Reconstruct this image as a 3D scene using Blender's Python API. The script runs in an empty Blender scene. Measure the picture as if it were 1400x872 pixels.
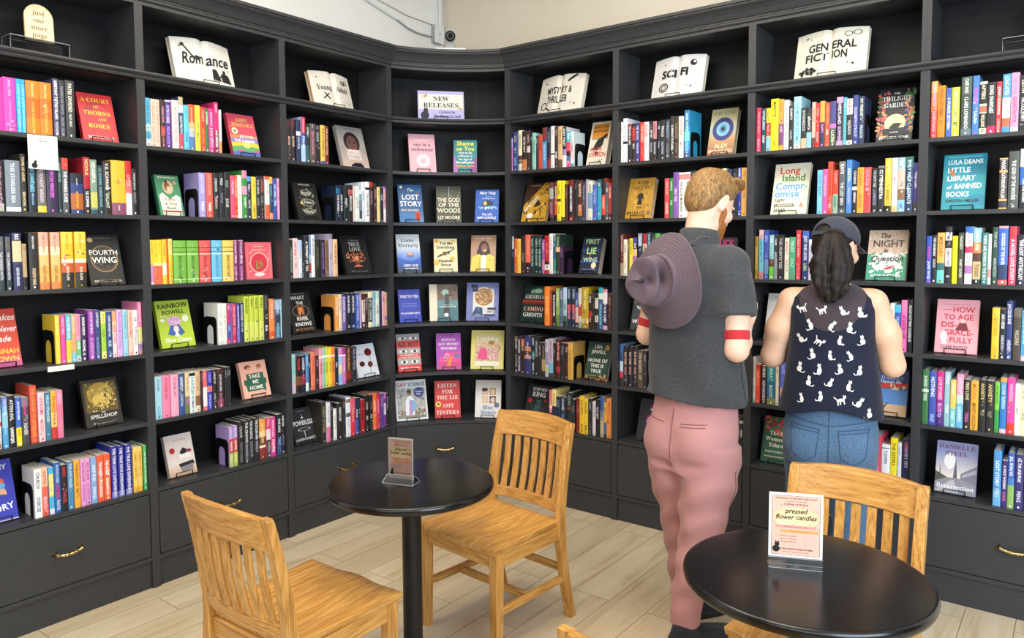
import bpy, bmesh, math, random
from mathutils import Vector, Matrix
from mathutils.bvhtree import BVHTree
PI = math.pi
SC = bpy.context.scene
COL = SC.collection
random.seed(7)
XL, YR = -3.4408, 3.7787            # front planes of the two bookcase runs (metres)
EYE = 1.61

# ---------------------------------------------------------------- camera
def make_camera():
    pitch, roll, yaw, f = 0.0603, -0.0042, 0.6531, 1024.94
    r0 = Vector((math.cos(yaw), math.sin(yaw), 0)); f0 = Vector((-math.sin(yaw), math.cos(yaw), 0)); u0 = Vector((0, 0, 1))
    fw = f0*math.cos(pitch) - u0*math.sin(pitch); up = f0*math.sin(pitch) + u0*math.cos(pitch)
    c, s = math.cos(roll), math.sin(roll)
    R = r0*c + up*s; U = up*c - r0*s
    m = Matrix((R, U, -fw)).transposed().to_4x4(); m.translation = (0, 0, EYE)
    cd = bpy.data.cameras.new('camera'); co = bpy.data.objects.new('camera', cd); COL.objects.link(co)
    cd.sensor_fit = 'HORIZONTAL'; cd.sensor_width = 36; cd.lens = f/1400*36
    cd.shift_y = (396.84-436)/1400
    cd.clip_start = 0.05; co.matrix_world = m; SC.camera = co
make_camera()

# ---------------------------------------------------------------- light
SC.view_settings.view_transform = 'Standard'; SC.view_settings.look = 'None'
SC.view_settings.exposure = 0.0; SC.view_settings.gamma = 1.0; SC.view_settings.use_curve_mapping = False
w = bpy.data.worlds.new('world'); SC.world = w; w.use_nodes = True
bg = w.node_tree.nodes['Background']; bg.inputs[0].default_value = (0.93, 0.96, 1.0, 1); bg.inputs[1].default_value = 0.10
def area(name, loc, target, sx, sy, energy, colour):
    l = bpy.data.lights.new(name, 'AREA'); l.shape = 'RECTANGLE'; l.size = sx; l.size_y = sy; l.energy = energy; l.color = colour
    o = bpy.data.objects.new(name, l); COL.objects.link(o); o.location = loc
    o.rotation_euler = (Vector(target)-Vector(loc)).to_track_quat('-Z', 'Y').to_euler()
    return o
area('window_daylight', (2.1, 0.7, 2.0), (-0.6, 3.2, 0.6), 2.4, 2.2, 190, (0.72, 0.85, 1.0))
area('shopfront_daylight', (0.6, -3.2, 2.6), (-1.6, 3.2, 1.1), 5.0, 2.0, 110, (0.97, 0.98, 1.0))
for lx, ly in ((-2.3, 0.9), (-2.2, 2.2), (-1.0, 2.4), (-0.9, 0.8)):
    area('ceiling_light', (lx, ly, 3.5), (lx, ly, 0), 0.9, 0.9, 27, (1.0, 0.90, 0.76))

# ---------------------------------------------------------------- materials
def lin1(c): return c/12.92 if c <= 0.04045 else ((c+0.055)/1.055)**2.4
_hexc = {}
def hexc(h):
    h = h.strip()
    if h not in _hexc:
        g = h if len(h) == 6 else ''.join(ch*2 for ch in h)
        _hexc[h] = tuple(lin1(int(g[i:i+2], 16)/255) for i in (0, 2, 4)) + (1.0,)
    return _hexc[h]
def mat(name, col, rough=0.5, metal=0.0, spec=0.5, **kw):
    m = bpy.data.materials.new(name); m.use_nodes = True
    b = m.node_tree.nodes['Principled BSDF']
    if isinstance(col, str): col = hexc(col)
    b.inputs['Base Color'].default_value = col; b.inputs['Roughness'].default_value = rough
    b.inputs['Metallic'].default_value = metal; b.inputs['Specular IOR Level'].default_value = spec
    for k, v in kw.items(): b.inputs[k.replace('_', ' ')].default_value = v
    return m
def N(m, typ, **kw):
    n = m.node_tree.nodes.new(typ)
    for k, v in kw.items(): setattr(n, k, v)
    return n
def link(m, a, b): m.node_tree.links.new(a, b)
def bsdf(m): return m.node_tree.nodes['Principled BSDF']
def coords(m, scale=(1, 1, 1), rot=(0, 0, 0), kind='Object'):
    t = N(m, 'ShaderNodeTexCoord'); mp = N(m, 'ShaderNodeMapping')
    mp.inputs['Scale'].default_value = scale; mp.inputs['Rotation'].default_value = rot
    link(m, t.outputs[kind], mp.inputs['Vector']); return mp.outputs['Vector']
def ramp(m, fac, stops):
    r = N(m, 'ShaderNodeValToRGB'); e = r.color_ramp.elements
    while len(e) < len(stops): e.new(0.5)
    for el, (p, c) in zip(e, stops): el.position = p; el.color = hexc(c) if isinstance(c, str) else c
    link(m, fac, r.inputs['Fac']); return r.outputs['Color']
def noise(m, vec, scale, detail=4, rough=0.5, dist=0.0):
    n = N(m, 'ShaderNodeTexNoise'); n.inputs['Scale'].default_value = scale; n.inputs['Detail'].default_value = detail
    n.inputs['Roughness'].default_value = rough; n.inputs['Distortion'].default_value = dist
    link(m, vec, n.inputs['Vector']); return n.outputs['Fac']
def bump(m, height, strength=0.2, dist=0.002):
    b = N(m, 'ShaderNodeBump'); b.inputs['Strength'].default_value = strength; b.inputs['Distance'].default_value = dist
    link(m, height, b.inputs['Height']); link(m, b.outputs['Normal'], bsdf(m).inputs['Normal'])

def paint_mat(name, a, b, rough, spec=0.4):
    m = mat(name, a, rough, 0.0, spec)
    f = noise(m, coords(m, (3, 3, 14)), 6, 5, 0.6)
    link(m, ramp(m, f, ((0.3, a), (0.75, b))), bsdf(m).inputs['Base Color'])
    bump(m, noise(m, coords(m, (1, 1, 1)), 260, 2), 0.06, 0.001)
    return m
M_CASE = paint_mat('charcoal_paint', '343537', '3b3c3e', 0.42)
M_BACKSHADE = paint_mat('charcoal_paint_shaded', '131416', '1a1b1c', 0.5, 0.2)  # same charcoal paint, darkened to put the interior shade into its colour
def wall_mat(name, a, b):
    m = mat(name, a, 0.85)
    link(m, ramp(m, noise(m, coords(m), 1.3, 5), ((0.3, a), (0.7, b))), bsdf(m).inputs['Base Color'])
    bump(m, noise(m, coords(m), 60, 4), 0.12, 0.003); return m
M_WALLW = wall_mat('white_plaster', 'e6e3dc', 'efede8')
M_WALLB = wall_mat('beige_plaster', 'd9cdb8', 'e0d5c2')
M_CEIL = wall_mat('ceiling_white', 'e6e4de', 'eae8e2')
def wood_mat(name, axis, dark='7d5222', mid='b5803c', light='cf9f58', rough=0.3, ring=7.0):
    m = mat(name, mid, rough)
    sc = [ring, ring, ring]; sc[axis] = ring*0.10
    v = coords(m, tuple(sc))
    ns = noise(m, v, 1.3, 2, 0.4, 0.4)
    wv = N(m, 'ShaderNodeMath', operation='MULTIPLY'); link(m, ns, wv.inputs[0]); wv.inputs[1].default_value = 26.0
    fr = N(m, 'ShaderNodeMath', operation='PINGPONG'); link(m, wv.outputs[0], fr.inputs[0]); fr.inputs[1].default_value = 1.0
    sc2 = [240, 240, 240]; sc2[axis] = 6
    fine = noise(m, coords(m, tuple(sc2)), 1.0, 3, 0.65)
    big = noise(m, coords(m, (5, 5, 5)), 1.0, 2)
    m1 = N(m, 'ShaderNodeMath', operation='MULTIPLY_ADD'); link(m, fr.outputs[0], m1.inputs[0]); m1.inputs[1].default_value = 0.22; link(m, fine, m1.inputs[2])
    m2 = N(m, 'ShaderNodeMath', operation='MULTIPLY_ADD'); link(m, big, m2.inputs[0]); m2.inputs[1].default_value = 0.25; link(m, m1.outputs[0], m2.inputs[2])
    link(m, ramp(m, m2.outputs[0], ((0.42, dark), (0.66, mid), (0.95, light))), bsdf(m).inputs['Base Color'])
    bump(m, fine, 0.08, 0.001)
    return m
M_OAK = [wood_mat('honey_oak_%s' % 'xyz'[i], i) for i in range(3)]
def floor_mat():
    m = mat('pale_wood_planks', 'c9b79a', 0.48)
    v = coords(m, (1, 1, 1), (0, 0, PI/2))
    br = N(m, 'ShaderNodeTexBrick'); br.offset = 0.37; br.squash = 1.0
    br.inputs['Scale'].default_value = 1.0; br.inputs['Brick Width'].default_value = 1.22; br.inputs['Row Height'].default_value = 0.185
    br.inputs['Mortar Size'].default_value = 0.0016; br.inputs['Mortar Smooth'].default_value = 0.1; br.inputs['Bias'].default_value = 0.0
    br.inputs['Color1'].default_value = (0.2, 0.2, 0.2, 1); br.inputs['Color2'].default_value = (0.8, 0.8, 0.8, 1); br.inputs['Mortar'].default_value = (0, 0, 0, 1)
    link(m, v, br.inputs['Vector'])
    off = N(m, 'ShaderNodeVectorMath', operation='MULTIPLY_ADD')
    link(m, br.outputs['Color'], off.inputs[0]); off.inputs[1].default_value = (7.3, 3.1, 1.7); link(m, coords(m, (9, 0.9, 1)), off.inputs[2])
    g = noise(m, off.outputs[0], 1.1, 6, 0.62, 0.8)
    g2 = noise(m, off.outputs[0], 5.0, 4, 0.6, 0.3)
    s = N(m, 'ShaderNodeMath', operation='MULTIPLY_ADD'); link(m, g2, s.inputs[0]); s.inputs[1].default_value = 0.4; link(m, g, s.inputs[2])
    base = ramp(m, s.outputs[0], ((0.40, 'a08c6e'), (0.52, 'c4b291'), (0.66, 'd6c7aa'), (0.9, 'e0d3bb')))
    tone = N(m, 'ShaderNodeMix', data_type='RGBA', blend_type='MULTIPLY'); tone.inputs['Factor'].default_value = 1.0
    link(m, base, tone.inputs['A'])
    link(m, ramp(m, br.outputs['Color'], ((0.0, '94866f'), (0.15, 'e6e1d9'), (0.55, 'f2eee8'), (0.9, 'ffffff'))), tone.inputs['B'])
    link(m, tone.outputs['Result'], bsdf(m).inputs['Base Color'])
    bump(m, s.outputs[0], 0.12, 0.002)
    return m
M_FLOOR = floor_mat()
def print_mat(name, rough, coat):
    m = mat(name, (0.8, 0.8, 0.8, 1), rough)
    a = N(m, 'ShaderNodeAttribute', attribute_name='Col')
    f = noise(m, coords(m), 90, 3)
    mx = N(m, 'ShaderNodeMix', data_type='RGBA', blend_type='MULTIPLY'); mx.inputs['Factor'].default_value = 0.25
    link(m, a.outputs['Color'], mx.inputs['A']); link(m, ramp(m, f, ((0.3, 'e6e6e6'), (0.7, 'ffffff'))), mx.inputs['B'])
    link(m, mx.outputs['Result'], bsdf(m).inputs['Base Color'])
    bsdf(m).inputs['Coat Weight'].default_value = coat; bsdf(m).inputs['Coat Roughness'].default_value = 0.3
    return m
M_PRINT = print_mat('printed_cover', 0.5, 0.08)
M_SHEET = print_mat('printed_paper', 0.8, 0.0)
def page_mat():
    m = mat('page_edges', 'e6dfcf', 0.9)
    f = noise(m, coords(m, (900, 900, 2)), 1.0, 2)
    link(m, ramp(m, f, ((0.3, 'cfc6b2'), (0.65, 'efe9db'))), bsdf(m).inputs['Base Color']); return m
M_PAGE = page_mat()
M_BLACKMETAL = mat('black_metal', '111214', 0.38, 0.2)
bump(M_BLACKMETAL, noise(M_BLACKMETAL, coords(M_BLACKMETAL), 300, 2), 0.03, 0.0005)
M_BRASS = mat('aged_brass', 'c4ab74', 0.24, 1.0)
link(M_BRASS, ramp(M_BRASS, noise(M_BRASS, coords(M_BRASS), 40, 3), ((0.3, 'b09560'), (0.7, 'd8c48e'))), bsdf(M_BRASS).inputs['Base Color'])
M_TABLE = mat('black_laminate', '0c0c0c', 0.22, 0.0, 0.5)
link(M_TABLE, ramp(M_TABLE, noise(M_TABLE, coords(M_TABLE), 160, 3), ((0.35, '0a0a0a'), (0.7, '100f0f'))), bsdf(M_TABLE).inputs['Base Color'])
bump(M_TABLE, noise(M_TABLE, coords(M_TABLE), 500, 2), 0.05, 0.0004)
def acrylic_mat():
    m = mat('clear_acrylic', (1, 1, 1, 1), 0.05); t = N(m, 'ShaderNodeBsdfTransparent'); g = N(m, 'ShaderNodeBsdfGlossy'); g.inputs['Roughness'].default_value = 0.06
    t.inputs['Color'].default_value = (0.93, 0.94, 0.95, 1); lw = N(m, 'ShaderNodeLayerWeight'); lw.inputs['Blend'].default_value = 0.35
    mu = N(m, 'ShaderNodeMath', operation='MULTIPLY_ADD'); link(m, lw.outputs['Fresnel'], mu.inputs[0]); mu.inputs[1].default_value = 0.8; mu.inputs[2].default_value = 0.03
    mx = N(m, 'ShaderNodeMixShader'); link(m, mu.outputs[0], mx.inputs[0]); link(m, t.outputs[0], mx.inputs[1]); link(m, g.outputs[0], mx.inputs[2])
    link(m, mx.outputs[0], m.node_tree.nodes['Material Output'].inputs['Surface']); return m
M_ACRYL = acrylic_mat()
M_ACGLINT = mat('acrylic_painted_glint', 'c9ced2', 0.15, 0.0, 0.6, Alpha=0.55)  # pale grey painted in for the glints along clear acrylic
M_WHITEPL = mat('white_plastic', 'dedfdc', 0.4)
M_GREYPL = mat('grey_plastic', '9fa3a2', 0.45)

# ---------------------------------------------------------------- mesh builder
class MB:
    def __init__(s): s.v = []; s.f = []; s.c = []; s.m = []; s.sm = []
    def add(s, vs, fs, col=None, mi=0, smooth=False):
        o = len(s.v); s.v += [tuple(p) for p in vs]
        for k, f in enumerate(fs):
            s.f.append(tuple(o+i for i in f)); s.c.append(col); s.m.append(mi); s.sm.append(smooth)
        return s
    def box(s, x0, y0, z0, x1, y1, z1, col=None, mi=0):
        v = [(x, y, z) for z in (z0, z1) for y in (y0, y1) for x in (x0, x1)]
        return s.add(v, [(0, 2, 3, 1), (4, 5, 7, 6), (0, 1, 5, 4), (2, 6, 7, 3), (0, 4, 6, 2), (1, 3, 7, 5)], col, mi)
    def obox(s, pts8, col=None, mi=0):
        return s.add(pts8, [(0, 2, 3, 1), (4, 5, 7, 6), (0, 1, 5, 4), (2, 6, 7, 3), (0, 4, 6, 2), (1, 3, 7, 5)], col, mi)
    def prism(s, poly, a, b, fn=lambda x, y, t: (x, y, t), col=None, mi=0):
        n = len(poly); v = [fn(x, y, a) for x, y in poly] + [fn(x, y, b) for x, y in poly]
        f = [tuple(range(n))[::-1], tuple(range(n, 2*n))] + [(i, (i+1) % n, n+(i+1) % n, n+i) for i in range(n)]
        return s.add(v, f, col, mi)
    def loft(s, rings, cap=True, closed=True, col=None, mi=0, smooth=True):
        n = len(rings[0]); v = [p for r in rings for p in r]; f = []
        for k in range(len(rings)-1):
            for i in range(n if closed else n-1):
                j = (i+1) % n
                f.append((k*n+i, k*n+j, (k+1)*n+j, (k+1)*n+i))
        s.add(v, f, col, mi, smooth)
        if cap and closed:
            s.add(rings[0], [tuple(range(n))[::-1]], col, mi); s.add(rings[-1], [tuple(range(n))], col, mi)
        return s
    def tube(s, path, rad, n=10, cap=True, col=None, mi=0):
        path = [Vector(p) for p in path]; rr = rad if isinstance(rad, (list, tuple)) else [rad]*len(path)
        rings = []; up = None
        for i, p in enumerate(path):
            t = (path[min(i+1, len(path)-1)] - path[max(i-1, 0)]).normalized()
            if up is None: up = t.orthogonal().normalized()
            up = (up - t*up.dot(t)).normalized(); sd = t.cross(up)
            rings.append([p + (up*math.cos(a) + sd*math.sin(a))*rr[i] for a in [2*PI*k/n for k in range(n)]])
        return s.loft(rings, cap, True, col, mi)
    def lathe(s, prof, n=32, o=(0, 0, 0), col=None, mi=0):
        rings = [[(o[0]+r*math.cos(2*PI*k/n), o[1]+r*math.sin(2*PI*k/n), o[2]+z) for k in range(n)] for r, z in prof]
        return s.loft(rings, True, True, col, mi)
    def xf(s, mtx):
        s.v = [tuple(mtx @ Vector(p)) for p in s.v]; return s
    def join(s, o):
        k = len(s.v); s.v += o.v; s.f += [tuple(k+i for i in f) for f in o.f]; s.c += o.c; s.m += o.m; s.sm += o.sm; return s
    def build(s, name, mats, parent=None, loc=None, rot=None, bevel=0, smooth_angle=None, world=False):
        me = bpy.data.meshes.new(name); me.from_pydata(s.v, [], s.f)
        mats = mats if isinstance(mats, (list, tuple)) else [mats]
        for m in mats: me.materials.append(m)
        me.polygons.foreach_set('material_index', s.m); me.polygons.foreach_set('use_smooth', s.sm)
        if any(c is not None for c in s.c):
            at = me.color_attributes.new('Col', 'FLOAT_COLOR', 'CORNER'); buf = []
            for f, c in zip(s.f, s.c):
                if c is None: c = (0.8, 0.8, 0.8, 1)
                if isinstance(c[0], (tuple, list)):
                    for q in c: buf += q
                else: buf += list(c)*len(f)
            at.data.foreach_set('color', buf)
        me.update(); me.validate(clean_customdata=False)
        o = bpy.data.objects.new(name, me); COL.objects.link(o)
        if parent is not None:
            o.parent = parent
            if world: o.matrix_parent_inverse = WM[parent.name].inverted()
        if loc is not None: o.location = loc
        if rot is not None: o.rotation_euler = rot
        if bevel:
            b = o.modifiers.new('bevel', 'BEVEL'); b.width = bevel; b.segments = 2; b.limit_method = 'ANGLE'; b.angle_limit = math.radians(40)
        return o
WM = {}
def tag(o, label=None, cat=None, group=None, kind=None):
    if label: o['label'] = label
    if cat: o['category'] = cat
    if group: o['group'] = group
    if kind: o['kind'] = kind
    return o
def thing(name, label, cat, loc=(0, 0, 0), rz=0.0, group=None):
    o = bpy.data.objects.new(name, None); COL.objects.link(o); o.location = loc; o.rotation_euler = (0, 0, rz); o.empty_display_size = 0.1
    WM[o.name] = Matrix.Translation(loc) @ Matrix.Rotation(rz, 4, 'Z')
    return tag(o, label, cat, group)

# lettering: every glyph is turned into flat triangles once and re-used
_G = {}
def _ucode(ch, style):
    if style in ('s', 'c'):
        base = {'s': (0x1D400, 0x1D41A), 'c': (0x1D4D0, 0x1D4EA)}[style]
        if 'A' <= ch <= 'Z': return chr(base[0]+ord(ch)-65)
        if 'a' <= ch <= 'z': return chr(base[1]+ord(ch)-97)
    return ch
def _mesh_of(txt, off):
    c = bpy.data.curves.new('g', 'FONT'); c.body = txt; c.offset = off; c.resolution_u = 2; c.fill_mode = 'FRONT'
    o = bpy.data.objects.new('g', c); COL.objects.link(o)
    m = bpy.data.meshes.new_from_object(o.evaluated_get(bpy.context.evaluated_depsgraph_get()))
    vs = [(v.co.x, v.co.y) for v in m.vertices]; fs = [tuple(p.vertices) for p in m.polygons]
    bpy.data.objects.remove(o); bpy.data.curves.remove(c); bpy.data.meshes.remove(m)
    return vs, fs
def glyph(ch, style):
    k = (ch, style)
    if k not in _G:
        off = {'b': 0.022, 'n': 0.0, 's': 0.0, 'c': 0.008, 'h': 0.045, 'j': 0.018}.get(style, 0)
        if style == 'i':                                  # slanted brush-like hand
            vs, fs, adv = glyph(ch, 'j'); _G[k] = ([(x*0.92+0.26*y, y) for x, y in vs], fs, adv*0.92); return _G[k]
        if ch == ' ': _G[k] = ([], [], 0.28)
        else:
            u = _ucode(ch, style); vs, fs = _mesh_of(u, off); hv, _ = _mesh_of('H', off); pv, _ = _mesh_of(u+'H', off)
            adv = max(x for x, _y in pv) - max(x for x, _y in hv)
            _G[k] = (vs, fs, adv)
    return _G[k]
def lettering(mb, text, put, size, col, style='b', maxw=None, align=0.5, mi=0):
    """put(x, y) -> point; x runs along the text from its anchor, y up; size = capital height."""
    sc = size/0.69; gl = [glyph(c, style) for c in text]
    wd = sum(g[2] for g in gl)*sc; sx = sc
    if maxw and wd > maxw: sx = sc*maxw/wd; wd = maxw
    x = -wd*align
    for vs, fs, adv in gl:
        if fs: mb.add([put(x+px*sx, py*sc) for px, py in vs], fs, col, mi)
        x += adv*sx
    return mb

# ---------------------------------------------------------------- room
def struct(name, mb, m, **k): return tag(mb.build(name, m, **k), kind='structure')
DW = 0.285                                   # wall plane behind the bookcase fronts
XW, YW = XL-DW, YR+DW
struct('floor', MB().box(XW-0.1, -3.4, -0.06, 3.2, YW+0.1, 0.0), M_FLOOR)
struct('wall_left', MB().box(XW-0.12, -3.4, 0, XW, YW, 3.6), M_WALLW)
struct('wall_back', MB().box(XW-0.12, YW, 0, 3.2, YW+0.12, 3.6), M_WALLB)
struct('ceiling', MB().box(XW-0.1, -3.4, 3.6, 3.2, YW+0.1, 3.7), M_CEIL)

# ---------------------------------------------------------------- bookcases
SZ = {0: 2.407, 1: 2.074, 2: 1.7535, 3: 1.433, 4: 1.1132, 5: 0.794, 6: 0.4735}
TH = 0.0185; TOPZ = 2.7223; DEP = 0.262
def T(wl, u, d, z): return (XL-d, u, z) if wl == 'L' else (u, YR+d, z)
def RZ(wl): return PI/2 if wl == 'L' else 0.0
def wbox(mb, wl, u0, d0, z0, u1, d1, z1):
    return mb.obox([T(wl, u, d, z) for z in (z0, z1) for d in (d0, d1) for u in (u0, u1)])
# concave corner: arc between the two end posts
CA, CB = Vector((XL, 3.2805)), Vector((-2.944, YR))
_ch = CB-CA; _c = _ch.length; _t = _ch/_c; _n = Vector((-_t.y, _t.x)); _s = 0.065
CR = (_c*_c/4+_s*_s)/(2*_s); CO = (CA+CB)/2 + _n*(_s-CR); CH = math.asin(_c/2/CR)
def arc(a, d=0.0): return CO + (_n*math.cos(a)+_t*math.sin(a))*(CR+d)
def arcn(a): return -(_n*math.cos(a)+_t*math.sin(a))            # towards the room
NA = 14
ARC = [(-CH + 2*CH*i/NA) for i in range(NA+1)]
def sweep(mb, path, prof, flip=False):
    """path: (point2d, outward vector2d); prof: closed (out, z) polygon."""
    rings = [[(p.x+n.x*o, p.y+n.y*o, z) for o, z in prof] for p, n in path]
    return mb.loft(rings, True, True, smooth=False)
nL, nR = Vector((1, 0)), Vector((0, -1))
def mitre(a, b):
    m = (a+b).normalized(); return m/m.dot(a)
mA, mB = mitre(nL, arcn(-CH)), mitre(nR, arcn(CH))
PATHC = [(arc(a), arcn(a)) for a in ARC]; PATHC[0] = (CA, mA); PATHC[-1] = (CB, mB)
LEDGE = [(-0.02, 2.371), (0.004, 2.371), (0.008, 2.377), (0.009, 2.386), (0.016, 2.389), (0.021, 2.393), (0.023, 2.398), (0.021, 2.404), (0.016, 2.407), (-0.02, 2.407)]
CROWN = [(-0.03, 2.7223), (0.006, 2.7223), (0.010, 2.728), (0.010, 2.736), (0.014, 2.738), (0.014, 2.744), (0.020, 2.747), (0.026, 2.757), (0.034, 2.772), (0.046, 2.787), (0.058, 2.797), (0.062, 2.803), (0.062, 2.808), (0.070, 2.811), (0.070, 2.826), (-0.03, 2.826)]
def pull(root, cx, cy, z, nx, ny):
    """bowed brass pull in two reeded halves on round feet; (nx, ny) points into the room"""
    tx, ty = -ny, nx; mb = MB(); h = 0.052
    def q(s, o, dz): return (cx+tx*s+nx*o, cy+ty*s+ny*o, z+dz)
    for sg in (-1, 1): mb.tube([q(sg*h, 0.0, 0), q(sg*h, 0.003, 0), q(sg*h, 0.014, 0), q(sg*h, 0.021, 0), q(sg*h*0.96, 0.026, -0.001)], [0.011, 0.011, 0.005, 0.0075, 0.006], 12)
    K = 28; path = []; rad = []
    for i in range(K+1):
        s = -1+2*i/K; path.append(q(s*h, 0.024+0.006*(1-s*s), -0.009*(1-s*s))); rad.append(0.0054+0.0022*abs(math.sin(s*PI*1.5))-(0.0018 if abs(abs(s)-0.36) < 0.06 else 0))
    mb.tube(path, rad, 10)
    return mb.build('handle', M_BRASS, root, world=True)
def bay(wl, u0, u1, label, mitre_end=None):
    base = T(wl, u0, 0, 0)
    t = thing('bookcase', label, 'bookcase', base, RZ(wl), 'built-in charcoal bookcases')
    ch = lambda mb, nm, m=M_CASE, bv=0.0012: mb.build(nm, m, t, bevel=bv, world=True)
    P = 0.019
    for a, b in ((u0, u0+P), (u1-P, u1)): ch(wbox(MB(), wl, a, 0, 0, b, DEP, TOPZ), 'side_panel', bv=0.0006)
    ch(wbox(MB(), wl, u0+P, DEP-0.008, 0.02, u1-P, DEP, TOPZ), 'back_panel', M_BACKSHADE, 0)
    for s in (1, 2, 3, 4, 5, 6): ch(wbox(MB(), wl, u0+P, 0.0005, SZ[s]-TH, u1-P, DEP-0.009, SZ[s]), 'shelf')
    ch(wbox(MB(), wl, u0+P, 0.0, 2.371, u1-P, DEP-0.009, 2.407), 'ledge_shelf')
    ch(wbox(MB(), wl, u0+P, 0.0, TOPZ-0.018, u1-P, DEP-0.009, TOPZ), 'top_panel')
    n = nL if wl == 'L' else nR
    pts = [(Vector(T(wl, u, 0, 0)[:2]), n) for u in (u0, u1)]
    if mitre_end == 'A': pts[1] = (CA, mA)
    if mitre_end == 'B': pts[0] = (CB, mB)
    ch(sweep(MB(), pts, LEDGE), 'ledge_moulding', bv=0)
    ch(sweep(MB(), pts, CROWN), 'cornice', bv=0)
    ch(wbox(MB(), wl, u0+P, 0.0005, 0.132, u1-P, 0.02, 0.152), 'rail')
    d = ch(wbox(MB(), wl, u0+P+0.004, 0.0, 0.156, u1-P-0.004, 0.02, 0.4508), 'drawer', bv=0.0015)
    um = (u0+u1)/2; c = T(wl, um, 0, 0.31)
    h = pull(t, c[0], c[1], 0.307, n.x, n.y); h.parent = d; h.matrix_parent_inverse = Matrix.Identity(4)
    ch(wbox(MB(), wl, u0+P, 0.012, 0.0, u1-P, 0.03, 0.132), 'plinth')
    return t
BAYS = {'L1': ('L', 0.955, 1.7235), 'L2': ('L', 1.7235, 2.4868), 'L3': ('L', 2.4868, 3.2609),
        'R1': ('R', -2.924, -2.1463), 'R2': ('R', -2.1463, -1.3652), 'R3': ('R', -1.3652, -0.5886), 'R4': ('R', -0.5886, 0.19)}
BAYTXT = {'L1': 'taped-notice bay', 'L2': 'romance bay', 'L3': 'young adult bay', 'C': 'curved new releases bay', 'R1': 'mystery bay', 'R2': 'sci-fi bay', 'R3': 'general fiction bay', 'R4': 'bay past general fiction'}
BAYLAB = {'L1': 'tall charcoal bookcase under the arched wooden sign, paper notice taped to its shelf', 'L2': 'tall charcoal bookcase topped by the romance book sign',
          'L3': 'tall charcoal bookcase topped by the young adult book sign', 'R1': 'tall charcoal bookcase topped by the mystery and thriller sign',
          'R2': 'tall charcoal bookcase topped by the sci-fi sign, behind the man', 'R3': 'tall charcoal bookcase topped by the general fiction sign, behind the woman',
          'R4': 'tall charcoal bookcase next to general fiction, only partly in the photo'}
for k, (wl, a, b) in BAYS.items(): bay(wl, a, b, BAYLAB[k], {'L3': 'A', 'R1': 'B'}.get(k))
def corner_bay():
    t = thing('curved_bookcase', 'concave charcoal corner bookcase with the new releases sign on top', 'bookcase', (CA.x, CA.y, 0), 0)
    ch = lambda mb, nm, m=M_CASE, bv=0.0012: mb.build(nm, m, t, bevel=bv, world=True)
    ch(wbox(MB(), 'L', 3.2609, 0, 0, 3.2805, DEP, TOPZ), 'side_panel'); ch(wbox(MB(), 'R', -2.944, 0, 0, -2.924, DEP, TOPZ), 'side_panel')
    A2, B2 = Vector((XL-DEP, 3.2805)), Vector((-2.944, YR+DEP)); mid = (A2+B2)/2 + _n*0.15
    def back(k, d=0.0):                      # circle through A2, mid, B2
        c2 = (B2-A2).length; s2 = 0.15; r2 = (c2*c2/4+s2*s2)/(2*s2); o2 = (A2+B2)/2 + _n*(s2-r2); h2 = math.asin(c2/2/r2); tt = (B2-A2).normalized()
        a = -h2+2*h2*k; return o2 + (_n*math.cos(a)+tt*math.sin(a))*(r2+d)
    front = [arc(a) for a in ARC]; bk = [back(i/16) for i in range(17)]
    plan = [(p.x, p.y) for p in front] + [(p.x, p.y) for p in reversed(bk)]
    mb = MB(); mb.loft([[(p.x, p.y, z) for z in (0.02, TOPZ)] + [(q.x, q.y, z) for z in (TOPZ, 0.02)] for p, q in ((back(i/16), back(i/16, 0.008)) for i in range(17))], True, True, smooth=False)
    ch(mb, 'back_panel', M_BACKSHADE, 0)
    for s in (1, 2, 3, 4, 5, 6): ch(MB().prism(plan, SZ[s]-TH, SZ[s]), 'shelf', bv=0)
    ch(MB().prism(plan, 2.371, 2.407), 'ledge_shelf', bv=0); ch(MB().prism(plan, TOPZ-0.018, TOPZ), 'top_panel', bv=0)
    ch(sweep(MB(), PATHC, LEDGE), 'ledge_moulding', bv=0); ch(sweep(MB(), PATHC, CROWN), 'cornice', bv=0)
    sl = lambda a0, a1, d0, d1, z0, z1: MB().loft([[(arc(a, d0).x, arc(a, d0).y, z0), (arc(a, d1).x, arc(a, d1).y, z0), (arc(a, d1).x, arc(a, d1).y, z1), (arc(a, d0).x, arc(a, d0).y, z1)] for a in [a0+(a1-a0)*i/NA for i in range(NA+1)]], True, True, smooth=False)
    ch(sl(-CH, CH, 0.0005, 0.02, 0.132, 0.152), 'rail', bv=0)
    d = ch(sl(-CH+0.004, CH-0.004, 0.0, 0.02, 0.155, 0.4515), 'drawer', bv=0)
    p = arc(-0.04); n = arcn(-0.04)
    h = pull(t, p.x, p.y, 0.300, n.x, n.y); h.parent = d; h.matrix_parent_inverse = Matrix.Identity(4)
    ch(sl(-CH, CH, 0.012, 0.03, 0.0, 0.132), 'plinth', bv=0)
    # the top of the corner unit, where the camera stands
    ch(MB().prism([(p.x, p.y) for p in front] + [(q.x, q.y) for q in (Vector((-2.944, YW-0.002)), Vector((XW+0.002, YW-0.002)), Vector((XW+0.002, 3.2805)))], 2.81, 2.822), 'dust_top', bv=0)
corner_bay()

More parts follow.
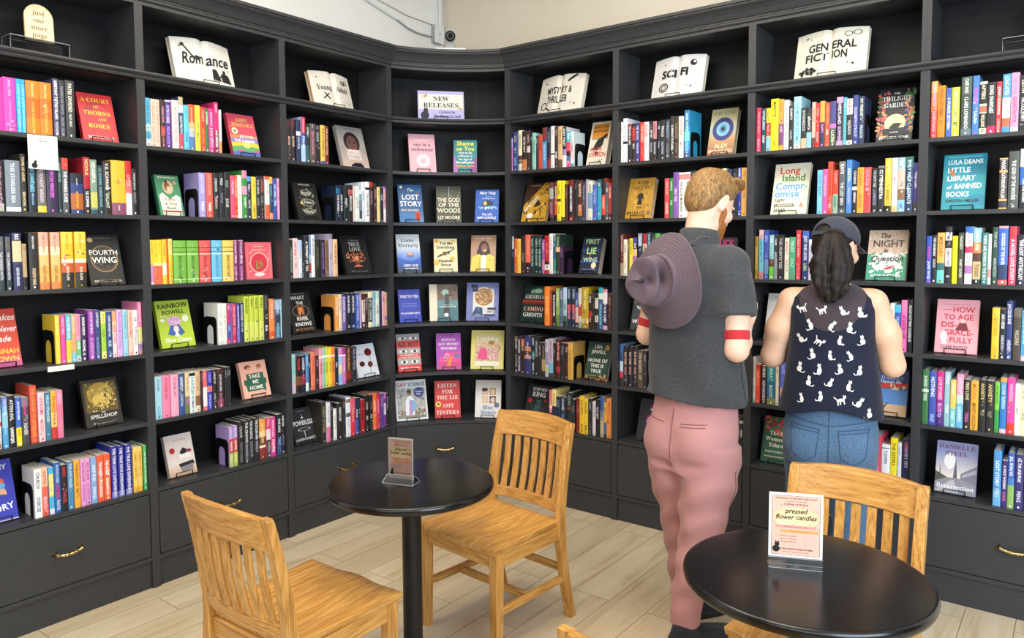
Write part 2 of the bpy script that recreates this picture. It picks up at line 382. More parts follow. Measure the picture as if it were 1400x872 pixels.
# book rows: bay+shelf, then start, width (0.1 mm), height (mm), own object | spine colour | bands | lettering
BOOKS = '''
@L11
11367,432,212,0|e83ba8||fbc:SARAH J. MAAS  A COURT OF MIST AND FURY
11803,442,217,1|e544b4||fbd@4-34:SARAH J. MAAS/f9c@40-90:A COURT OF WINGS AND RUIN
12249,184,216,1|2fa9e0||aef:A COURT OF FROST AND STARLIGHT
12437,164,217,1|2fa9e0||aef:A COURT OF FROST AND STARLIGHT
12605,499,217,1|f58220|32-70:d96a1c|fd9@4-30:SARAH J. MAAS/fc5@40-95:A COURT OF SILVER FLAMES
13108,467,218,1|f58220|32-70:d96a1c|fd9@4-30:SARAH J. MAAS/fc5@40-95:A COURT OF SILVER FLAMES
13627,230,241,1|4a4668||fff@3-70:ASSISTANT TO THE VILLAIN/ccd@74-95:MAEHRER
13861,219,238,1|33343a||99a@10-60:THE KNIGHT AND THE MOTH/99a@65-97:RACHEL GILLIG
14118,370,243,1|36383f||eec@5-55:FATES DIVIDED/eec@58-80:HALEY GRACE
@L12
11224,154,196,0|3a2026||b88:KINGDOM OF ASH
11383,280,202,0|2c2127|84-100:b9b6ae|b9a:QUEEN OF SHADOWS
11739,543,207,1|7b8694|91-100:f2f2ee|dfeaf2@5-88:THE STARLESS SEA
12286,201,236,1|2f2a26||e6c88a@5-60:TOMB OF ASHES/eda@65-90:ERIN MORG
12547,336,208,1|1e2530||7fd0ee@10-60:OF DARKNESS/9cf@62-85:REBECCA ROSS
12899,339,211,1|6d6d68|87-100:f3cf4a|dcd@8-80:THE MIDNIGHT BARGAIN
13253,428,214,1|352a48|0-2:fff|e7e@10-70:SHADOW PRINCESS
13693,156,234,1|1f3438||9cb:GILDED WOLVES
13865,258,234,1|56585a|0-20:e8452c|fff@24-80:THE WINNERS CURSE
14168,511,172,1|2c3f78|0-25:1d2030 50-90:b0642c|fff@12-30:BRANDON SANDERSON/fb4@45-85:RHYTHM OF WAR
14704,278,245,1|a52030|55-100:22201e|f9d77a@3-36:VICIOUS/fff@60-88:V.E. SCHWAB
14985,295,237,1|7f9a86|60-88:c5c26a 92-100:2f5560|e8efe0@4-55:VENGEFUL
15297,234,214,1|20343c||7fb2c0@5-85:V.E. SCHWAB  DARKER SHADE
15535,325,235,1|2a2524||e9e4da@4-55:V.E. SCHWAB/cdb@60-88:GALLANT
15885,624,242,1|f2b632|78-100:8a4f6a|7a3b4a@34-44:CIRCE/fff@82-92:THOUSAND
16527,271,244,1|c92030|35-60:d86a70 60-100:f3e6e4|fbb@25-55:LITTLE
16811,225,210,1|2b2a2e||ddd@8-45:THE SEVEN YEAR SLIP/999@50-90:ASHLEY
@L13
11154,199,219,0|4c5056||ccd@28-80:THE CRIMSON MOTH
11357,213,220,1|4c5056|0-25:63666a 60-100:2c3b40|dde@28-80:THE CRIMSON MOTH
11644,193,219,1|45484f|0-25:5c5f64 60-100:2e3c40|dde@28-80:THE CRIMSON MOTH
11884,335,235,1|3e3f68|14-50:d7c9a0 55-100:2e2f58|fff@2-12:SAX/dfe8ff@60-92:HEAVEN BREAKER
12229,154,191,1|b59f78|72-100:1c1a1a|8a7452@5-60:IIIIIII
12477,336,236,1|2b2a2c||f4f2ee@6-28:REBECCA YARROS/f4d8b0@62-92:FOURTH WING
12848,361,239,1|efc07a|0-25:e9b0a0 25-40:f6e2c0 60-88:eeb45e 88-100:e08a4e|a8743c@5-35:REBECCA YARROS/8a4a22@58-88:FOURTH WING
13308,367,239,1|efc07a|0-25:e9b0a0 25-40:f6e2c0 60-88:eeb45e 88-100:e08a4e|a8743c@5-35:REBECCA YARROS/8a4a22@58-88:FOURTH WING
13720,473,241,1|f6c531|0-20:f8d24e 48-55:fbf0c8 55-72:c75a34 72-100:2d2b2c|b8861e@4-30:REBECCA YARROS/f3e2c8@62-86:IRON FLAME
14240,462,242,1|f6c531|0-20:f8d24e 48-55:fbf0c8 55-72:c75a34 72-100:2d2b2c|b8861e@4-30:REBECCA YARROS/f3e2c8@62-86:IRON FLAME
@L14
13352,187,207,1|f6d23e||fbe98a@5-50:BEACH READ/fbe98a@55-90:EMILY
13549,185,206,1|f0549c||fcd@4-60:THE EX TALK
13756,218,207,1|5fb6cc|53-100:f4c93c|def@5-50:THE DATING DARE
13984,183,207,1|f0a878|80-100:7fc4dc|fdc@5-76:BEACH LANE
14177,195,205,1|ef9fc4|55-88:6fbf7a 88-100:bcd8d8|c66@4-50:FUNNY STORY/fff@58-86:HOPE
14393,211,202,1|3a3054||fff@5-45:ONE DARK WINDOW/fff@55-95:RACHEL G
14664,270,220,1|8a3fa0||f6d6f4@4-48:LOVE ON THE BRAIN/e9b3ea@55-96:ALI HAZELWOOD
14945,209,218,1|33407e||e9ecff@4-35:LOVE THEORY/99a8d8@55-96:ALI HAZELWOOD
15212,212,209,1|a4cf4a|0-25:e9e98c 85-100:e6e27a|b84@4-22:HAPPY PLACE/7a3@35-80:HENRY
15436,251,207,1|2c4a86||fff@8-54:I HOPE THIS FINDS YOU/cde@62-95:SUE
15702,188,207,1|f0cfa0|0-22:eda877 45-100:f2e0d0|e0a@30-70:BOOK LOVERS
15912,238,211,1|ddb4e2||a6b@4-85:WITH LOVE FROM COLD WORLD
16161,214,211,1|9fd2ee||5a9@4-85:THE SPANISH LOVE
16399,217,207,1|f4c9b4||c77@4-60:THE AMERICAN ROOMMATE
16627,208,206,1|f3f1ee||223@16-28:ICE/aaa@36-85:THE PLANNER
16858,178,242,1|f087b0|48-80:dcd98c 80-90:9a7ac0 90-100:b9908c|fcd@4-46:TWISTED LOVE
@L15
10912,125,218,0|f3efe9||c33:THE LOVE HYPO
11041,176,213,0|f2f0ee|0-10:8aa6d8 48-56:e2442e 90-100:d9b7ae|345@58-95:LOVE OTHER WORDS
11252,206,210,1|4f9fd0|0-15:6a78c8 30-60:8cc8d8|eef@4-35:TWO TWISTED/9cf@45-90:CROWNS
11472,244,212,1|1f1e20||e9e7e4@8-52:ATTEN EVIL/fff@62-92:HARGROVE
11733,199,201,1|3f66c4|62-100:f5e21e|fff@8-46:JUST FOR THE SUMMER/b93@65-95:ABBY
11958,267,197,1|45464a|0-20:787a86|e63aa0@6-38:LOVE REDESIGNED/ddd@54-80:ASHER
12271,258,241,1|e0523c||f7a04a@4-90:THE LOVE OF MY AFTERLIFE
12559,255,207,1|f7ccd2||c24@10-45:LATE BLOOMER/d88@55-85:MAZEY
12838,207,204,1|3f7d9c||cfe6ee@6-90:HELLO STRANGER
13056,230,207,1|f3b23c|45-75:f3cf78 75-100:c93a34|c5552c@10-70:THE PARADISE PROBLEM
13297,243,205,1|ee7a9c|0-30:f08aa8|fbd@6-34:ONLY/d8a@70-85:LOVE
@L16
12293,283,208,1|f4f3f0||345@6-40:CHURCH/457@58-88:EXERCISE
12587,251,207,1|ef8a72|0-38:f4c7a6 40-100:e86a52|c33@5-35:VALENTINE/fcd@60-90:BEACH
12862,192,203,1|4fb4dc|14-62:e6d24a 88-100:e6e4f0|fff@16-60:LUCK SUMMER
13067,253,217,1|2a5ea8||bcd8f4@4-40:MR WRONG NUMBER/d35@42-70:NUMBER/cde@75-95:PAINTER
13336,248,202,1|241c20||d02f34@4-34:BRIDE/c44@58-88:HAZEL
13600,238,209,1|4d86b0||cfe0f0@4-55:THE LOVE WAGER
13855,250,210,1|f2ae38||a6632a@6-55:THE MODERN LOVER/b67a2e@58-92:SMITH
14121,200,209,1|e79fd6||834@8-48:NOT IN LOVE/a5a@54-90:ALI HAZELWOOD
14339,194,208,1|e79fd6||834@8-48:NOT IN LOVE/a5a@54-90:ALI HAZELWOOD
14550,249,207,1|86aad8||eaf4ff@16-56:DEEP END/eaf4ff@64-90:WAKING
14817,275,210,1|ec5e38||fff@14-45:THE HOUSE/ffe@52-90:LEIGH BARDUGO
15105,284,210,1|ec5e38||fff@14-45:THE HOUSE/ffe@52-90:LEIGH BARDUGO
15425,265,235,1|2a2fa0|88-100:8a8ad0|eee@3-93:THE TRUE LOVE EXPERIMENT
15740,255,231,1|2a2fa0|88-100:8a8ad0|eee@3-93:THE TRUE LOVE EXPERIMENT
16061,282,229,1|2a2fa0|88-100:8a8ad0|eee@3-93:THE TRUE LOVE EXPERIMENT
16405,214,212,1|f3cd6c|88-100:eeb43e|c93@10-80:SUMMER ROMANCE
16632,197,209,1|f3cd6c|88-100:eeb43e|c93@10-80:SUMMER ROMANCE
16882,154,211,1|4fae5c|0-12:5ec06a|e8fff0@14-90:FAKE DATES AND MOONCAKES
@L21
17514,225,220,1|5cb8dc|55-70:cdeef0 85-100:e6f4f0|1f5a80@4-50:IT STARTS WITH US/267@58-95:COLLEEN
17761,210,219,1|f1c9b4||b5857a@6-52:IT ENDS WITH US/b88@56-90:COLLEEN HOOVER
17981,230,220,1|f1c9b4||b5857a@6-52:IT ENDS WITH US/b88@56-90:COLLEEN HOOVER
18234,214,223,1|3a2620|55-75:a8402c|d9a@14-52:VARIATION/c76@60-94:REBECCA YARROS
18459,276,224,1|4c2f86|0-3:e6e0f4|d6c8f0@10-48:KATEE ROBERT/b9f@55-92:NEON GODS
18784,325,229,1|f5d5d8||c98@12-50:THE LOVE LETTER/c99@55-88:FORGOTTEN
19120,223,249,1|3a4460|0-16:b8b088 16-30:e6e8ec 70-100:d9485a|cde@36-70:REGRETTING YOU
19359,253,214,1|63c6e2||4aa@8-30:VERITY/379@60-92:ANNA
19627,287,221,1|e25a34|40-52:e8b06a 52-70:b8b8c8 70-100:5878b8|fd9@6-40:PART OF YOUR WORLD
19949,259,221,1|f4e94a||b9a020@8-35:YOURS TRULY/6a5@36-85:ABBY JIMENEZ
20224,242,216,1|e2472e||f9b59a@6-44:WORST/f93@48-90:BEST MAN
20491,177,215,0|3f7a4c||e6f0da@8-90:BOYFRIEND
20683,276,216,1|e5388a||fcd@8-40:FORGET ME NOT/fcd@44-90:JULIE SOTO
20976,222,251,1|dd2f74|55-100:7a2848|fcd@4-34:SWIFT/fff@55-88:AND SADDLED
21234,108,216,0|f2f0f2|72-100:e8945a|aab:LOVE
@L22
20063,343,218,1|a59ad6||dcd6f4@4-46:LUCY SCORE/fff@64-86:THINGS
20436,341,220,1|ee6150||f6a99c@4-50:LUCY SCORE/fff@66-86:THINGS
20806,277,222,1|2e2c30||ccc@12-42:ICEBREAKER/caa@54-80:HANNAH
21113,255,225,1|2b2c34||eee@12-28:WILD/88a@45-88:MAPLE
21402,302,230,1|2a2c2a||9aa@18-50:KISS/ddd@58-95:JULIE
21739,231,215,1|ee5578||fcd@12-55:WILDFIRE
21974,184,216,0|ef5a34||fdb@8-50:FANGIRL DOWN
22175,244,220,1|f1efe4||cbb@10-80:THE DEAL
22437,270,246,1|3c8f3e|0-16:e48aac 32-50:f09ab8|e2f4da@55-92:SWEET
22720,227,218,0|2f3348|0-12:5d9fd6|dfe6f4@18-44:FULL/ddd@55-75:THROTTLE
22973,252,217,1|f4d64c||c9a62e@6-60:ROMANTIC/863@65-95:COMEDY
23239,236,223,1|2a2a2e||ccc@8-45:THE LONG/999@50-80:GAME
23489,243,225,1|2b2628||d9646a@8-40:HOOKED/999@46-80:SCAR
23775,261,225,1|f0efec|0-8:e65c3e 66-100:e8643e|c99@10-60:TWISTED
24049,215,224,0|1f4f58|0-16:f0b83e 85-100:eaa070|7bc@20-75:SECRETS
24292,217,215,0|3f56a8||eef@14-46:HOT HEAD/cde@50-80:TEAM
24528,128,219,1|f2a0cc||a56@8-24:THE RIGHT/a56@42-74:MOVE
@L23
17539,155,208,0|f0cc3a|0-54:f4d93c 56-95:dc93c0 95-100:f3e0ee|c9a01e@4-52:WILD LOVE
17699,202,207,1|f0cc3a|0-52:f4d93c 52-58:fae9a0 58-100:ee6a4a|c9901e@4-50:WILD LOVE
17905,176,207,0|f0cc3a|0-52:f4d93c 52-58:fae9a0 58-100:ee6a4a|c9901e@4-50:WILD LOVE
18092,192,210,1|f6c83c|52-80:fbeecc|f08a2c@4-45:DAYDREAM
18295,96,212,0|e85a24||e85:GRACE
18406,184,213,0|f8c63a|0-35:fbdc80|e9a21e@5-50:GRACE/e9a21e@52-88:HANNAH
18647,640,206,1|7ab648|16-18:3f7a2e 26-28:3f7a2e 31-33:d6efb0 90-92:d6efb0|e9f6d8@9-16:BRIDGERTON/2f6a2a@36-88:BRIDGERTON
19337,587,206,1|7ab648|16-18:3f7a2e 26-28:3f7a2e 31-33:d6efb0 90-92:d6efb0|e9f6d8@9-16:BRIDGERTON/2f6a2a@36-88:BRIDGERTON
19966,568,206,1|ea5f5c|16-18:9a3034 26-28:9a3034 31-33:fbc9c4 90-92:fbc9c4|fde@9-16:BRIDGERTON/8a2a30@36-88:BRIDGERTON
20609,544,207,1|6fbde2|16-18:3a80a8 26-28:3a80a8 31-33:d5f0fb 90-92:d5f0fb|eff8ff@9-16:BRIDGERTON/3b86b4@36-88:BRIDGERTON
21197,611,207,1|f3cb66|16-18:8a5e1e 26-28:8a5e1e 31-33:faf0c0 90-92:faf0c0|fff6d8@9-16:BRIDGERTON/6a4416@36-88:BRIDGERTON
21834,251,208,1|843a6e|0-2:caa|f0d8ea@4-34:THE VISCOUNT/f6e6f4@36-58:WHO/c9c@64-95:QUINN
22139,259,209,1|843a6e|0-2:caa|f0d8ea@4-34:THE VISCOUNT/f6e6f4@36-58:WHO/c9c@64-95:QUINN
@L24
20866,245,209,1|f2f2ec|92-100:e6e4de|bcb@6-55:THE HATING GAME/bbb@60-85:SALLY
21134,221,208,0|f2f2ec|92-100:e6e4de|ccb@6-55:99 PERCENT MINE/bbb@60-85:SALLY
21378,166,203,0|c93a72|50-85:3f5aa8|fcd@4-44:RED/bdf@52-84:WHITE
21548,95,201,0|6a62b8||ccf@6-60:ROYAL
21662,226,201,0|c43a5c||fbc@4-55:ONE LAST STOP/f99@60-90:MCQ
21923,159,200,0|4a4aa8|60-100:7a70c4|eef@4-62:THE CHARM OFFENSIVE
22105,191,205,0|26305a||eee@4-45:ALISON COCHRUN/bcd@50-95:KISS HER
22351,280,236,1|c6d64a|58-100:d6df6a|3d4a1e@5-48:PRODIGY
22667,252,236,1|c6d64a|58-100:d6df6a|3d4a1e@5-48:PINKY
22947,247,237,1|c6d64a|58-100:d6df6a|3d4a1e@5-48:POINTE
23230,278,238,1|c6d64a|58-100:d6df6a|3d4a1e@5-48:PUCKS
23537,282,239,1|2c2a2a||777@3-60:DELILAH/fff@68-88:EVA
23865,323,213,1|f08a48|82-95:e85a2c|fcd@6-60:MRS NASH
24205,345,207,1|4f7088|0-25:9ab8d0 40-70:3a3f58|cde@8-40:MIXED/9cc@60-95:SIGNALS
24554,102,208,0|b9d8e8||89a@10-50:ASK
@L25
17529,339,203,1|a9d8e8||1f3a60@6-34:LOVE AND OTHER/6ac@70-96:FLIGHT
17894,382,202,1|f287ac||c23@6-40:FUTURE/b35@42-56:READ
18303,381,202,1|f6a9c4||b35@6-36:YOU HAD ME/a66@40-55:AT
18699,315,202,1|35558f||eef@8-36:UNFORTU/e4d24a@36-42:OK/bcd@50-80:CHRISTINA
19034,210,201,0|e0cc9c|58-100:6d7c4c|b98@10-45:BRIDE AND/e6d@62-95:PREJ
19267,299,201,1|eef3f0|2-10:2a2a2e|2f8a8a@12-55:DAUNTLESS/577@60-90:ROMAN
19570,255,201,1|d8b888|60-85:8a6242 85-100:e8d4b8|b87@12-50:HEATHER
19833,129,201,0|35182c||a66@6-90:WITCHFUL
19965,214,200,0|e9706a|42-90:f3e8e4|f9b@6-40:DELI
20192,266,198,1|3a36a0|40-55:d98a4a|a9f@5-38:CASEY/e4c@44-54:ME/bcf@62-92:ROYAL BLUE
20478,194,197,0|2a2a2a||ddd@5-55:LORDS OF/bb9@60-95:DARK
20697,394,198,1|2f2022|0-12:4a2830 78-100:7a2c48|e6e0dc@14-58:QUICK AND DEAD/c89@62-95:ROGUE
21129,115,201,0|2a2a2c||999@8-90:KINGDOM
21256,115,201,0|2a2a2c||aaa@8-90:WICKED
21384,112,200,0|2a2a2c||aaa@8-90:FEARED
@L26
21322,226,207,0|b79ad6|30-65:c9443c 65-100:b4c458|d9d0f0@4-30:GRACE/fff@36-60:DRAGONS/f4f6c8@68-96:CALLIE
21571,224,210,0|b79ad6|30-65:c9443c 65-100:b4c458|d9d0f0@4-30:GRACE/fff@36-60:DRAGONS/f4f6c8@68-96:CALLIE
21838,295,225,1|26262a||bbb@10-40:CRAVE/888@48-95:TRACY WOLFF
22146,284,227,1|26262a||eee@4-52:THE CROWN/aab@56-96:DANIELLE
22444,287,228,1|2a2a2e||ddd@4-46:THE SACRIFICE/99a@52-96:SCHOLTE
22745,291,229,1|26262c||eee@4-50:THE STOLEN HEIR/bbc@54-95:HOLLY
23086,393,216,1|7a4a2c|0-30:e9a24e 30-45:f3d49a 66-72:f6ead4 72-100:8a3a30|fd9@10-60:ASH PRINCESS
23505,258,215,0|d8497c|28-55:eee0e6 55-100:3a3a40|fcd@4-26:FALL/bbb@60-95:WINGS
23777,324,212,1|e23a98||fcd@6-50:HEARTLESS/fff@56-90:HUNTER
24148,302,222,1|1d1f2a|60-100:2f4a7a|eee@10-45:ONE DARK/9be@55-95:TWO
24470,186,224,1|1d1e26||fff@6-42:DARK RISE/88a@52-92:C S PACAT
@L31
25225,264,218,0|30282a|0-18:4a2c30|e8c8b8@40-70:BONE
25502,251,224,0|30262a|0-18:5a2c34|f0cdb0@40-78:BLOOD
25839,275,228,1|2a3354|28-38:eef|b9c8ee@40-92:WINTER
26172,278,247,1|a8c8ee|0-36:c4324a 36-62:2f58b0|fcd@4-34:DANIELLE PAIGE/eff@42-70:STEALING
26489,222,212,0|23302f|55-100:2f5c58|eee@8-32:NYXIA
26745,354,218,1|5a5450|14-85:6a4c4a|e4e0d8@2-10:BASTI/c9a@18-80:TEN THOUSAND
27120,328,217,1|22252a||d9e@4-12:N/bcd@18-90:ONCE
27496,297,218,0|e9c45c|92-100:3a5ab8|9a5f2a@6-88:THE STORYTELLER
27807,247,218,0|7a2a24||f0cfa4@6-90:THE SUN AND STAR
@L32
28501,272,207,0|15213a|8-24:1f6c8c|eee@26-72:THE NAMES
28795,258,210,0|1b1f3a||eef@26-72:SONG OF SILVER
29083,323,210,0|1c2a26||f2f2f2@36-66:FREY
29436,338,213,0|1f1c20|12-26:c4505c|f6f6f6@30-70:DEATH SON
29778,165,209,0|ddcfca||ba9:THE LUNAR
29947,296,210,0|eceeec||999@30-90:CINDER
30256,198,188,0|dfe6e4|12-34:6fa8ac 34-90:2f4a50|cde@36-80:SCARLET
30472,279,237,0|e3e9f2||8ab@24-85:CRESS
30764,310,241,0|f4f4f4|14-20:222|666@28-85:THE LUNAR TALES
31125,247,243,0|3a2624|0-12:c03a24|c9b@22-85:HEARTLESS
31409,235,237,0|38262a||d98@16-70:GILDED
31663,232,215,0|eedb94||a8946a@10-80:ACE
31923,239,215,0|202a38||bcd@20-70:FADE
32216,190,221,0|d6a0b8|0-5:8060c8 20-40:e0a8a0 62-100:eee2e6|634@36-60:BLUE
@L33
25232,224,210,0|1f2a22||9cae9a@24-85:THE BROKEN KINGDOMS
25468,340,220,1|f2cfd2||c23a50@10-45:EVERY SINGLE/a88@60-95:LIES
25821,234,210,0|dbe2ee|0-30:b4cdea|99a@30-80:ANNA
26070,128,204,0|2b3034||cdd@60-92:ALL
26215,321,238,1|2a2a2e||f2f2f2@15-85:A TEMPEST OF TEA
26540,143,231,0|8fb4d8|0-45:6d98c8 65-90:a4442c|fff@45-60:TALE
26687,229,239,0|f1f2f0||567@8-85:BELLADONNA
26949,360,213,1|282c22||6a7248@20-75:DIVINE RIVALS
27326,295,212,0|2c2038||8a78b0@8-85:RUTHLESS VOWS
27639,290,211,0|8a6a54||57392c@8-90:THE DAVENPORT
27933,275,246,0|bcb2cc|0-12:8a8098|776a90@46-60:THE
28225,301,215,0|f2c69e||7a4a3a@10-80:THE REVENGE
@L34
28294,246,209,0|eaa04e||fbe6c8@6-85:LEGENDBORN
28562,230,212,0|ede3bc||c9b@6-85:CLAP WHEN
28809,319,209,0|7a60a8|0-4:3a2c5a|efe6f8@6-85:PUMPKIN HEADS
29178,300,215,0|1e2430||eef@6-54:ADAM SILVERA/223344@60-80:THEY/eee@88-96:H
29501,294,213,0|1b2238|60-100:1f2c5a|eef@6-54:ADAM SILVERA/eee@88-96:H
29817,307,215,0|3a58b0||c3d2f4@6-92:BEFORE TAKEOFF
30128,172,206,0|c9b6dc||fff@10-60:ICE
30318,245,206,0|5a1c24|18-82:e3d5cc|7a2c30@20-80:MONSTERS/fff@88-96:W
30577,242,205,0|332022||c9a9a0@10-85:THE DEAD
30838,323,215,0|efe4c0|16-85:2f302c|ded@18-82:LITTLE THIEVES
31180,263,215,0|a8c8dc|0-25:7fb0bc|6a9@30-80:IN DEEPER
31447,285,217,0|dfeadc|0-20:b9dcd0|567@40-65:WATERS
31746,187,234,0|26263a||556:NOX
31947,219,213,0|e2a8c4||845@12-45:THEM
32169,200,207,0|efb08e|72-84:8a68a8|b64@20-70:HERE
32384,22,206,0|2f6a68||eee@32-62:CROSSED
@L35
25177,265,217,0|a6d8d2|70-100:d8c0d4|6bb@8-70:GOOD GIRL
25474,369,204,1|2a1c20|55-80:7a4a28|d83a40@6-46:GILDED
25847,291,205,0|22203a|55-80:9a2c44|eef@6-46:CURSED
26147,201,213,0|4f8ec4|78-100:e8f0f0|cef@8-70:AMONG
26353,134,208,0|28282e||ddd@24-90:SALEM
26500,304,213,0|ee7f62||c94c3c@10-80:COURTING
26828,227,193,0|3a2426||b89@10-85:NEVER
27058,239,231,0|ee9fb0|20-25:fff0e8|a34@36-64:HEARTSTOPPER
27301,210,234,0|94d2b4|20-25:f0fff4|3a7@36-64:HEARTSTOPPER
27516,212,234,0|d9da4c|20-25:fffce0|663@36-64:HEARTSTOPPER
27732,234,231,0|f4cf3c|20-25:fffce0|763@36-64:HEARTSTOPPER
27970,242,229,0|ee8a3e|20-25:fff0e0|732@36-64:HEARTSTOPPER
28242,218,219,0|24262a||eee@38-60:MELI
28480,246,216,0|8cb8ec|0-18:e48ac0 18-22:fff 45-70:e8d8a0|eef@26-80:LOVELESS
28730,265,214,0|d273b8|0-18:a33a90 18-22:fff|fcd@26-80:SOLITAIRE
29021,432,223,1|4a2420|68-90:8a3024|c9a05a@6-66:THE CRUEL PRINCE
29479,361,212,0|26262e||aab@4-90:GIRL IN PIECES
@L36
27169,293,237,0|2f2a24||a09a70@10-75:FOREST OF STARS
27507,276,231,0|e9e6ec|62-100:e07aa4|99a@10-60:WHAT SHE
27797,215,227,0|2c2c30||888@10-90:ARC
28027,238,184,0|efefee||aaa@20-90:ONE OF US
28312,391,212,1|2c2628||f0f0f0@12-50:RELENTLESS
28707,212,235,0|2a2430||a8845a@8-70:KINGS
28945,334,238,1|e6eef4|5-14:8a7a70 40-50:5a5a60|abc@55-90:ROSE
29299,355,223,0|dd3a40|0-30:e65a72|f8aab0@30-75:FALLING
29670,231,221,0|242a52|58-100:4a55b4|eef@30-92:CHAOS
29905,176,219,0|1f3038||89a@30-80:GOLD
30107,326,204,0|b02028||5a1014@10-80:RED QUEEN/fdd@90-96:V
30448,341,224,0|1e1c1e||c9c4c0@20-40:POWER/eee@56-78:OF
30805,252,221,0|1e1c1e||776@20-40:POWER/eee@54-78:ICE
31072,278,224,0|ee7a38||fdc@18-80:CARVED
31366,304,223,0|d3304e||f9b@16-80:CHILDREN
31692,278,216,0|5c3f92||c9b@10-90:VIRTUE
31974,226,213,0|7a3f90|0-16:c070c0 30-64:f0e6f4|9070b0@32-62:VENG
32216,190,210,0|221e22||bba@10-85:BLOOD OATH
@R11
-29030,27,209,0|e884b8|0-28:c9c0ee|fff:IN
-28949,384,245,1|2f457c||c9c08a@10-60:FOX/9cf@65-95:DATE
-28531,282,252,0|ece4c4|62-82:5a2a26 82-100:dcd0b8|887@8-60:VERONICA
-28216,348,244,1|2c2420|72-100:c47a44|e0d6c8@14-66:PETER MAY
-27845,248,243,0|3a2a28|38-55:d6d0c4|caa@10-36:LIGHT
-27583,112,213,0|26302c||dde@6-50:BRAY
-27448,274,226,0|8fcabc||3d7a70@20-60:THE GUEST
-27160,129,205,0|20262a||ddd@6-60:STOLEN
-27008,323,210,0|c4503c||8a2a20@18-70:DEATH
-26667,297,251,0|4f8fc4|0-30:7a2c34 30-34:1f4a6a|bde@40-85:VACATION
-26352,280,248,0|242a34|75-100:8a2a34|889@10-60:GUESTS
-26068,264,255,0|e6e2e0|64-68:444|b9b@8-60:BAD
-25791,244,248,0|36302c||b96@6-40:VERA/eee@60-80:ROSS
-25529,315,249,1|d9b48a|80-100:6a4a30|7a5a30@8-75:GREG ILES
-25210,276,241,0|e9e4e6|0-55:23242c 55-70:9a86b0|fff@4-50:LUCY FOLEY
-24930,296,213,0|4fb0c4|30-55:e84a6a 55-70:3a2420 70-84:50709a 84-100:e84a8a|fff@5-30:BAD
-24630,219,209,0|d8e8ea|50-80:e8c8c8 90-100:50b0b0|b44@30-60:SUMMER
@R12
-26154,270,235,0|6a3a44|14-42:9ab0a4 90-100:222|d8a@50-85:ARTHUR
-25822,223,241,0|c9552c|0-40:6a2c28 84-100:2a1a1a|fdc@12-44:SHADOWS
-25582,262,244,0|f0dc1c|45-52:3a3a2a|7a7a1e@10-42:HOLMES/554@60-94:HAWK
-25304,240,243,0|f0e02a|90-100:2a2a1e|cc4@20-80:AND
-25023,186,220,0|4a2228||a66@10-80:NOVEMBER
-24729,308,244,1|7a2228|16-88:2c2426|fff@16-88:HARLAN COBEN
-24401,242,243,0|1c2622||678@10-90:WIN
-24131,287,239,0|5a2a20|60-88:c4742c 88-100:3a3a40|f0d8b8@8-58:WHISTLE/f9c@62-86:BOY
-23809,246,226,0|3a3a48||99a@8-60:THE ISLAND
-23551,113,240,0|b8a8c8||99a:TIN
-23430,332,231,1|d9dcc0|30-70:7f98b8|667@10-60:JANE
-23087,279,207,0|4a62b4||aac8f0@14-70:THE WIFE
-22792,273,236,0|2f9fb8|0-20:2a5a6c|cff@8-60:LIE
-22481,248,242,0|d9482c|0-40:2a1a20 88-100:2a2020|fcc@45-85:MARRIED
-22221,198,215,0|5a5c64||eee@14-44:LISA/888@60-90:NIGHT
-22012,212,210,0|a43a30|84-100:2a2022|fcc@10-70:THE PARIS
@R13
-29030,119,231,0|23283c|0-34:e0dde4|334@2-32:JANICE/aac@42-90:HALLETT
-28872,226,219,0|d9642c||fdc@30-80:FINLAY
-28642,250,216,0|f0c64c||c9962e@10-80:MURDER
-28344,318,234,0|3a2426||a97@45-90:STACY
-27996,384,241,1|ee6f58|72-100:2a1a24|f9a07a@20-55:THE FURY/fff@84-90:A
-27600,278,236,0|14302e||9cc4b4@8-30:GILLIAN/b0d0c4@34-92:THE HUNTER
-27310,267,236,0|14302e||9cc4b4@8-30:TANA F/b0d0c4@34-92:THE HUNTER
-27030,282,236,0|14302e||9cc4b4@8-30:TANA F/b0d0c4@34-92:THE HUNTER
-26731,205,211,0|9a5cb0|60-90:d880b8|ecd@8-85:KILLERS
-26522,340,236,1|b4222c|68-76:1e1416 76-90:e6e0dc|f66@20-60:BULLET/222@77-88:TF
-26170,268,246,0|efebe8||c9b@8-60:THE MAID
-25890,188,234,0|6a8c94|14-60:1f5a78 60-90:3a8a78|cde@20-70:JAR
-25686,296,241,0|26382c|32-44:eec08a|9b8@6-90:MARPLE
-25385,230,174,0|38203c||869@10-80:SWANS
@R14
-26525,380,240,1|f68a2a||fbc98a@25-76:BLACK BIRD
-26119,154,220,0|a83a28||b77@10-85:VANISH
-25961,283,214,0|2a2226||eee@10-85:THE STRANGER
-25665,247,232,0|96b04c|70-100:5a7c2c|eee@5-70:ALEX FINLAY
-25405,245,231,0|4a607c||dde@6-40:KATHY/89a@50-85:REICHS
-25148,260,239,0|9cc4cc|0-30:b9d0f0 72-86:3a6a50 86-100:2a2a2a|446@40-70:DEEP
-24875,280,240,0|23304a|42-60:8a2c44|bcd@5-40:KARIN/f9a@44-80:SLAUGHTER
-24583,311,241,1|23304a|42-60:9a2c40|bcd@5-40:KARIN/f9a@44-80:SLAUGHTER
-24268,196,209,0|d8b0a4|0-40:3a5a8a 85-100:3a2a2a|eee@20-80:DON
-24060,228,238,0|c9c0b4|40-70:b0483c 86-100:8aa09a|fff@15-80:WINSLOW
-23820,472,245,1|b89c1e|76-88:d9c27a 88-100:a8841e|f4ee9a@5-68:TERRY HAYES/663@78-92:LOCUST
-23336,232,206,0|2a1c1e|50-65:c42030|eee@5-48:COLD/daa@66-95:TEN
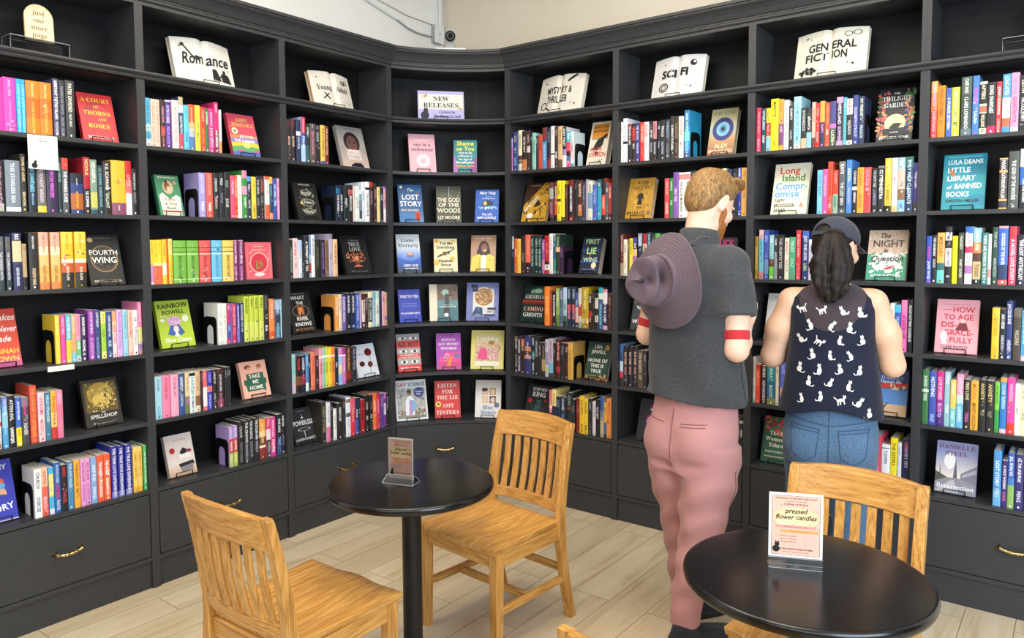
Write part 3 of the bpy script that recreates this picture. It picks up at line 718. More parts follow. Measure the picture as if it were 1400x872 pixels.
-23092,150,227,0|22241e||776@10-85:DARK
-22922,229,209,0|2a2624|12-42:d8d0c8 62-80:e0d8cc|544@14-40:A/544@64-78:KIND
-22665,283,246,1|2a5a84|0-14:3aa8bc 14-28:dce8d0|9cd@40-90:THE SURVIVOR
-22370,296,238,1|2c2648|0-8:d88a9a 8-36:e6dde6 90-100:d8a4c0|efe6f4@10-84:ONE OF OUR KIND
-22054,239,214,0|4a2f2e||a87@10-90:NIGHT
@R15
-29030,114,212,0|26221e||887@8-80:CHILD
-28903,262,233,0|3a3434|0-5:8a7a6a|e6e2dc@6-34:LEE CHILD/999@50-85:REACHER/eee@92-97:M
-28627,279,236,0|38242e|80-100:34345a|eee@8-46:LINWOOD BARC/ddd@52-94:THE LIE MAKER
-28334,229,223,0|30261e|0-20:c4623c|f0d0a0@6-56:PATRICIA
-28086,510,243,1|363a6c|28-40:c47a4a 40-50:5a2a20 50-60:c08a88|cfd0ea@15-85:GRETA LIES
-27553,253,242,0|1c3038|40-56:2c8a90|cde@4-40:JAMES/eee@68-90:CROSS
-27287,270,240,0|282424||bbb@10-90:PATTERSON
-27013,212,207,0|2c2a2e||99a@10-70:THE LAST
-26788,294,209,0|3c3424|50-85:b49a6a|987@10-48:WATCHMAKER
-26480,218,232,0|c4c0d4|34-68:9a90b8 75-90:b9c07a|4a4a80@6-60:ALIAS
-26258,363,238,1|c9c4d4|0-60:b8b0c8 62-90:7ab8d0 90-100:3a3a40|c43a40@6-60:PATTERSON
-25882,169,213,0|1e1c1c||caa@20-80:SHE
-25699,304,234,0|5a1e20|70-85:b42c3c|f6b8a4@6-70:RUTH WARE
-25364,319,218,0|26262a||777@10-80:ZERO
-25032,210,217,0|3a1c24||ead@10-52:STAY/933@55-90:COLD
-24800,332,224,0|dcae58||9a6a1e@20-90:THE DROWNING
@R16
-26212,223,238,0|e67a86|40-46:f4d8b0 60-100:2a2a2a|fff@44-60:W
-25985,297,244,0|f3df8a|42-100:1f2a4a|a98@8-40:THE WOMAN
-25669,295,206,0|22304a||8aa0b8@10-90:ALEX
-25360,400,205,1|22304a||cdd@4-40:LISA UNGER/8aa0b8@50-90:KILL
-24926,405,237,1|24302c|38-44:7a3a30|8a9a90@6-36:OTHER
-24517,209,202,0|222a36||99a@20-80:BLACK
-24227,250,211,0|7a2a24||a55@20-80:SWEET
-23973,329,228,1|f4c82c||6a5210@10-70:THE FIFTH/6a5210@74-94:RUTH
-23640,260,213,0|f0cc3c||4a3c0e@8-60:GOLDEN/4a3c0e@74-92:GIRL
-23333,239,221,0|222230||9ab@10-80:HAPPY
-23081,238,205,0|e2dce6||889@10-70:THE NEXT
-22829,245,223,0|23222c||ede@20-85:THE NEST
-22553,234,240,0|c4b494|0-35:3a64b0 35-60:9a9aa0|223a6a@8-62:ALLEN ESKENS
-22296,183,204,0|e6b04c|56-90:4a68a0 90-100:222|554@10-54:CATCH
-22100,326,236,1|f0954a||c4642a@10-80:MISSING
@R21
-21240,137,230,0|efede8||a88@10-40:CHAIN/bbb@60-90:STAR
-21082,280,248,1|e9eaee|52-58:222|aab@10-50:THE FUTURE
-20785,256,213,0|26242a|0-12:8a3040|e8e0dc@6-60:MONIKA KIM
-20517,225,214,0|2c2226|12-45:a32c30|d8564a@10-46:BLACK/ddd@52-90:SUN
-20275,236,215,0|3c3e84||dde@8-44:INK BLOOD/ccf@52-90:MIRROR
-20019,263,216,0|e8512c|50-100:d8363c|fcc@8-80:THE FAMILY
-19740,281,215,1|e8d4d6|40-100:e6e6e2|c66@8-40:DALLER/999@50-90:GUT
-19442,230,216,0|23252a||eee@22-42:THE TWO/aab@54-88:DENNIS
-19200,216,213,0|2a2428|0-45:c9848c|a33@8-44:DELILAH/ddd@54-86:DAWSON
-18972,186,212,0|23252a||f4f4f4@12-38:ICE/aab@52-86:SWAN
-18774,273,216,1|23252a||eee@14-42:TROLLS/bbc@54-86:LEAVING
-18476,251,216,1|3a3e48||9ab@6-55:THE GHOST/999@60-85:STATION/eee@88-94:O
-18197,249,230,1|34342e||eee@20-78:CURRENT FUTURES
-17936,243,227,1|3a2f26||9a8a6a@16-58:FLEDGLING/876@62-90:BUTLER
-17678,272,224,1|eeeadc||c77@8-45:THE POWER/caa@50-88:ROMERO
-17355,296,253,1|2f9cc8|0-35:2a78b4 45-65:7fdce0 85-100:4a5aa0|dff4c8@6-45:DARK MATTER/bdf@66-90:CROUCH
@R22
-18509,269,218,1|e04850||f6b8b8@8-40:BOOK CLUB/fcc@60-90:MURDER
-18212,220,218,0|2f7a40||cfe8c8@8-50:MARPLE/cfe8c8@55-80:THE
-17980,296,248,1|8a5cae||6a3c94@4-30:JENNIFER/e9dcf4@36-80:SAY YES
-17669,319,244,1|f1efe6|4-16:e08a8c|222@20-86:WE SOLVE MURDERS
-17342,346,244,1|f1efe6|4-16:e08a8c|222@20-86:WE SOLVE MURDERS
-16977,272,250,1|2a2a2c||ccc@5-30:THE MARLOW/888@40-80:CLUB
-16598,272,245,1|c9a878||865@5-60:OSMAN
-16303,324,244,1|3a3a40||aaa:THURSDAY
-15956,339,240,1|4a3a34||aaa:BULLET
-15595,335,240,1|2a3440||aaa:LAST
-15238,233,250,1|e6dfae||997@5-60:DEVIL
-14938,227,244,1|2c3258||aab:NIGHT
-14700,288,245,1|14182c||667:FOG
-14398,203,250,1|28308c|0-100:28308c|eef@2-50:HORSE
-14191,294,247,1|e0a85a||9a6a2a@5-90:THE HISTORIAN
@R23
-21240,203,238,0|6a2a24|70-100:a89078|e6c0b0@4-58:MARY KUBICA
-21021,239,206,0|eee6d0||332@14-60:COZY/a98@66-95:CAT
-20771,139,203,0|6a6238||bb8@10-60:LYNCH
-20628,202,213,0|f3da3c||8a7a20@6-70:THE LIBRARY
-20410,246,216,0|3a2a40|0-12:3a48a0 30-48:e8c08a 48-66:a86aa8|eee@14-40:FIVE
-20120,262,240,1|2a3440|0-30:8a9ab0|f2f2f4@6-55:GRAVE
-19824,245,238,0|d8c8b4|0-24:a8202c|622@28-60:KARMA
-19553,243,246,1|203a44||bde@5-50:DARTMOUTH
-19288,213,236,0|223028||788@8-60:WHY
-19061,297,238,1|4a6a4c|0-14:5cae4c|cdc@20-70:FERN
@R25
-21240,208,242,1|7fb0dc|0-40:3a64a4 40-65:bdd8e8 65-80:d83a54 80-100:3a2a2c|223@20-60:SUMMER
-20986,256,231,0|26222a||e8c0a8@14-46:RILEY SAGER/c99@50-70:MIDDLE
-20711,284,234,1|26222a||e8c0a8@14-46:RILEY SAGER/c99@50-70:MIDDLE
-20400,297,239,1|26222a||e8c0a8@14-46:RILEY SAGER/c99@50-70:MIDDLE
-20077,338,217,1|5a4a3c||c9bfa8@6-60:THE SECRETS/bca@65-95:OF
-19727,210,217,0|2a2a2c||aaa:NIGHT
@R26
-14416,275,232,1|2a2624||999:GRIM
-14117,194,239,0|26242a|10-16:ddd|eee@30-60:HORN
@R31
-13450,212,221,1|e23a5c||f6a8b4@10-60:THE LAST SONG/fbc@70-95:PENNY
-13212,235,217,1|1f3a4a||cfe0e4@5-58:OTHER BIRDS/eee@62-80:SARAH
-12964,229,214,1|efd934|34-64:b42a2c 66-100:8cc0d0|7a6a14@4-30:YELLOW/fb8@38-60:FACE
-12731,385,256,1|f7e01e||1e2a40@5-78:MARTYR/8a7a1c@80-92:AKBAR
-12337,233,250,1|f0a848|48-90:7a4a78|c4702c@6-46:KAVEH/dbc@52-88:PINE
-12092,231,244,1|f2eee6||889@12-60:SALLY ROONEY/998@64-92:INTER
-11848,204,213,1|26262a||f0f0ee@5-52:OLIVETTI/bbb@56-94:DANIEL
-11623,355,255,1|a6dcec|92-100:e6c8c0|5a98b0@12-85:THE MINISTRY OF TIME
-11252,245,196,1|2a2c30|75-100:f0b890|ccc@6-70:INTERMEZZO
-11003,235,193,1|2a2c30|60-100:8cc8e4|ddd@20-55:SANDWICH
-10756,169,219,1|f0b8a0|78-100:6a2a2c|d66@14-76:THE GUNCLE
-10583,184,212,1|e2302e||f9b0a8@10-60:STEVEN/fcc@64-92:ROWLEY
-10379,218,219,1|f3a84a|46-100:2f3a5c|e9d@50-90:SWIFT
-10149,217,209,1|ea5640||f3a24e@6-55:FAMILY LORE/fdc@60-90:NEIL
-9920,277,212,1|d873c4|0-50:4a4a8a 60-100:3f5a4c|eec@64-90:LUCAS
-9620,286,228,1|ce9cc0|12-90:2c2434|f3e6f2@12-56:WESTLAND/dbe@60-90:SUMMER
-9322,149,224,0|5ab4c0||bee@10-80:CLEAR
-9169,262,215,1|efe8ea|34-90:2a2226|c33@4-30:NORTH/ccc@46-88:WOODS
-8888,230,228,1|38488c||d6d0e8@24-88:ELIZABETH STROUT
-8646,243,221,1|2a3a5c||e6e6c8@5-50:MY FRIEND/cdd@60-88:PRIVATE
@R32
-10450,258,212,1|7cc8ea||4a90b8@8-58:THE BEST BEHIND/aef@62-95:JOY
-10181,227,214,1|ec5aa4||fbc8e0@14-60:ONE OF THE GOOD GUYS
-9947,214,248,1|e8553c||8a2a20@4-84:THE WEDDING PEOPLE/fcc@80-95:ALL
-9721,230,207,1|e8452c|55-100:8ab49a|f9a@6-40:HONEY/2a6a4a@60-95:HONEY
-9458,291,246,1|5c6060|0-12:7a7a70 65-90:3a3e42|f3f3f0@5-38:KATE/ddd@40-84:THE LAST BIRD
-9121,246,251,1|4a86d4||e6f0fb@16-44:KRISTIN/bbe@54-90:HANNAH
-8864,224,207,1|22252c|40-48:eee|ddd@4-34:CATHERINE/eee@52-76:NEWMAN
-8636,287,212,1|f3a63a||a4642a@4-40:CLAUDIA/b4702a@58-88:RANKINE
-8346,307,211,1|ef5350||f9a@4-40:CLAUDIA/fcc@45-52:O/c43a3c@58-88:RANKINE
-8001,227,203,1|24262a||c9c9c4@4-42:THE LEMON TREE/99b@50-85:CARELESS
-7756,278,214,1|2a2b2e|0-5:7a7a78|f6f6f4@8-75:CLYTEMNESTRA
-7452,265,246,1|f4ca48|88-100:23221e|fbe6a0@8-50:JAMES/8a6a1e@58-92:EVERETT
-7169,237,246,1|ece8ea|88-100:eec878|c9b@10-60:THE WOMEN
-6922,305,246,1|9cc0c8|22-58:e0bca8 58-78:8a6a44 80-100:8cc4ec|fff@5-20:TOM/346@84-94:LAKE
-6607,321,247,1|1f3a5c|0-20:2f6a5c|cfe4ee@6-86:EMILY WILD CLASSMATE
-6276,192,218,1|463a84|80-100:3a3a3c|d9d0ee@20-75:WILD DARK
@R33
-13450,174,216,1|a07e28||e6cc78@24-90:THE BOOK OF DOORS
-13231,223,249,1|6ab8cc|0-20:e0b0b0 86-100:c87a80|2f6a88@10-85:THE GOOD PART
-12984,228,245,1|3c50ac|60-90:6a88b0|aab8f0@10-60:REAL
-12711,232,223,1|8cc4c8|55-72:5a3a1c 72-100:6ac04a|eff@5-50:THE
-12462,170,226,0|2c343e|55-100:8a949c|f2f4f4@10-36:CLEAR/dde@40-65:CARYS
-12281,309,220,1|2a2628||bbb@6-90:THE MIGHTY RED
-11955,233,207,1|efe9d8||d66@8-46:ABSOLUT/a98@52-92:ARTHUR
-11718,303,211,1|55a57e||d8f0e0@8-44:TRUST/bdc@50-80:DIAZ
-11385,216,244,1|e43244||fbb@8-80:BE READY WHEN
-11094,309,239,1|263a72|0-15:3a68b4|e6ecf8@10-60:JUST ONE LOOK/cd8@66-88:LISA
-10774,227,198,1|d3d0e4|0-12:eee|99a@16-80:HERE ONE
@R34
-7089,180,222,1|efece4||bba:WHITE
-6899,248,214,1|3c56ac|0-16:4cb8e4|b9c8f0@24-80:THE DEAD ROMANTICS
-6634,264,238,1|ec6cb4|0-24:f080b0|5a1a4a@30-80:A GOOD LIFE
-6360,212,241,1|26242a||e6e6e2@10-80:WE MUST NOT THINK OF OURSELVES
@R35
-13450,142,238,1|efeee6|90-100:c9dcd0|7a9a8a@10-60:THE ECHO OF OLD/9ab@64-85:BOOKS
-13296,225,200,0|e2492e|0-12:c43a28|f9a07a@16-60:SANDWICH
-13016,274,193,1|26202a||eee@4-30:HER BAG/d9d4e0@38-92:REMARKABLE
-12723,416,199,1|1f6c88|0-40:2f8c98 84-100:8a8a4c|bfe8e0@6-36:EMILY/d8e4dc@50-84:BOOTS
-12281,147,208,0|e4dcc4||665@10-60:LION
-12059,280,228,1|5a68cc|60-80:e0a8a0|bbe@10-60:NICE
@R36
-7707,395,236,1|e04868|0-40:d83a58|fcc@60-90:IIIIII
-7295,351,201,1|f0f1f0|8-10:33415c|2f4a7a@14-60:TOWN
-6933,296,236,1|f3dd2c|80-92:f0eac0|6a5a12@10-60:THE SISTERS
-6627,164,217,1|dfe0e4||99a@8-50:TENDER
-6450,366,237,1|2a2848||c44a50@6-50:BEING/c4b8d8@14-90:HENRY FRY
@R41
-5670,253,248,1|e8823c|0-20:f0b45c 50-100:dc4a48|fbe@4-44:DON WINSLOW/fbb@52-88:JONATHAN
-5403,290,226,1|f58e22||6a4a14@5-60:DINERS DISTURBED/7a5a1a@66-74:O
-5090,225,213,1|4a6cc4||2f459a@4-16:W/e6ecf8@20-84:A MURDER BETWEEN
-4861,294,212,1|cfdc3c||f2f4c0@6-85:NATALIE HAYNES/f2f4c0@50-85:LUSTER
-4511,392,251,1|4c5c50|30-100:3f4c44 88-100:6a7a80|e9ece4@3-28:CHEF AND/f2f4f0@34-88:CLAIRE LOMBARDO
-4097,248,252,1|4a80c4||e04ab4@20-56:BIG BUDS/e6eef8@60-86:LAURA
-3833,276,223,1|ede4c4|5-42:23201e 46-58:e0705c 60-88:23201e|f4e8c8@6-40:AFTERS/f4e8c8@62-86:WILLIAMS/23201e@90-98:D
-3552,313,216,1|2a2a2c|85-100:c42a5a|f2f2f0@6-60:SONGS ON ENDLESS
-3235,206,216,1|e2383c||fbe8e6@10-64:JONNY GOODMAN/fbb@72-92:LYNCH
-3012,289,243,1|4fa0d4|40-55:d0e6ec 55-75:f0e0d0 75-90:b8704c|e6f2f8@4-36:LONG AFTER
-2710,286,245,1|eda0c0|92-100:f4d4e0|c4487a@40-85:CHAITANYA/e884b0@6-36:THE LOVE
-2421,306,230,0|26262a||f0e8c8@8-36:LILITH/ddd@40-82:NICOLE MARY
@R42
-3034,295,215,1|f0b468|0-100:f0b468 3-24:3a3844 28-80:3a3844 84-97:3a3844|fed@4-24:MAGIC/fed@29-79:KATHERINE MULLER
-2706,373,241,1|50544e||eef0ea@16-84:THE GOD OF THE WOODS
-2305,321,248,0|e9eef2|30-60:2f6cc4 60-100:23252c|fff@50-90:HERE ONE MOMENT
@R43
-5690,223,210,1|4258bc|95-100:5a70cc|e0569c@22-50:EASY BEAUTY/e6ecfb@54-92:JAMIE WYSE
-5457,190,215,1|24262a||eee@6-44:THE VULNERABLE/ccc@50-88:SIGRID
-5256,288,224,1|f0b45c|60-74:3a6a6c 74-100:6acac0|a86a24@8-50:MERCURY
-4952,254,250,1|24262c|10-24:f0eff2 38-70:eeeaf2|334@11-23:PIRO/5a4a70@39-69:ROMAN STORIES/eee@86-92:II
-4669,197,209,1|f2ea1c||a8a010@20-90:SOUTH
-4444,201,223,1|45483c||dcdccc@6-40:MARGERY/e6e6d8@52-88:MARY OLIVER
-4191,277,249,1|efecee|0-12:3a6cc0 34-46:e0385c 68-82:b07ab4|c99@14-32:PARIS/c99@48-66:NOVEL
-3898,306,243,1|c4b490|0-25:8cc4dc 25-45:e8864c 45-60:5a3a2c 60-90:d8b880 92-100:222|f6ecc8@4-40:CAROLINE/5a3a24@64-88:TODD
-3568,230,222,1|3a7c74||e6f2ee@4-92:THERE ARE RIVERS IN THE SKY
-3334,118,216,0|efe6e2|70-86:e89a9a|caa@10-66:EDA
-3189,209,245,1|344c40||b8ccc0@8-40:TOM LAKE/b8ccc0@54-88:ANN PATCH
-2970,344,249,1|3c68c4|0-4:e0a0a0 66-92:2f3f68 92-100:dc6a60|f2f4fb@12-66:GODDESS OF THE RIVER
-2595,272,247,1|dc4a68|0-22:c43a44|fbe8ee@22-92:A NOVEL LOVE STORY
-2299,288,212,1|2c2238||fff@10-90:THE LOST APOTHECARY
@R44
-3113,279,219,1|f3c43a||b4862a@16-56:THE DICTIONARY/c4982e@76-94:SUNG
-2824,225,216,1|24282e||f0f2f2@10-44:ARI HESSI/ccd@52-80:SHERE MOON
-2595,223,250,1|303c78||e6e8f4@5-54:JACQUELINE/dde@66-92:FRONT
-2351,285,216,1|4a4236|0-15:6a6050|c9bca4@40-70:WILDFIRE
-2054,279,212,0|4ca4d0|90-100:f0c0cc|e6f4fb@10-85:THE WISHING
@R45
-5690,259,245,1|3f7a44|36-40:dff0d0|e6f4dc@10-80:SHRED SISTERS
-5412,290,242,1|4458b0||f2f4fb@10-75:NOTHING/cdf@80-95:OLD
-5112,279,245,1|d02a80|50-75:98308c 75-100:4a2c80|fbd0e8@10-52:LOVE STORIES/dbe@58-90:BLOOD
-4814,226,246,1|9cc4cc||eef@6-30:SONG/e6f4f4@60-92:RIVER
-4577,217,211,1|e9c85c|60-100:7cc8cc|fff0c0@6-56:BOUND/e6fff8@66-92:TAKE
-4348,272,240,1|ec9ab8|38-55:c8d8c8 55-100:6ab8e4|fcd6e4@6-34:CHRISTINA/e6f2fb@60-92:LAUREN
-4059,248,219,1|2a2628||ead6a0@5-62:FREE LOVE/e6b@66-88:TESSA
-3800,290,216,1|f2ac3a||7a4a14@45-92:MANY HOLOS/c4842a@6-40:MEGAN
-3489,260,223,1|232322||d9c07a@6-55:ANXIETY/99906a@60-80:OF
-3222,291,222,1|232322||d9c07a@6-55:ANXIETY/99906a@60-80:OF
-2917,177,219,1|3c9c48|0-55:7ccc48|4a8a2a@6-50:THE SENTENCE
-2722,242,241,1|2f7cc0|0-8:f0a04a 92-100:f0b8c0|cfe6f8@10-56:COLORED TELEVISION
-2466,276,243,1|e0449c|80-100:e23a2c|fbb6dc@10-50:VANESSA/e8762c@40-48:O
-2186,192,221,1|f2efe4||aa9@12-60:NOW IN NOVEMBER
-1991,197,217,1|f0e0b4||a98@10-50:AFTER/887@55-92:WAR
@R46
-2871,290,244,1|4c94d0|70-100:6ab0dc|eef6fb@18-66:LOST STORY/cde@68-86:MEG
-2565,208,203,1|3c2c6c||f4eef8@10-60:A WILD WOMAN/d46a9a@66-86:GUIDE
-2347,236,241,1|4c7cc4|0-45:3c5cb4 58-100:8cb464|eef4e0@6-48:JILL SHALVIS
-2094,311,238,1|332f6c||eef0f8@6-50:ALL THIS AND MORE/dde@66-94:PENG
-1773,278,240,0|2c3a5c||aab:WINTER
'''
# ---------------------------------------------------------------- books standing spine out
CNAME = [('white', 'f2f0ec'), ('cream', 'ede4c4'), ('black', '232325'), ('charcoal', '3a3c40'), ('grey', '6c6e72'), ('pale grey', 'c8c8cc'), ('red', 'cc2a30'), ('coral', 'ec6a58'),
         ('orange', 'f28a2c'), ('golden yellow', 'f2b838'), ('yellow', 'f4e030'), ('lime green', 'bccf48'), ('green', '4aa050'), ('dark green', '24463a'), ('teal', '2f7f88'),
         ('mint', '98d0be'), ('sky blue', '6cc0e6'), ('pale blue', 'b0d8e8'), ('blue', '3f78c4'), ('royal blue', '2f3ca4'), ('navy', '222c54'), ('purple', '6a3c94'), ('lilac', 'c8a6dc'),
         ('plum', '6a2c54'), ('magenta', 'e03c9c'), ('pink', 'f08cb4'), ('pale pink', 'f4ccd2'), ('maroon', '5c2024'), ('brown', '6a4a30'), ('dark brown', '32241e'), ('tan', 'cca878'), ('peach', 'f2c2a4'), ('slate blue', '50708c'), ('olive', '6a6a3a')]
def cname(h):
    g = h if len(h) == 6 else ''.join(c*2 for c in h)
    p = [int(g[i:i+2], 16) for i in (0, 2, 4)]
    def dist(q):
        q = [int(q[i:i+2], 16) for i in (0, 2, 4)]; rm = (p[0]+q[0])/2
        return (2+rm/256)*(p[0]-q[0])**2+4*(p[1]-q[1])**2+(2+(255-rm)/256)*(p[2]-q[2])**2
    return min(CNAME, key=lambda c: dist(c[1]))[0]
ORD = 'first second third fourth fifth sixth seventh eighth ninth tenth eleventh twelfth thirteenth fourteenth fifteenth sixteenth seventeenth eighteenth nineteenth twentieth'.split()
SHELFN = {1: 'top shelf', 2: 'second shelf', 3: 'third shelf', 4: 'fourth shelf', 5: 'fifth shelf', 6: 'bottom shelf'}
def spine_meshes(wd, ht, dp, base, bands, texts, hard):
    """cover (boards + spine + lettering) and page block; local: x along shelf, y into shelf, spine at y=0, z up"""
    cov = MB(); pg = MB(); bt = 0.0022 if hard else 0.0008; ins = 0.003 if hard else 0.0004
    bt = min(bt, wd*0.2); ch = min(0.0016, wd*0.12)
    cuts = sorted({0.0, 1.0} | {1-x for a, b, _ in bands for x in (a, b)})
    def colat(z):
        c = base
        for a, b, q in bands:
            if 1-b <= z <= 1-a: c = q
        return hexc(c)
    prof = [(0, ch*1.5), (ch*0.4, ch*0.45), (ch*1.3, 0), (wd-ch*1.3, 0), (wd-ch*0.4, ch*0.45), (wd, ch*1.5)]
    for z0, z1 in zip(cuts, cuts[1:]):
        c = colat((z0+z1)/2)
        cov.loft([[(x, y, z0*ht) for x, y in prof], [(x, y, z1*ht) for x, y in prof]], False, False, c)
    bc = hexc(base)
    y0 = ch*1.5
    cov.add([(0, y0, 0), (0, dp, 0), (0, dp, ht), (0, y0, ht)], [(0, 1, 2, 3)], bc)
    cov.add([(wd, y0, 0), (wd, dp, 0), (wd, dp, ht), (wd, y0, ht)], [(3, 2, 1, 0)], bc)
    for x0, x1 in ((0, bt), (wd-bt, wd)):
        cov.add([(x0, y0, ht), (x1, y0, ht), (x1, dp, ht), (x0, dp, ht)], [(0, 1, 2, 3)], bc)
        cov.add([(x0, y0, 0), (x1, y0, 0), (x1, dp, 0), (x0, dp, 0)], [(3, 2, 1, 0)], bc)
        cov.add([(x0, dp, 0), (x1, dp, 0), (x1, dp, ht), (x0, dp, ht)], [(0, 1, 2, 3)], bc)
    xi0, xi1 = bt, wd-bt
    cov.add([(xi0, y0, ht), (xi1, y0, ht)] + [(x, y, ht) for x, y in reversed(prof)], [tuple(range(8))], bc)
    cov.add([(xi0, y0+bt, ht-ins*2), (xi1, y0+bt, ht-ins*2), (xi1, y0, ht), (xi0, y0, ht)], [(0, 1, 2, 3)], bc)
    for col, a, b, tx in texts:
        a = 0.1 if a is None else a; b = 0.92 if b is None else b
        L = (b-a)*ht; size = min(wd*0.46, 0.0135); zc = ht*(1-a)
        n = max(len(tx), 1)
        size = min(size, L/n/0.55)
        lettering(cov, tx, lambda px, py, s=size, zc=zc: (wd/2-s/2+py, -0.0002, zc-px), size, hexc(col), 'b', L, 0.0)
    r = random.Random(int(wd*1e5)+int(ht*1e4)+len(texts)*7)      # printed ornament and publisher's mark
    if r.random() < 0.55 and wd > 0.012:
        z0 = ht*r.choice((0.05, 0.35, 0.6)); cs = [hexc(q[0]) for q in texts] or [bc]
        for _ in range(r.randint(4, 9)):
            q = cs[r.randrange(len(cs))]; mx = r.uniform(0.25, 0.7); k = r.choice((0.0, 0.9)); base_c = colat(z0/ht+0.1)
            cc = tuple(base_c[i]*(1-mx)+(q[i]*0.6+k*0.4)*mx for i in range(3))+(1.0,)
            cx, cz, rx, rz = wd*r.uniform(0.25, 0.75), z0+ht*r.uniform(0, 0.3), wd*r.uniform(0.06, 0.2), ht*r.uniform(0.008, 0.03); an = r.uniform(0, 6)
            cov.add([(cx+rx*math.cos(an+2*PI*i/6), -0.0001, cz+rz*math.sin(an+2*PI*i/6)) for i in range(6)], [tuple(range(6))], cc)
    if texts and r.random() < 0.7:
        q = hexc(texts[0][0]); s_ = min(wd*0.2, 0.004); z0 = ht*0.045
        cov.add([(wd/2+s_*math.cos(PI*i/3)*1.0, -0.00015, z0+s_*1.3*math.sin(PI*i/3)) for i in range(6)], [tuple(range(6))], q)
    pg.box(bt, y0+bt, 0.0005 if not hard else 0.002, wd-bt, dp-ins, ht-ins)
    return cov, pg
rest_c, rest_p = MB(), MB()
def add_books():
    cur = None; idx = 0; rnd = random.Random(3)
    for ln in BOOKS.strip().split('\n'):
        if ln[0] == '@': cur = (ln[1:3], int(ln[3])); idx = 0; continue
        nums, base, bands, texts = ln.split('|'); u0, wd, ht, keep = nums.split(',')
        u0 = int(u0)/1e4; wd = max(int(wd)/1e4, 0.006); ht = int(ht)/1e3; idx += 1
        bd = []
        for b in bands.split():
            r, c = b.split(':'); a, e = r.split('-'); bd.append((int(a)/100, int(e)/100, c))
        tx = []
        for t in texts.split('/'):
            if not t.strip(): continue
            c, s = t.strip().split(':', 1); a = b = None
            if '@' in c: c, r = c.split('@'); a, b = (int(q)/100 for q in r.split('-'))
            tx.append((c, a, b, s))
        bk, sh = cur; wl = BAYS[bk][0]; hard = ht > 0.222 or wd > 0.033
        dp = min(0.60*ht+rnd.uniform(0, 0.012), 0.155)
        cov, pg = spine_meshes(wd, ht, dp, base, bd, tx, hard)
        d = 0.02 + rnd.uniform(-0.003, 0.004)
        loc = T(wl, u0, d, SZ[sh])
        if keep == '1':
            kind = 'hardcover' if hard else 'paperback'
            lab = '%s %s spine, %s from the left, %s of the %s' % (cname(base), kind, ORD[idx-1], SHELFN[sh], BAYTXT[bk])
            o = cov.build('book', M_PRINT, None, loc, (0, 0, RZ(wl)))
            tag(o, lab, 'book', 'books on the %s of the %s' % (SHELFN[sh], BAYTXT[bk]))
            pg.build('page_block', M_PAGE, o)
        else:
            mx = Matrix.Translation(loc) @ Matrix.Rotation(RZ(wl), 4, 'Z')
            rest_c.join(cov.xf(mx)); rest_p.join(pg.xf(mx))
    for f in rest_p.f: pass
    n = len(rest_c.m); rest_c.join(rest_p); rest_c.m = rest_c.m[:n] + [1]*(len(rest_c.m)-n)
    tag(rest_c.build('shelved_books', [M_PRINT, M_PAGE]), 'smaller book spines filling out the shelves of both bookcase walls', 'books', None, 'stuff')
add_books()
# black pressed-metal bookends: an arched plate with a tongue cut out of it and a foot under the books
def bookend(wl, u, sh, side, label):
    sx = side; z = SZ[sh]
    def arch(w, h, n=10): return [(-w/2, 0), (w/2, 0)] + [(w/2*math.cos(PI*i/n), h-w/2+w/2*math.sin(PI*i/n)) for i in range(n+1)]
    mb = MB(); W, H = 0.118, 0.140; r = 0.026
    outer = [(-W/2, 0.0)] + [(-W/2+r-r*math.cos(PI/2*i/5), H-r+r*math.sin(PI/2*i/5)) for i in range(6)] + [(W/2-r+r*math.sin(PI/2*i/5), H-r+r*math.cos(PI/2*i/5)) for i in range(6)] + [(W/2, 0.0)]
    wi, hi = 0.060, 0.098; n = 12
    inner = [(-wi/2, 0.0)] + [(-wi/2*math.cos(PI*i/n), hi-wi/2+wi/2*math.sin(PI*i/n)) for i in range(n+1)] + [(wi/2, 0.0)]
    # strip between the two outlines (same number of samples along each)
    def resample(p, k):
        L = [0]
        for a, b in zip(p, p[1:]): L.append(L[-1]+math.hypot(b[0]-a[0], b[1]-a[1]))
        out = []
        for i in range(k):
            t = L[-1]*i/(k-1); j = max(q for q in range(len(L)) if L[q] <= t+1e-9); j = min(j, len(p)-2)
            f = (t-L[j])/max(L[j+1]-L[j], 1e-9); out.append((p[j][0]+(p[j+1][0]-p[j][0])*f, p[j][1]+(p[j+1][1]-p[j][1])*f))
        return out
    a, b = resample(outer, 40), resample(inner, 40)
    rings = [[(x0, p[0], p[1]+0.0005), (x0, q[0], q[1]+0.0005), (x1, q[0], q[1]+0.0005), (x1, p[0], p[1]+0.0005)] for p, q in zip(a, b) for x0, x1 in ((-0.0011, 0.0011),)]
    mb.loft(rings, True, True, smooth=False)
    mb.box(min(0, sx*0.10), -wi/2, 0.0002, max(0, sx*0.10), wi/2, 0.0014)
    loc = T(wl, u-sx*0.0015, 0.02+0.072, z)
    o = mb.build('bookend', M_BLACKMETAL, None, loc, (0, 0, RZ(wl)))
    tag(o, label, 'bookend', 'black metal bookends')

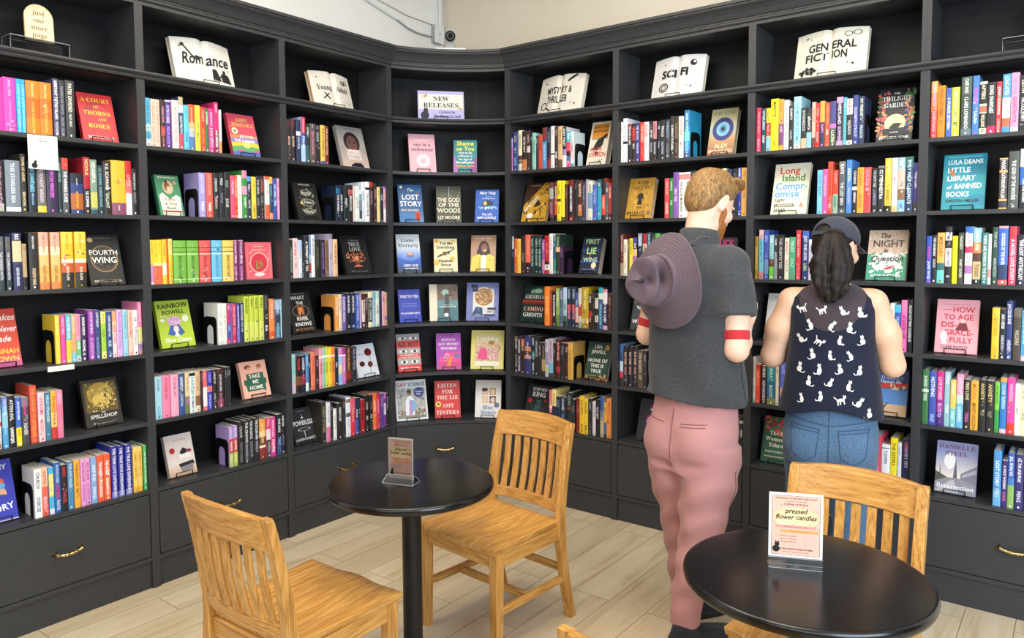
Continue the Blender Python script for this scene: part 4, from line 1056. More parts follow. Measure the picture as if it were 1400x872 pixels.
# ---------------------------------------------------------------- face-out books on wire easels
LEAN = math.radians(17)
def cover_art(mb, w, h, y, spec, base, lift=0.00016):
    """draws a printed cover in the plane y; coordinates are fractions of its width and height"""
    k = [0]
    def lay(): k[0] += 1; return y - lift*k[0]
    def P(a, b, d): return (-w/2+a*w, d, b*h)
    for el in spec.split(';'):
        el = el.strip()
        if not el: continue
        txt = None
        if '|' in el: el, txt = el.split('|', 1)
        a = el.split(); o = a[0]
        if o == 'r':
            x0, y0, x1, y1 = map(float, a[1:5]); d = lay(); mb.add([P(x0, y0, d), P(x1, y0, d), P(x1, y1, d), P(x0, y1, d)], [(0, 1, 2, 3)], hexc(a[5]))
        elif o == 'g':
            x0, y0, x1, y1 = map(float, a[1:5]); d = lay(); c0, c1 = hexc(a[5]), hexc(a[6]); mb.add([P(x0, y0, d), P(x1, y0, d), P(x1, y1, d), P(x0, y1, d)], [(0, 1, 2, 3)], [c0, c0, c1, c1])
        elif o == 'e':
            cx, cy, rx, ry = map(float, a[1:5]); d = lay(); n = 22; mb.add([P(cx+rx*math.cos(2*PI*i/n), cy+ry*math.sin(2*PI*i/n), d) for i in range(n)], [tuple(range(n))], hexc(a[5]))
        elif o == 'o':
            cx, cy, rx, ry, q = map(float, a[1:6]); d = lay(); n = 28
            v = [P(cx+rx*s*math.cos(2*PI*i/n), cy+ry*s*math.sin(2*PI*i/n), d) for s in (1, 1-q) for i in range(n)]
            mb.add(v, [(i, (i+1) % n, n+(i+1) % n, n+i) for i in range(n)], hexc(a[6]))
        elif o == 'p':
            d = lay(); q = list(map(float, a[2:])); mb.add([P(q[i], q[i+1], d) for i in range(0, len(q), 2)], [tuple(range(len(q)//2))], hexc(a[1]))
        elif o == 'd':                                          # deterministic sprinkle of small shapes: n, box, radius, colours
            n = int(a[1]); x0, y0, x1, y1, r = map(float, a[2:7]); cs = a[7].split(','); rn = random.Random(n*7+int(x0*100))
            for i in range(n):
                cx, cy = rn.uniform(x0, x1), rn.uniform(y0, y1); rr = r*rn.uniform(0.5, 1.2); an = rn.uniform(0, PI); d = lay() if i % 12 == 0 else d
                mb.add([P(cx+rr*(math.cos(2*PI*j/7)*math.cos(an)-0.5*math.sin(2*PI*j/7)*math.sin(an)), cy+rr*w/h*(math.cos(2*PI*j/7)*math.sin(an)+0.5*math.sin(2*PI*j/7)*math.cos(an)), d) for j in range(7)], [tuple(range(7))], hexc(cs[i % len(cs)]))
        elif o == 't':                                          # t cx base size style colour maxwidth [align] [angle]
            cx, by, sz = map(float, a[1:4]); mw = float(a[6])*w if len(a) > 6 else 0.92*w; al = float(a[7]) if len(a) > 7 else 0.5; an = math.radians(float(a[8])) if len(a) > 8 else 0
            d = lay(); ca, sa = math.cos(an), math.sin(an)
            lettering(mb, txt, lambda px, py, d=d: (-w/2+cx*w+px*ca-py*sa, d, by*h+px*sa+py*ca), sz*h, hexc(a[5]), a[4], mw, al)
def display_mesh(w, h, t, base, spec, hard=True):
    cov = MB(); pg = MB(); b = 0.0024 if hard else 0.0008; bc = hexc(base); ins = 0.003 if hard else 0.0005
    cov.box(-w/2, 0, 0, w/2, b, h, bc); cov.box(-w/2, t-b, 0, w/2, t, h, bc); cov.box(-w/2, b, 0, -w/2+b, t-b, h, bc)
    pg.box(-w/2+b, b, ins, w/2-ins, t-b, h-ins)
    cover_art(cov, w, h, 0.0, spec, base)
    return cov, pg
def easel_mesh(t, h, w):
    mb = MB(); r = 0.0021; a = min(0.042, w*0.3); tl = math.tan(LEAN); c = math.cos(LEAN)
    yb = lambda z: t/c + (z-0.006)*tl + 0.0025
    zt = min(h*0.75, 0.16)
    for s in (-1, 1):
        mb.tube([(s*a, -0.006, 0.024), (s*a, -0.006, 0.004), (s*a, -0.004, 0.0022), (s*a, 0.05+t, 0.0022), (s*a, yb(0.05)+0.012, 0.0022)], r, 6)
        mb.tube([(s*a, yb(0.02), 0.0022), (s*a, yb(zt), zt)], r, 6)
        mb.tube([(s*a, yb(zt*0.8), zt*0.8), (s*a, yb(0.05)+0.03, 0.0022)], r, 6)
    mb.tube([(-a, -0.006, 0.024), (a, -0.006, 0.024)], r, 6); mb.tube([(-a, yb(zt), zt), (a, yb(zt), zt)], r, 6); mb.tube([(-a, yb(0.05)+0.02, 0.0022), (a, yb(0.05)+0.02, 0.0022)], r, 6)
    return mb
def place_display(bk, sh, u, w, h, look, base, spec, t=0.026, lean=LEAN, hard=True):
    if bk == 'C':
        p = arc(u, 0.06); n = arcn(u); loc = (p.x, p.y, SZ[sh]); rz = math.atan2(n.x, -n.y)
    else:
        wl = BAYS[bk][0]; loc = T(wl, u, 0.075, SZ[sh]); rz = RZ(wl)
    where = '%s of the %s' % (SHELFN[sh], BAYTXT[bk])
    cov, pg = display_mesh(w, h, t, base, spec, hard)
    o = cov.build('display_book', M_PRINT, None, (loc[0], loc[1], loc[2]+(0.006 if lean > 0.1 else 0.0004)), (-lean, 0, rz))
    tag(o, '%s, %s' % (look, where), 'display book', 'face-out books')
    pg.build('page_block', M_PAGE, o)
    if lean > 0.1:
        e = easel_mesh(t, h, w).build('book_easel', M_BLACKMETAL, None, loc, (0, 0, rz))
        tag(e, 'black wire easel holding the %s' % look, 'easel', 'black wire easels')
DISPLAYS = [
 ('L1', 1, 1.5792, .151, .228, 'red book with yellow capitals', 'e0323a', 'e .5 .55 .40 .30 b82c38;e .62 .60 .22 .18 e0323a;e .4 .42 .2 .14 d02e3a;t .5 .82 .085 s f2d23c|A COURT;t .5 .70 .055 s f2d23c|OF;t .5 .55 .085 s f2d23c|THORNS;t .62 .44 .05 s f2d23c|AND;t .5 .28 .085 s f2d23c|ROSES;t .5 .06 .05 b fbe9e0|SARAH J. MAAS'),
 ('L1', 3, 1.5865, .151, .234, 'black book with round gold emblem', '262423', 'o .5 .52 .40 .27 .07 a88a5c;o .5 .52 .34 .23 .04 7a6648;d 26 .2 .35 .8 .72 .03 6a5a44,8a7450;t .5 .60 .095 b f6f2ea|FOURTH;t .5 .44 .115 b f6f2ea|WING;e .17 .90 .08 .05 d8c08a;t .5 .93 .018 n b8b0a0|NUMBER ONE BESTSELLER;t .5 .05 .042 b d8c8b0|REBECCA YARROS'),
 ('L1', 4, 1.162, .129, .245, 'coral red book with white script', 'd8452f', 'g 0 0 1 .22 c85a9c d8452f;t .5 .80 .105 i f8e8e2|Mistakes;t .5 .60 .105 i f8e8e2|We Never;t .5 .43 .10 i f8e8e2|Made;t .5 .22 .085 b f4c83a|HANNAH;t .5 .09 .085 b f4c83a|BROWN'),
 ('L1', 5, 1.5496, .16, .216, 'dark book with golden woodland scene', '2a2119', 'r .07 .30 .93 .93 6a5420;e .5 .66 .36 .26 b8943c;e .52 .56 .26 .15 e0bc58;d 70 .08 .32 .92 .92 .055 8a7028,c8a84a,5a4a1e,e6cc70,7a8a3a;d 30 .15 .3 .85 .8 .03 3a2c16,f0dc90;t .5 .27 .03 s e8e0d4|THE;t .5 .17 .075 b dcd8d2|SPELLSHOP;t .5 .05 .035 b d8ccb8|SARAH BETH DURST'),
 ('L1', 6, 1.1224, .131, .252, 'royal blue book, partly cut off', '3438b4', 't .7 .84 .08 b f4f4fa|MY;e .6 .64 .14 .06 e8663c;e .64 .57 .12 .05 6ab0dc;p e8b48a .5 .44 .6 .52 .74 .52 .78 .42;t .5 .16 .10 b f4f4fa .9 .5 8|STORY;r 0 0 1 .02 c8b8e0'),
 ('L2', 1, 2.3153, .16, .236, 'pink-red book with yellow name over landscape', 'e8546a', 'r 0 0 1 .12 5a68b4;p 5aa86a 0 .08 .3 .16 .6 .1 1 .18 1 .26 0 .24;p f0c844 0 .22 .5 .26 1 .22 1 .34 0 .32;e .55 .27 .14 .07 f6e27a;p 8a82c4 0 .32 .4 .36 1 .32 1 .44 0 .42;p e88a5a 0 .42 1 .44 1 .50 0 .50;t .52 .82 .085 s f6d86a|ABBY;t .52 .70 .085 s f6d86a|JIMENEZ;e .2 .59 .11 .075 f6efc8;e .2 .59 .05 .034 5a8a4a;t .6 .44 .055 b f8f4f0 .6|JUST FOR;t .5 .33 .06 b f8f4f0|THE SUMMER'),
 ('L2', 2, 1.8986, .121, .206, 'green book with open cream envelope', '3d8a62', 'p f3ead4 .12 .04 .9 .04 .94 .46 .78 .52 .5 .40 .24 .56 .08 .50;e .5 .70 .22 .17 c8b48a;e .46 .72 .12 .11 8a4a34;e .52 .66 .08 .07 e8c0a0;e .44 .84 .06 .04 2a2a2a;e .8 .82 .07 .05 d88a6a;t .5 .92 .04 b f3ead4|JENN MCKINLAY;t .5 .36 .085 s a03a34 .7|Love;t .5 .26 .065 s 5a4a3a .7|at First;t .5 .15 .075 s 5a4a3a .7|Book;r .12 .09 .9 .12 d8402c;r .12 0 .9 .03 e8dcc4'),
 ('L2', 3, 2.3699, .162, .198, 'coral pink book with round strawberry emblem', 'ee6674', 'r .06 .05 .94 .95 f28a90;r .09 .07 .91 .93 ec6672;t .5 .87 .035 b fbe4d8|JULIA QUINN;t .5 .77 .045 s f6d4b4|BRIDGERTON;d 44 .1 .12 .9 .74 .045 f4a89c,e85a6a,f6bca8;o .5 .45 .34 .28 .08 f8c8b8;e .5 .45 .29 .24 d8384c;d 26 .36 .3 .64 .5 .04 6a9a44,8ab45a;e .5 .13 .2 .05 f6dce0'),
 ('L2', 4, 1.9101, .172, .235, 'lime green book with dancing couple', 'b4cc38', 'd 14 .1 .6 .9 .68 .03 e8eec8,9ab82c;t .5 .84 .095 b 22281c .9 .5 3|RAINBOW;t .5 .71 .085 b 22281c .75 .5 3|ROWELL;e .82 .60 .10 .075 f2efdc;e .14 .58 .07 .035 f2efdc;e .48 .56 .2 .10 dcb4d4;d 26 .3 .48 .66 .62 .05 e6c4e0,c89ac4;p 3a62a8 .24 .28 .34 .46 .6 .48 .74 .30 .62 .24 .5 .32 .4 .24;e .5 .38 .08 .08 e8d0c4;p f2ecee .44 .22 .5 .4 .56 .22;t .5 .11 .09 i f6f6ea|Slow Dance'),
 ('L2', 5, 2.343, .162, .197, 'peach book with green speech bubbles', 'f2b8a0', 'e .3 .84 .12 .06 7a3a24;e .34 .80 .07 .05 e0a080;e .72 .84 .09 .06 8a5a30;e .7 .81 .06 .05 c88a60;p 2f6048 .2 .66 .84 .66 .84 .50 .92 .50 .92 .36 .86 .34 .86 .18 .8 .12 .78 .18 .16 .18 .14 .34 .08 .38 .08 .50 .2 .50;t .5 .53 .10 b f6efe4 .6|TAKE;t .5 .38 .10 b f6efe4 .6|ME;t .5 .22 .10 b f6efe4 .68|HOME;t .5 .05 .035 b 5a3a30|MELANIE SWEENEY'),
 ('L2', 6, 1.9135, .141, .204, 'pale book with black typewriter and red dot', 'e9dad2', 'g 0 0 1 .3 caa07a e9dad2;t .55 .84 .04 n b0968a|RUTH WARE;e .22 .62 .10 .07 b8242c;p 1a1a1c .48 .56 .62 .66 .76 .6 .72 .52 .52 .50;e .82 .56 .1 .04 9a2c4c;r .44 .40 .86 .50 f6f0ea;p 1c1c20 .38 .28 .92 .32 .96 .22 .42 .18;p 8a8488 .42 .2 .9 .24 .88 .10 .46 .08'),
 ('L3', 1, 3.0606, .206, .263, 'grey book with portrait under stone arch', 'b0aaa4', 'g 0 0 1 .5 d8bcae a09c98;t .5 .93 .03 b 4a4a48|ZOULFA KATOUH;e .5 .62 .30 .25 33262a;e .5 .58 .20 .20 6e4e48;e .42 .62 .05 .02 2a1c1c;e .6 .62 .05 .02 2a1c1c;e .52 .47 .08 .02 8a3a3a;r .2 .34 .8 .44 d0b4a8;t .5 .37 .07 b f8f4f0 .8|WHERE;t .5 .28 .07 b f8f4f0 .8|SLEEPING;t .5 .19 .07 b f8f4f0 .8|GIRLS LIE;p 2a2c34 .3 .02 .8 .02 .7 .12 .45 .12'),
 ('L3', 2, 2.7126, .163, .223, 'black book with ornate silver filigree', '1d1d1b', 't .5 .92 .04 b e8e4dc|KATE DYLAN;d 60 .18 .15 .85 .84 .05 6a6a60,8a887c,4a4a44,a8a698;o .5 .72 .22 .09 .16 b8b4a4;o .52 .46 .26 .10 .14 a8a494;o .5 .22 .22 .08 .16 b8b4a4;t .5 .68 .075 i d8d4c4|Mighty;t .5 .43 .075 i d8d4c4|Fallen;t .5 .18 .075 i d8d4c4|Ruin;e .25 .44 .06 .04 d8bc6a'),
 ('L3', 3, 3.0697, .198, .242, 'black book with copper tree', '1f1f21', 't .5 .86 .035 s a8a4a0|A CURSE FOR;t .5 .73 .095 s c8c4be .7|TRUE;t .5 .60 .095 s c8c4be .7|LOVE;e .5 .36 .11 .13 7a3c2a;d 46 .14 .32 .86 .56 .05 c4704c,a85a3c,d89070;e .5 .40 .05 .06 e0a080;p c4704c .3 .18 .7 .18 .56 .24 .44 .24;t .5 .05 .035 s b8b0a8|STEPHANIE GARBER'),
 ('L3', 4, 2.656, .161, .241, 'black book with glowing orange doorway', '16191c', 'd 40 .08 .2 .92 .9 .03 2f5a58,4a6a5a,1f3a44;t .5 .93 .022 n c8c4bc|SOME SECRETS RUN DEEP;t .46 .80 .09 b f0ece4 .6|WHAT;t .5 .68 .075 b f0ece4 .4|THE;r .36 .42 .64 .64 a8542c;r .42 .42 .58 .60 e89a5a;p 2a1a14 .48 .42 .52 .56 .56 .42;o .5 .52 .36 .15 .1 8a7a5a;t .5 .29 .085 b f0ece4 .66|RIVER;t .5 .16 .085 b f0ece4 .74|KNOWS;t .5 .05 .05 b c88a5a|ISABEL IBANEZ'),
 ('L3', 5, 3.1325, .168, .204, 'white book with dark red roses', 'e6e9f1', 'e .66 .74 .17 .12 6e1a22;e .62 .76 .09 .06 4a1016;e .28 .40 .13 .08 5a161c;e .66 .36 .12 .09 6a1c24;p 3a4a4a .6 .1 .62 .1 .74 .64 .72 .64;t .26 .86 .03 n 8a94a8 .4|THE;t .3 .68 .03 n 8a94a8 .5|REAPPEARANCE;t .82 .4 .04 n 8a94a8 .3|OF;t .84 .28 .04 n 8a94a8 .3|RACHEL'),
 ('L3', 6, 2.6524, .148, .207, 'dark book with white capitals and sword', '2a2d2f', 'd 40 .05 .1 .95 .9 .012 6a6e70,8a8e90;t .5 .90 .02 n d8d8d4|A RIVETING FANTASY;p c8ccce .48 .74 .5 .84 .52 .74;e .5 .72 .06 .025 c8ccce;t .5 .52 .125 b f2f2ee .9|POWERLESS;o .5 .40 .3 .05 .25 a8acae;p c8ccce .49 .16 .51 .16 .52 .36 .48 .36;t .5 .10 .06 b d8dad8|LAUREN ROBERTS'),
 ('C', 1, -.1526, .17, .26, 'pale pink book with grey disc', 'f0b6c2', 't .5 .91 .022 n b86a7a|REFLECTIONS ON LIFE;t .5 .82 .035 b fdf4f4|KATE KENNEDY;t .5 .68 .085 s 2a2226 .72|one in a;t .5 .55 .085 s 2a2226 .9|millennial;e .52 .29 .28 .185 f6e6ea;o .52 .29 .28 .185 .18 e0c8d0;o .52 .29 .16 .105 .2 d8bcc6;e .52 .29 .09 .06 f0b6c2'),
 ('C', 1, .1042, .151, .225, 'teal book with bright yellow title', '2c8890', 'p b06ac0 0 0 .22 0 .1 .4 0 .6;p 8a4a8a .7 .0 1 .0 1 .5 .8 .3;t .5 .83 .13 b f2ee3a .84|Shame;t .5 .67 .12 b f2ee3a .84|on You;t .5 .57 .06 b f4f4f0 .7|How to Be;t .5 .47 .06 b f4f4f0 .7|a Woman in;t .5 .37 .06 b f4f4f0 .7|the Age of;t .5 .27 .07 b f4f4f0 .84|Mortification;t .5 .16 .065 b f2b23a .8|Melissa Petro;t .5 .08 .03 n f4f4f0|author'),
 ('C', 2, -.2265, .157, .254, 'blue book with white capitals and red door', '2c5f98', 'g 0 0 1 .4 5a92c4 2c5f98;d 40 .2 .6 .9 .95 .05 1f4a80,3f7a9c,8a5a6a;e .14 .93 .06 .04 e6f0f8;t .5 .82 .08 i d8e8f0 .4|The;t .5 .60 .13 b f4f6f2 .8|LOST;t .5 .42 .13 b f4f6f2 .9|STORY;t .45 .29 .05 b f0d8c0 .8|MEG SHAFFER;r .66 .05 .86 .26 d8402e;r .70 .08 .82 .22 b02c22;p 3f7ab4 0 0 .6 0 .5 .12 0 .18'),
 ('C', 2, .0022, .16, .248, 'grey-green woodland book, cream capitals', '4c5042', 'd 90 .02 .2 .98 .98 .05 6a6e5a,3a3e34,8a8c74,5a5e4c;r .5 .6 .53 .98 b0ae98;t .5 .56 .11 b f0ead0 .92|THE GOD;t .5 .42 .11 b f0ead0 .86|OF THE;t .5 .26 .12 b f0ead0 .92|WOODS;t .5 .08 .09 b f0ead0 .88|LIZ MOORE'),
 ('C', 2, .2337, .153, .222, 'bright blue book with dark island', '2260c0', 't .5 .86 .09 i eef4fb .84|Matt Haig;t .55 .77 .025 n cfe0f4|AUTHOR OF;t .55 .71 .035 i cfe0f4|The Midnight Library;e .52 .56 .24 .11 1a2a3a;e .42 .58 .08 .06 e8c070;r .14 .42 .9 .5 2260c0;d 26 .14 .40 .9 .50 .05 7ae0f0,eef8fb;t .5 .20 .07 i eef4fb .6|The Life;t .5 .09 .075 b eef4fb .84|IMPOSSIBLE'),
 ('C', 3, -.2418, .153, .254, 'white and blue book with water ripples', 'dfe6ee', 'g 0 .35 1 .68 2f6ad4 dfe6ee;g 0 0 1 .35 38424e 2f6ad4;t .48 .80 .095 s 33435a .7|Liane;t .5 .66 .095 s 33435a .92|Moriarty;o .55 .42 .40 .11 .1 8ab4ec;o .55 .42 .28 .08 .14 a8c8f0;e .56 .46 .14 .05 a86a3a;e .56 .48 .09 .035 d8b890;t .55 .15 .055 b f0f2f4 .8|HERE ONE;t .58 .06 .055 b f0f2f4 .7|MOMENT'),
 ('C', 3, -.0188, .152, .224, 'cream book with dark branch', 'f2e6ba', 'e .12 .93 .1 .06 e8b840;e .82 .92 .1 .05 e8c868;e .78 .40 .12 .06 ecc050;e .1 .28 .12 .09 ecc050;t .52 .82 .085 b 2e2a26 .66|Tell Me;t .5 .70 .085 b 2e2a26 .86|Everything;p 3a3430 .14 .42 .2 .44 .5 .54 .86 .66 .84 .68 .46 .57 .16 .48;e .46 .55 .1 .06 6a4a2c;e .62 .58 .06 .05 4a4036;e .3 .5 .05 .04 4a4036;t .5 .29 .08 b 2e2a26 .8|Elizabeth;t .5 .17 .08 b 2e2a26 .56|Strout'),
 ('C', 3, .2088, .163, .248, 'tan book, smiling woman in yellow jacket', 'c09678', 'g 0 .0 1 1 d0a88a b0866a;t .5 .89 .06 s f2e2d4 .84|Lovely One;e .52 .62 .22 .22 2a1c1e;e .40 .52 .16 .13 2a1c1e;e .64 .54 .14 .12 2a1c1e;e .54 .64 .13 .14 8e5c46;e .56 .58 .06 .02 f4ece6;p f0d860 .0 .02 .06 .40 .34 .48 .5 .40 .72 .48 .94 .40 .98 .02;p f4f2ea .4 .02 .44 .44 .52 .46 .62 .42 .6 .02;p d8bc40 .3 .02 .36 .44 .42 .02;e .76 .30 .05 .03 d8b040'),
 ('C', 4, -.2411, .144, .216, 'blue book with pale dots', '3644b4', 'd 18 .08 .06 .92 .94 .07 4a58c8,5464d0;t .5 .74 .085 b f2f2f8 .86|TRUE TO YOU;t .5 .54 .028 n b8c0ee|A THERAPISTS GUIDE TO;t .5 .47 .028 n b8c0ee|STOP PLEASING OTHERS;t .5 .24 .05 b f2f2f8 .86|DR. KATHLEEN SMITH'),
 ('C', 4, -.0331, .186, .246, 'teal book with cream band and tower', '6a9298', 'r 0 0 .27 1 ece2c8;r .27 .56 1 1 7a6a60;d 50 .3 .58 .98 .98 .07 8a7868,6a5c54,9a8a74;r .27 0 1 .36 4a7884;e .56 .78 .12 .08 b8d4c8;p 3c4a50 .5 .1 .72 .1 .68 .7 .56 .76;p 4a2e34 .48 .18 .64 .24 .62 .4 .52 .36;t .64 .42 .03 n d8ece8 .6|NEW YORK;t .64 .36 .045 s e8f4f0 .68|WINDSINGER;e .58 .16 .08 .05 f2f0ea;t .74 .55 .05 s d8ece8|1'),
 ('C', 4, .2022, .211, .254, 'periwinkle cookbook with bowl of food', '7680bc', 'r .2 .16 .86 .84 dfe0e6;e .54 .62 .33 .27 f2e6d4;e .54 .62 .28 .23 b08050;d 120 .3 .44 .78 .82 .045 c89a5e,8a5a34,e6d0a4,a86a3c,d8b47a;p 24466e .16 .12 .3 .36 .5 .34 .52 .14 .34 .18;p 3a6a94 .3 .34 .44 .32 .4 .2;r .66 .28 .92 .34 22222c;r .62 .20 .88 .26 d8d8dc;t .75 .21 .045 b 22222c .24|COMFORT;r .56 .11 .9 .17 3a3e66;r .14 .86 .34 .95 2a2c4a;r .18 .76 .36 .84 3a3a4c'),
 ('C', 5, -.2495, .155, .245, 'red-and-grey book with pairs of eyes', 'dc3830', 'r 0 .82 1 1 a0a09c;r 0 .46 1 .62 aaa8a4;r 0 .17 1 .34 aaa8a4;e .26 .88 .18 .04 e8e6e0;e .72 .88 .18 .04 e8e6e0;e .28 .88 .06 .035 2a2a2a;e .74 .88 .06 .035 2a2a2a;e .26 .53 .17 .045 e8e6e0;e .74 .53 .17 .045 e8e6e0;e .28 .53 .06 .04 2a2a2a;e .76 .53 .06 .04 2a2a2a;e .28 .25 .17 .045 e8e6e0;e .72 .25 .17 .045 e8e6e0;e .28 .25 .06 .04 2a2a2a;e .72 .25 .06 .04 2a2a2a;t .5 .66 .125 b 1c1616 .88|ASK NOT;t .5 .405 .04 b f6ece8 .9|The KENNEDYS and;t .5 .35 .035 b f6ece8 .9|the Women They Destroyed;t .5 .06 .05 b f6ece8 .8|MAUREEN CALLAHAN'),
 ('C', 5, -.0063, .162, .24, 'violet book with pink sofa', 'b04cbc', 't .5 .93 .035 b 3a1a44 .66|RUFI THORPE;t .5 .79 .065 b f8eaf8 .7|MARGOS;t .5 .67 .065 b f8eaf8 .88|GOT MONEY;t .5 .55 .065 b f8eaf8 .8|TROUBLES;p ea4a96 .14 .16 .14 .34 .3 .36 .34 .46 .94 .46 .98 .16;r .1 .08 .98 .2 d83a84;p e8843c .4 .08 .56 .08 .66 .34 .56 .38;p 4a7aa8 .7 .34 .94 .32 .9 .42 .74 .42;d 12 .3 .26 .5 .42 .06 f0c8c0,d8b0c8;r .0 .0 1 .07 c05a8c'),
 ('C', 5, .2302, .217, .258, 'pale yellow cookbook with two people', 'e6dc7c', 'e .5 .68 .36 .24 e6d49c;r .12 .08 .88 .66 d9b896;d 40 .12 .1 .88 .64 .06 c8a078,e8d0b4,b88a68;e .38 .62 .08 .07 e0b8a0;p e84a8c .2 .26 .26 .5 .4 .56 .52 .46 .5 .24;e .62 .64 .09 .07 d8b088;e .62 .68 .1 .05 a87a4a;p d8a8a0 .5 .24 .5 .5 .62 .58 .8 .5 .84 .2;d 24 .5 .24 .8 .52 .035 f0e0d8,b05a5a;r .12 .08 .88 .2 f2ead4;t .5 .74 .11 s fbf6da .86|Cooking;t .5 .93 .02 n 8a7a3a|AND OTHER DELIGHTS'),
 ('C', 6, -.2372, .208, .261, 'white-framed book, person in lab coat', 'e9ebed', 'r .05 .05 .95 .80 b4b4b0;d 60 .06 .4 .94 .78 .07 a0a09c,c8c8c4,8a8e90;r .05 .05 .95 .24 8a8a7c;d 40 .08 .08 .92 .3 .05 c8a04a,b84a3a,4a7a5a,d8d8d0;t .04 .84 .09 b b83a4a .4 0|GAY;t .42 .84 .09 b 2f7a7a .54 0|SCIENCE;e .44 .68 .07 .07 8a5a44;e .44 .72 .07 .045 2a1c1a;p e6eaf0 .3 .12 .32 .5 .40 .6 .5 .6 .6 .5 .58 .12;p 7ab0d8 .46 .14 .5 .5 .6 .48 .7 .34 .62 .28;p b88ac0 .4 .12 .44 .5 .5 .5 .52 .14;e .75 .68 .16 .125 2a3a84;t .75 .68 .035 b f0f0f8 .24|TOTALLY;t .75 .62 .035 b f0f0f8 .24|REAL'),
 ('C', 6, -.016, .168, .244, 'red book with white serif capitals', 'c42622', 'r .06 .04 .94 .98 dc2c26;t .5 .82 .10 s f8ece6 .76|LISTEN;t .5 .66 .10 s f8ece6 .5|FOR;t .5 .50 .10 s f8ece6 .86|THE LIE;t .52 .28 .10 s f8ece6 .46|AMY;t .5 .10 .10 s f8ece6 .9|TINTERA;e .14 .37 .11 .075 f4d84a;e .14 .37 .045 .03 4a3a1a'),
 ('C', 6, .2329, .17, .246, 'pale book with four portrait squares', 'ebe7e5', 'g 0 .6 1 1 ebe7e5 c8c0b4;t .7 .88 .035 n f6f0e0 .5|COCO MELLORS;r .26 .60 .50 .79 d8a890;e .38 .68 .09 .08 e8c4ae;e .36 .74 .12 .05 2a1e22;r .56 .60 .80 .79 a88a4a;e .68 .68 .09 .08 e6c4a4;r .26 .38 .50 .57 e0c490;e .38 .46 .09 .08 e8cbb0;r .56 .38 .80 .57 4a2428;e .68 .46 .09 .08 e8c0aa;e .84 .33 .1 .07 6a7088;t .5 .22 .10 s 3a78a8 .6|Blue;t .52 .09 .10 s 3a78a8 .84|Sisters'),
 ('R1', 1, -2.3239, .131, .276, 'cream book with black raven and orange panel', 'e4dac6', 'r .10 .62 .92 .94 df9430;t .5 .85 .045 b 4a2c14 .74|DEATH AT THE;t .5 .76 .045 b 4a2c14 .74|SIGN OF THE ROOK;r .1 .60 .92 .615 2a2620;p 17171a .2 .36 .4 .58 .62 .64 .86 .72 .92 .66 .76 .60 .72 .46 .5 .34;p 17171a .3 .32 .56 .3 .46 .2;t .4 .32 .09 b c42a2a .6|KATE;t .5 .19 .10 b c42a2a .9|ATKINSON;d 10 .2 .06 .8 .12 .04 2a2a2a,4a4a40', .05),
 ('R1', 2, -2.7816, .188, .254, 'gold and black diamond-patterned book', 'c8982e', 'd 130 .02 .02 .98 .98 .06 e6bc4c,8a6420,2a1e14,d8a83a;p 3e2318 0 .42 .78 1 0 1;t .12 .22 .09 b f4ead4 1.1 0 48|ARGYLLE;t .4 .92 .03 b c89a5a .7|ELLY CONWAY;p 1c1612 .44 .36 .7 .42 .62 .56 .52 .5;e .34 .14 .12 .08 f2ead8'),
 ('R1', 3, -2.3731, .134, .225, 'navy book with pale green capitals', '1c2744', 'r 0 .3 1 .34 2f5a9c;r 0 .62 1 .66 2a4a80;t .5 .82 .125 b b4dca0 .8|FIRST;t .5 .54 .17 b b4e08c .7|LIE;t .5 .32 .12 b b8d8c0 .74|WINS;e .46 .48 .04 .03 d8502c;e .72 .22 .13 .09 efe6c0;t .5 .08 .04 b 8aa0b8|ASHLEY ELSTON', .05),
 ('R1', 4, -2.7951, .19, .24, 'dark green book with red band', '12302c', 'e .6 .84 .34 .12 2a6a54;e .6 .86 .16 .06 9ac8a4;t .5 .80 .085 s e8ece4 .5|JOHN;t .5 .64 .105 s e8ece4 .84|GRISHAM;g 0 .46 1 .60 1e1416 b03a2c;r 0 .42 1 .47 12302c;t .5 .31 .105 s f0b8a4 .84|CAMINO;t .5 .15 .105 s eef0ea .84|GHOSTS;t .5 .05 .02 n 8a9a94|A NOVEL'),
 ('R1', 5, -2.323, .158, .23, 'dark green book with gold seal', '27463c', 'e .84 .86 .10 .07 b89048;t .45 .83 .085 b eceee6 .5|LISA;t .5 .69 .09 b eceee6 .76|JEWELL;t .5 .46 .09 b eceee6 .84|NONE OF;t .5 .32 .09 b eceee6 .7|THIS IS;t .48 .18 .09 b eceee6 .58|TRUE;d 40 .0 .0 1 .12 .07 a85a3c,c89a6a,6a8a5a'),
 ('R1', 6, -2.7683, .19, .237, 'black book with white capitals and red accents', '212428', 't .5 .84 .08 b e8e8e6 .84|STEPHEN;t .5 .68 .125 b e8e8e6 .84|KING;e .16 .56 .08 .06 c4282c;t .8 .55 .075 b c4282c .24|IT;p 2f5a58 .36 .30 .44 .60 .6 .60 .66 .30;d 18 .2 .22 .8 .5 .05 2a4a4a,3a2a2c;e .5 .14 .05 .035 c8c8c8'),
 ('R2', 1, -1.5597, .145, .267, 'book with big blue eye target', 'c4bc90', 'g 0 0 1 .34 8a4a34 c89a6a;g 0 .34 1 .62 c89a6a a8c4b8;t .5 .86 .08 s 8a8258 .84|THE FURY;e .5 .56 .40 .25 2c2f78;e .5 .56 .25 .155 7abcd4;e .5 .56 .15 .09 4a90b8;e .5 .56 .07 .045 14182c;t .5 .16 .08 b f0dcb0 .5|ALEX;t .5 .05 .075 b f0dcb0 .92|MICHAELIDES', .036),
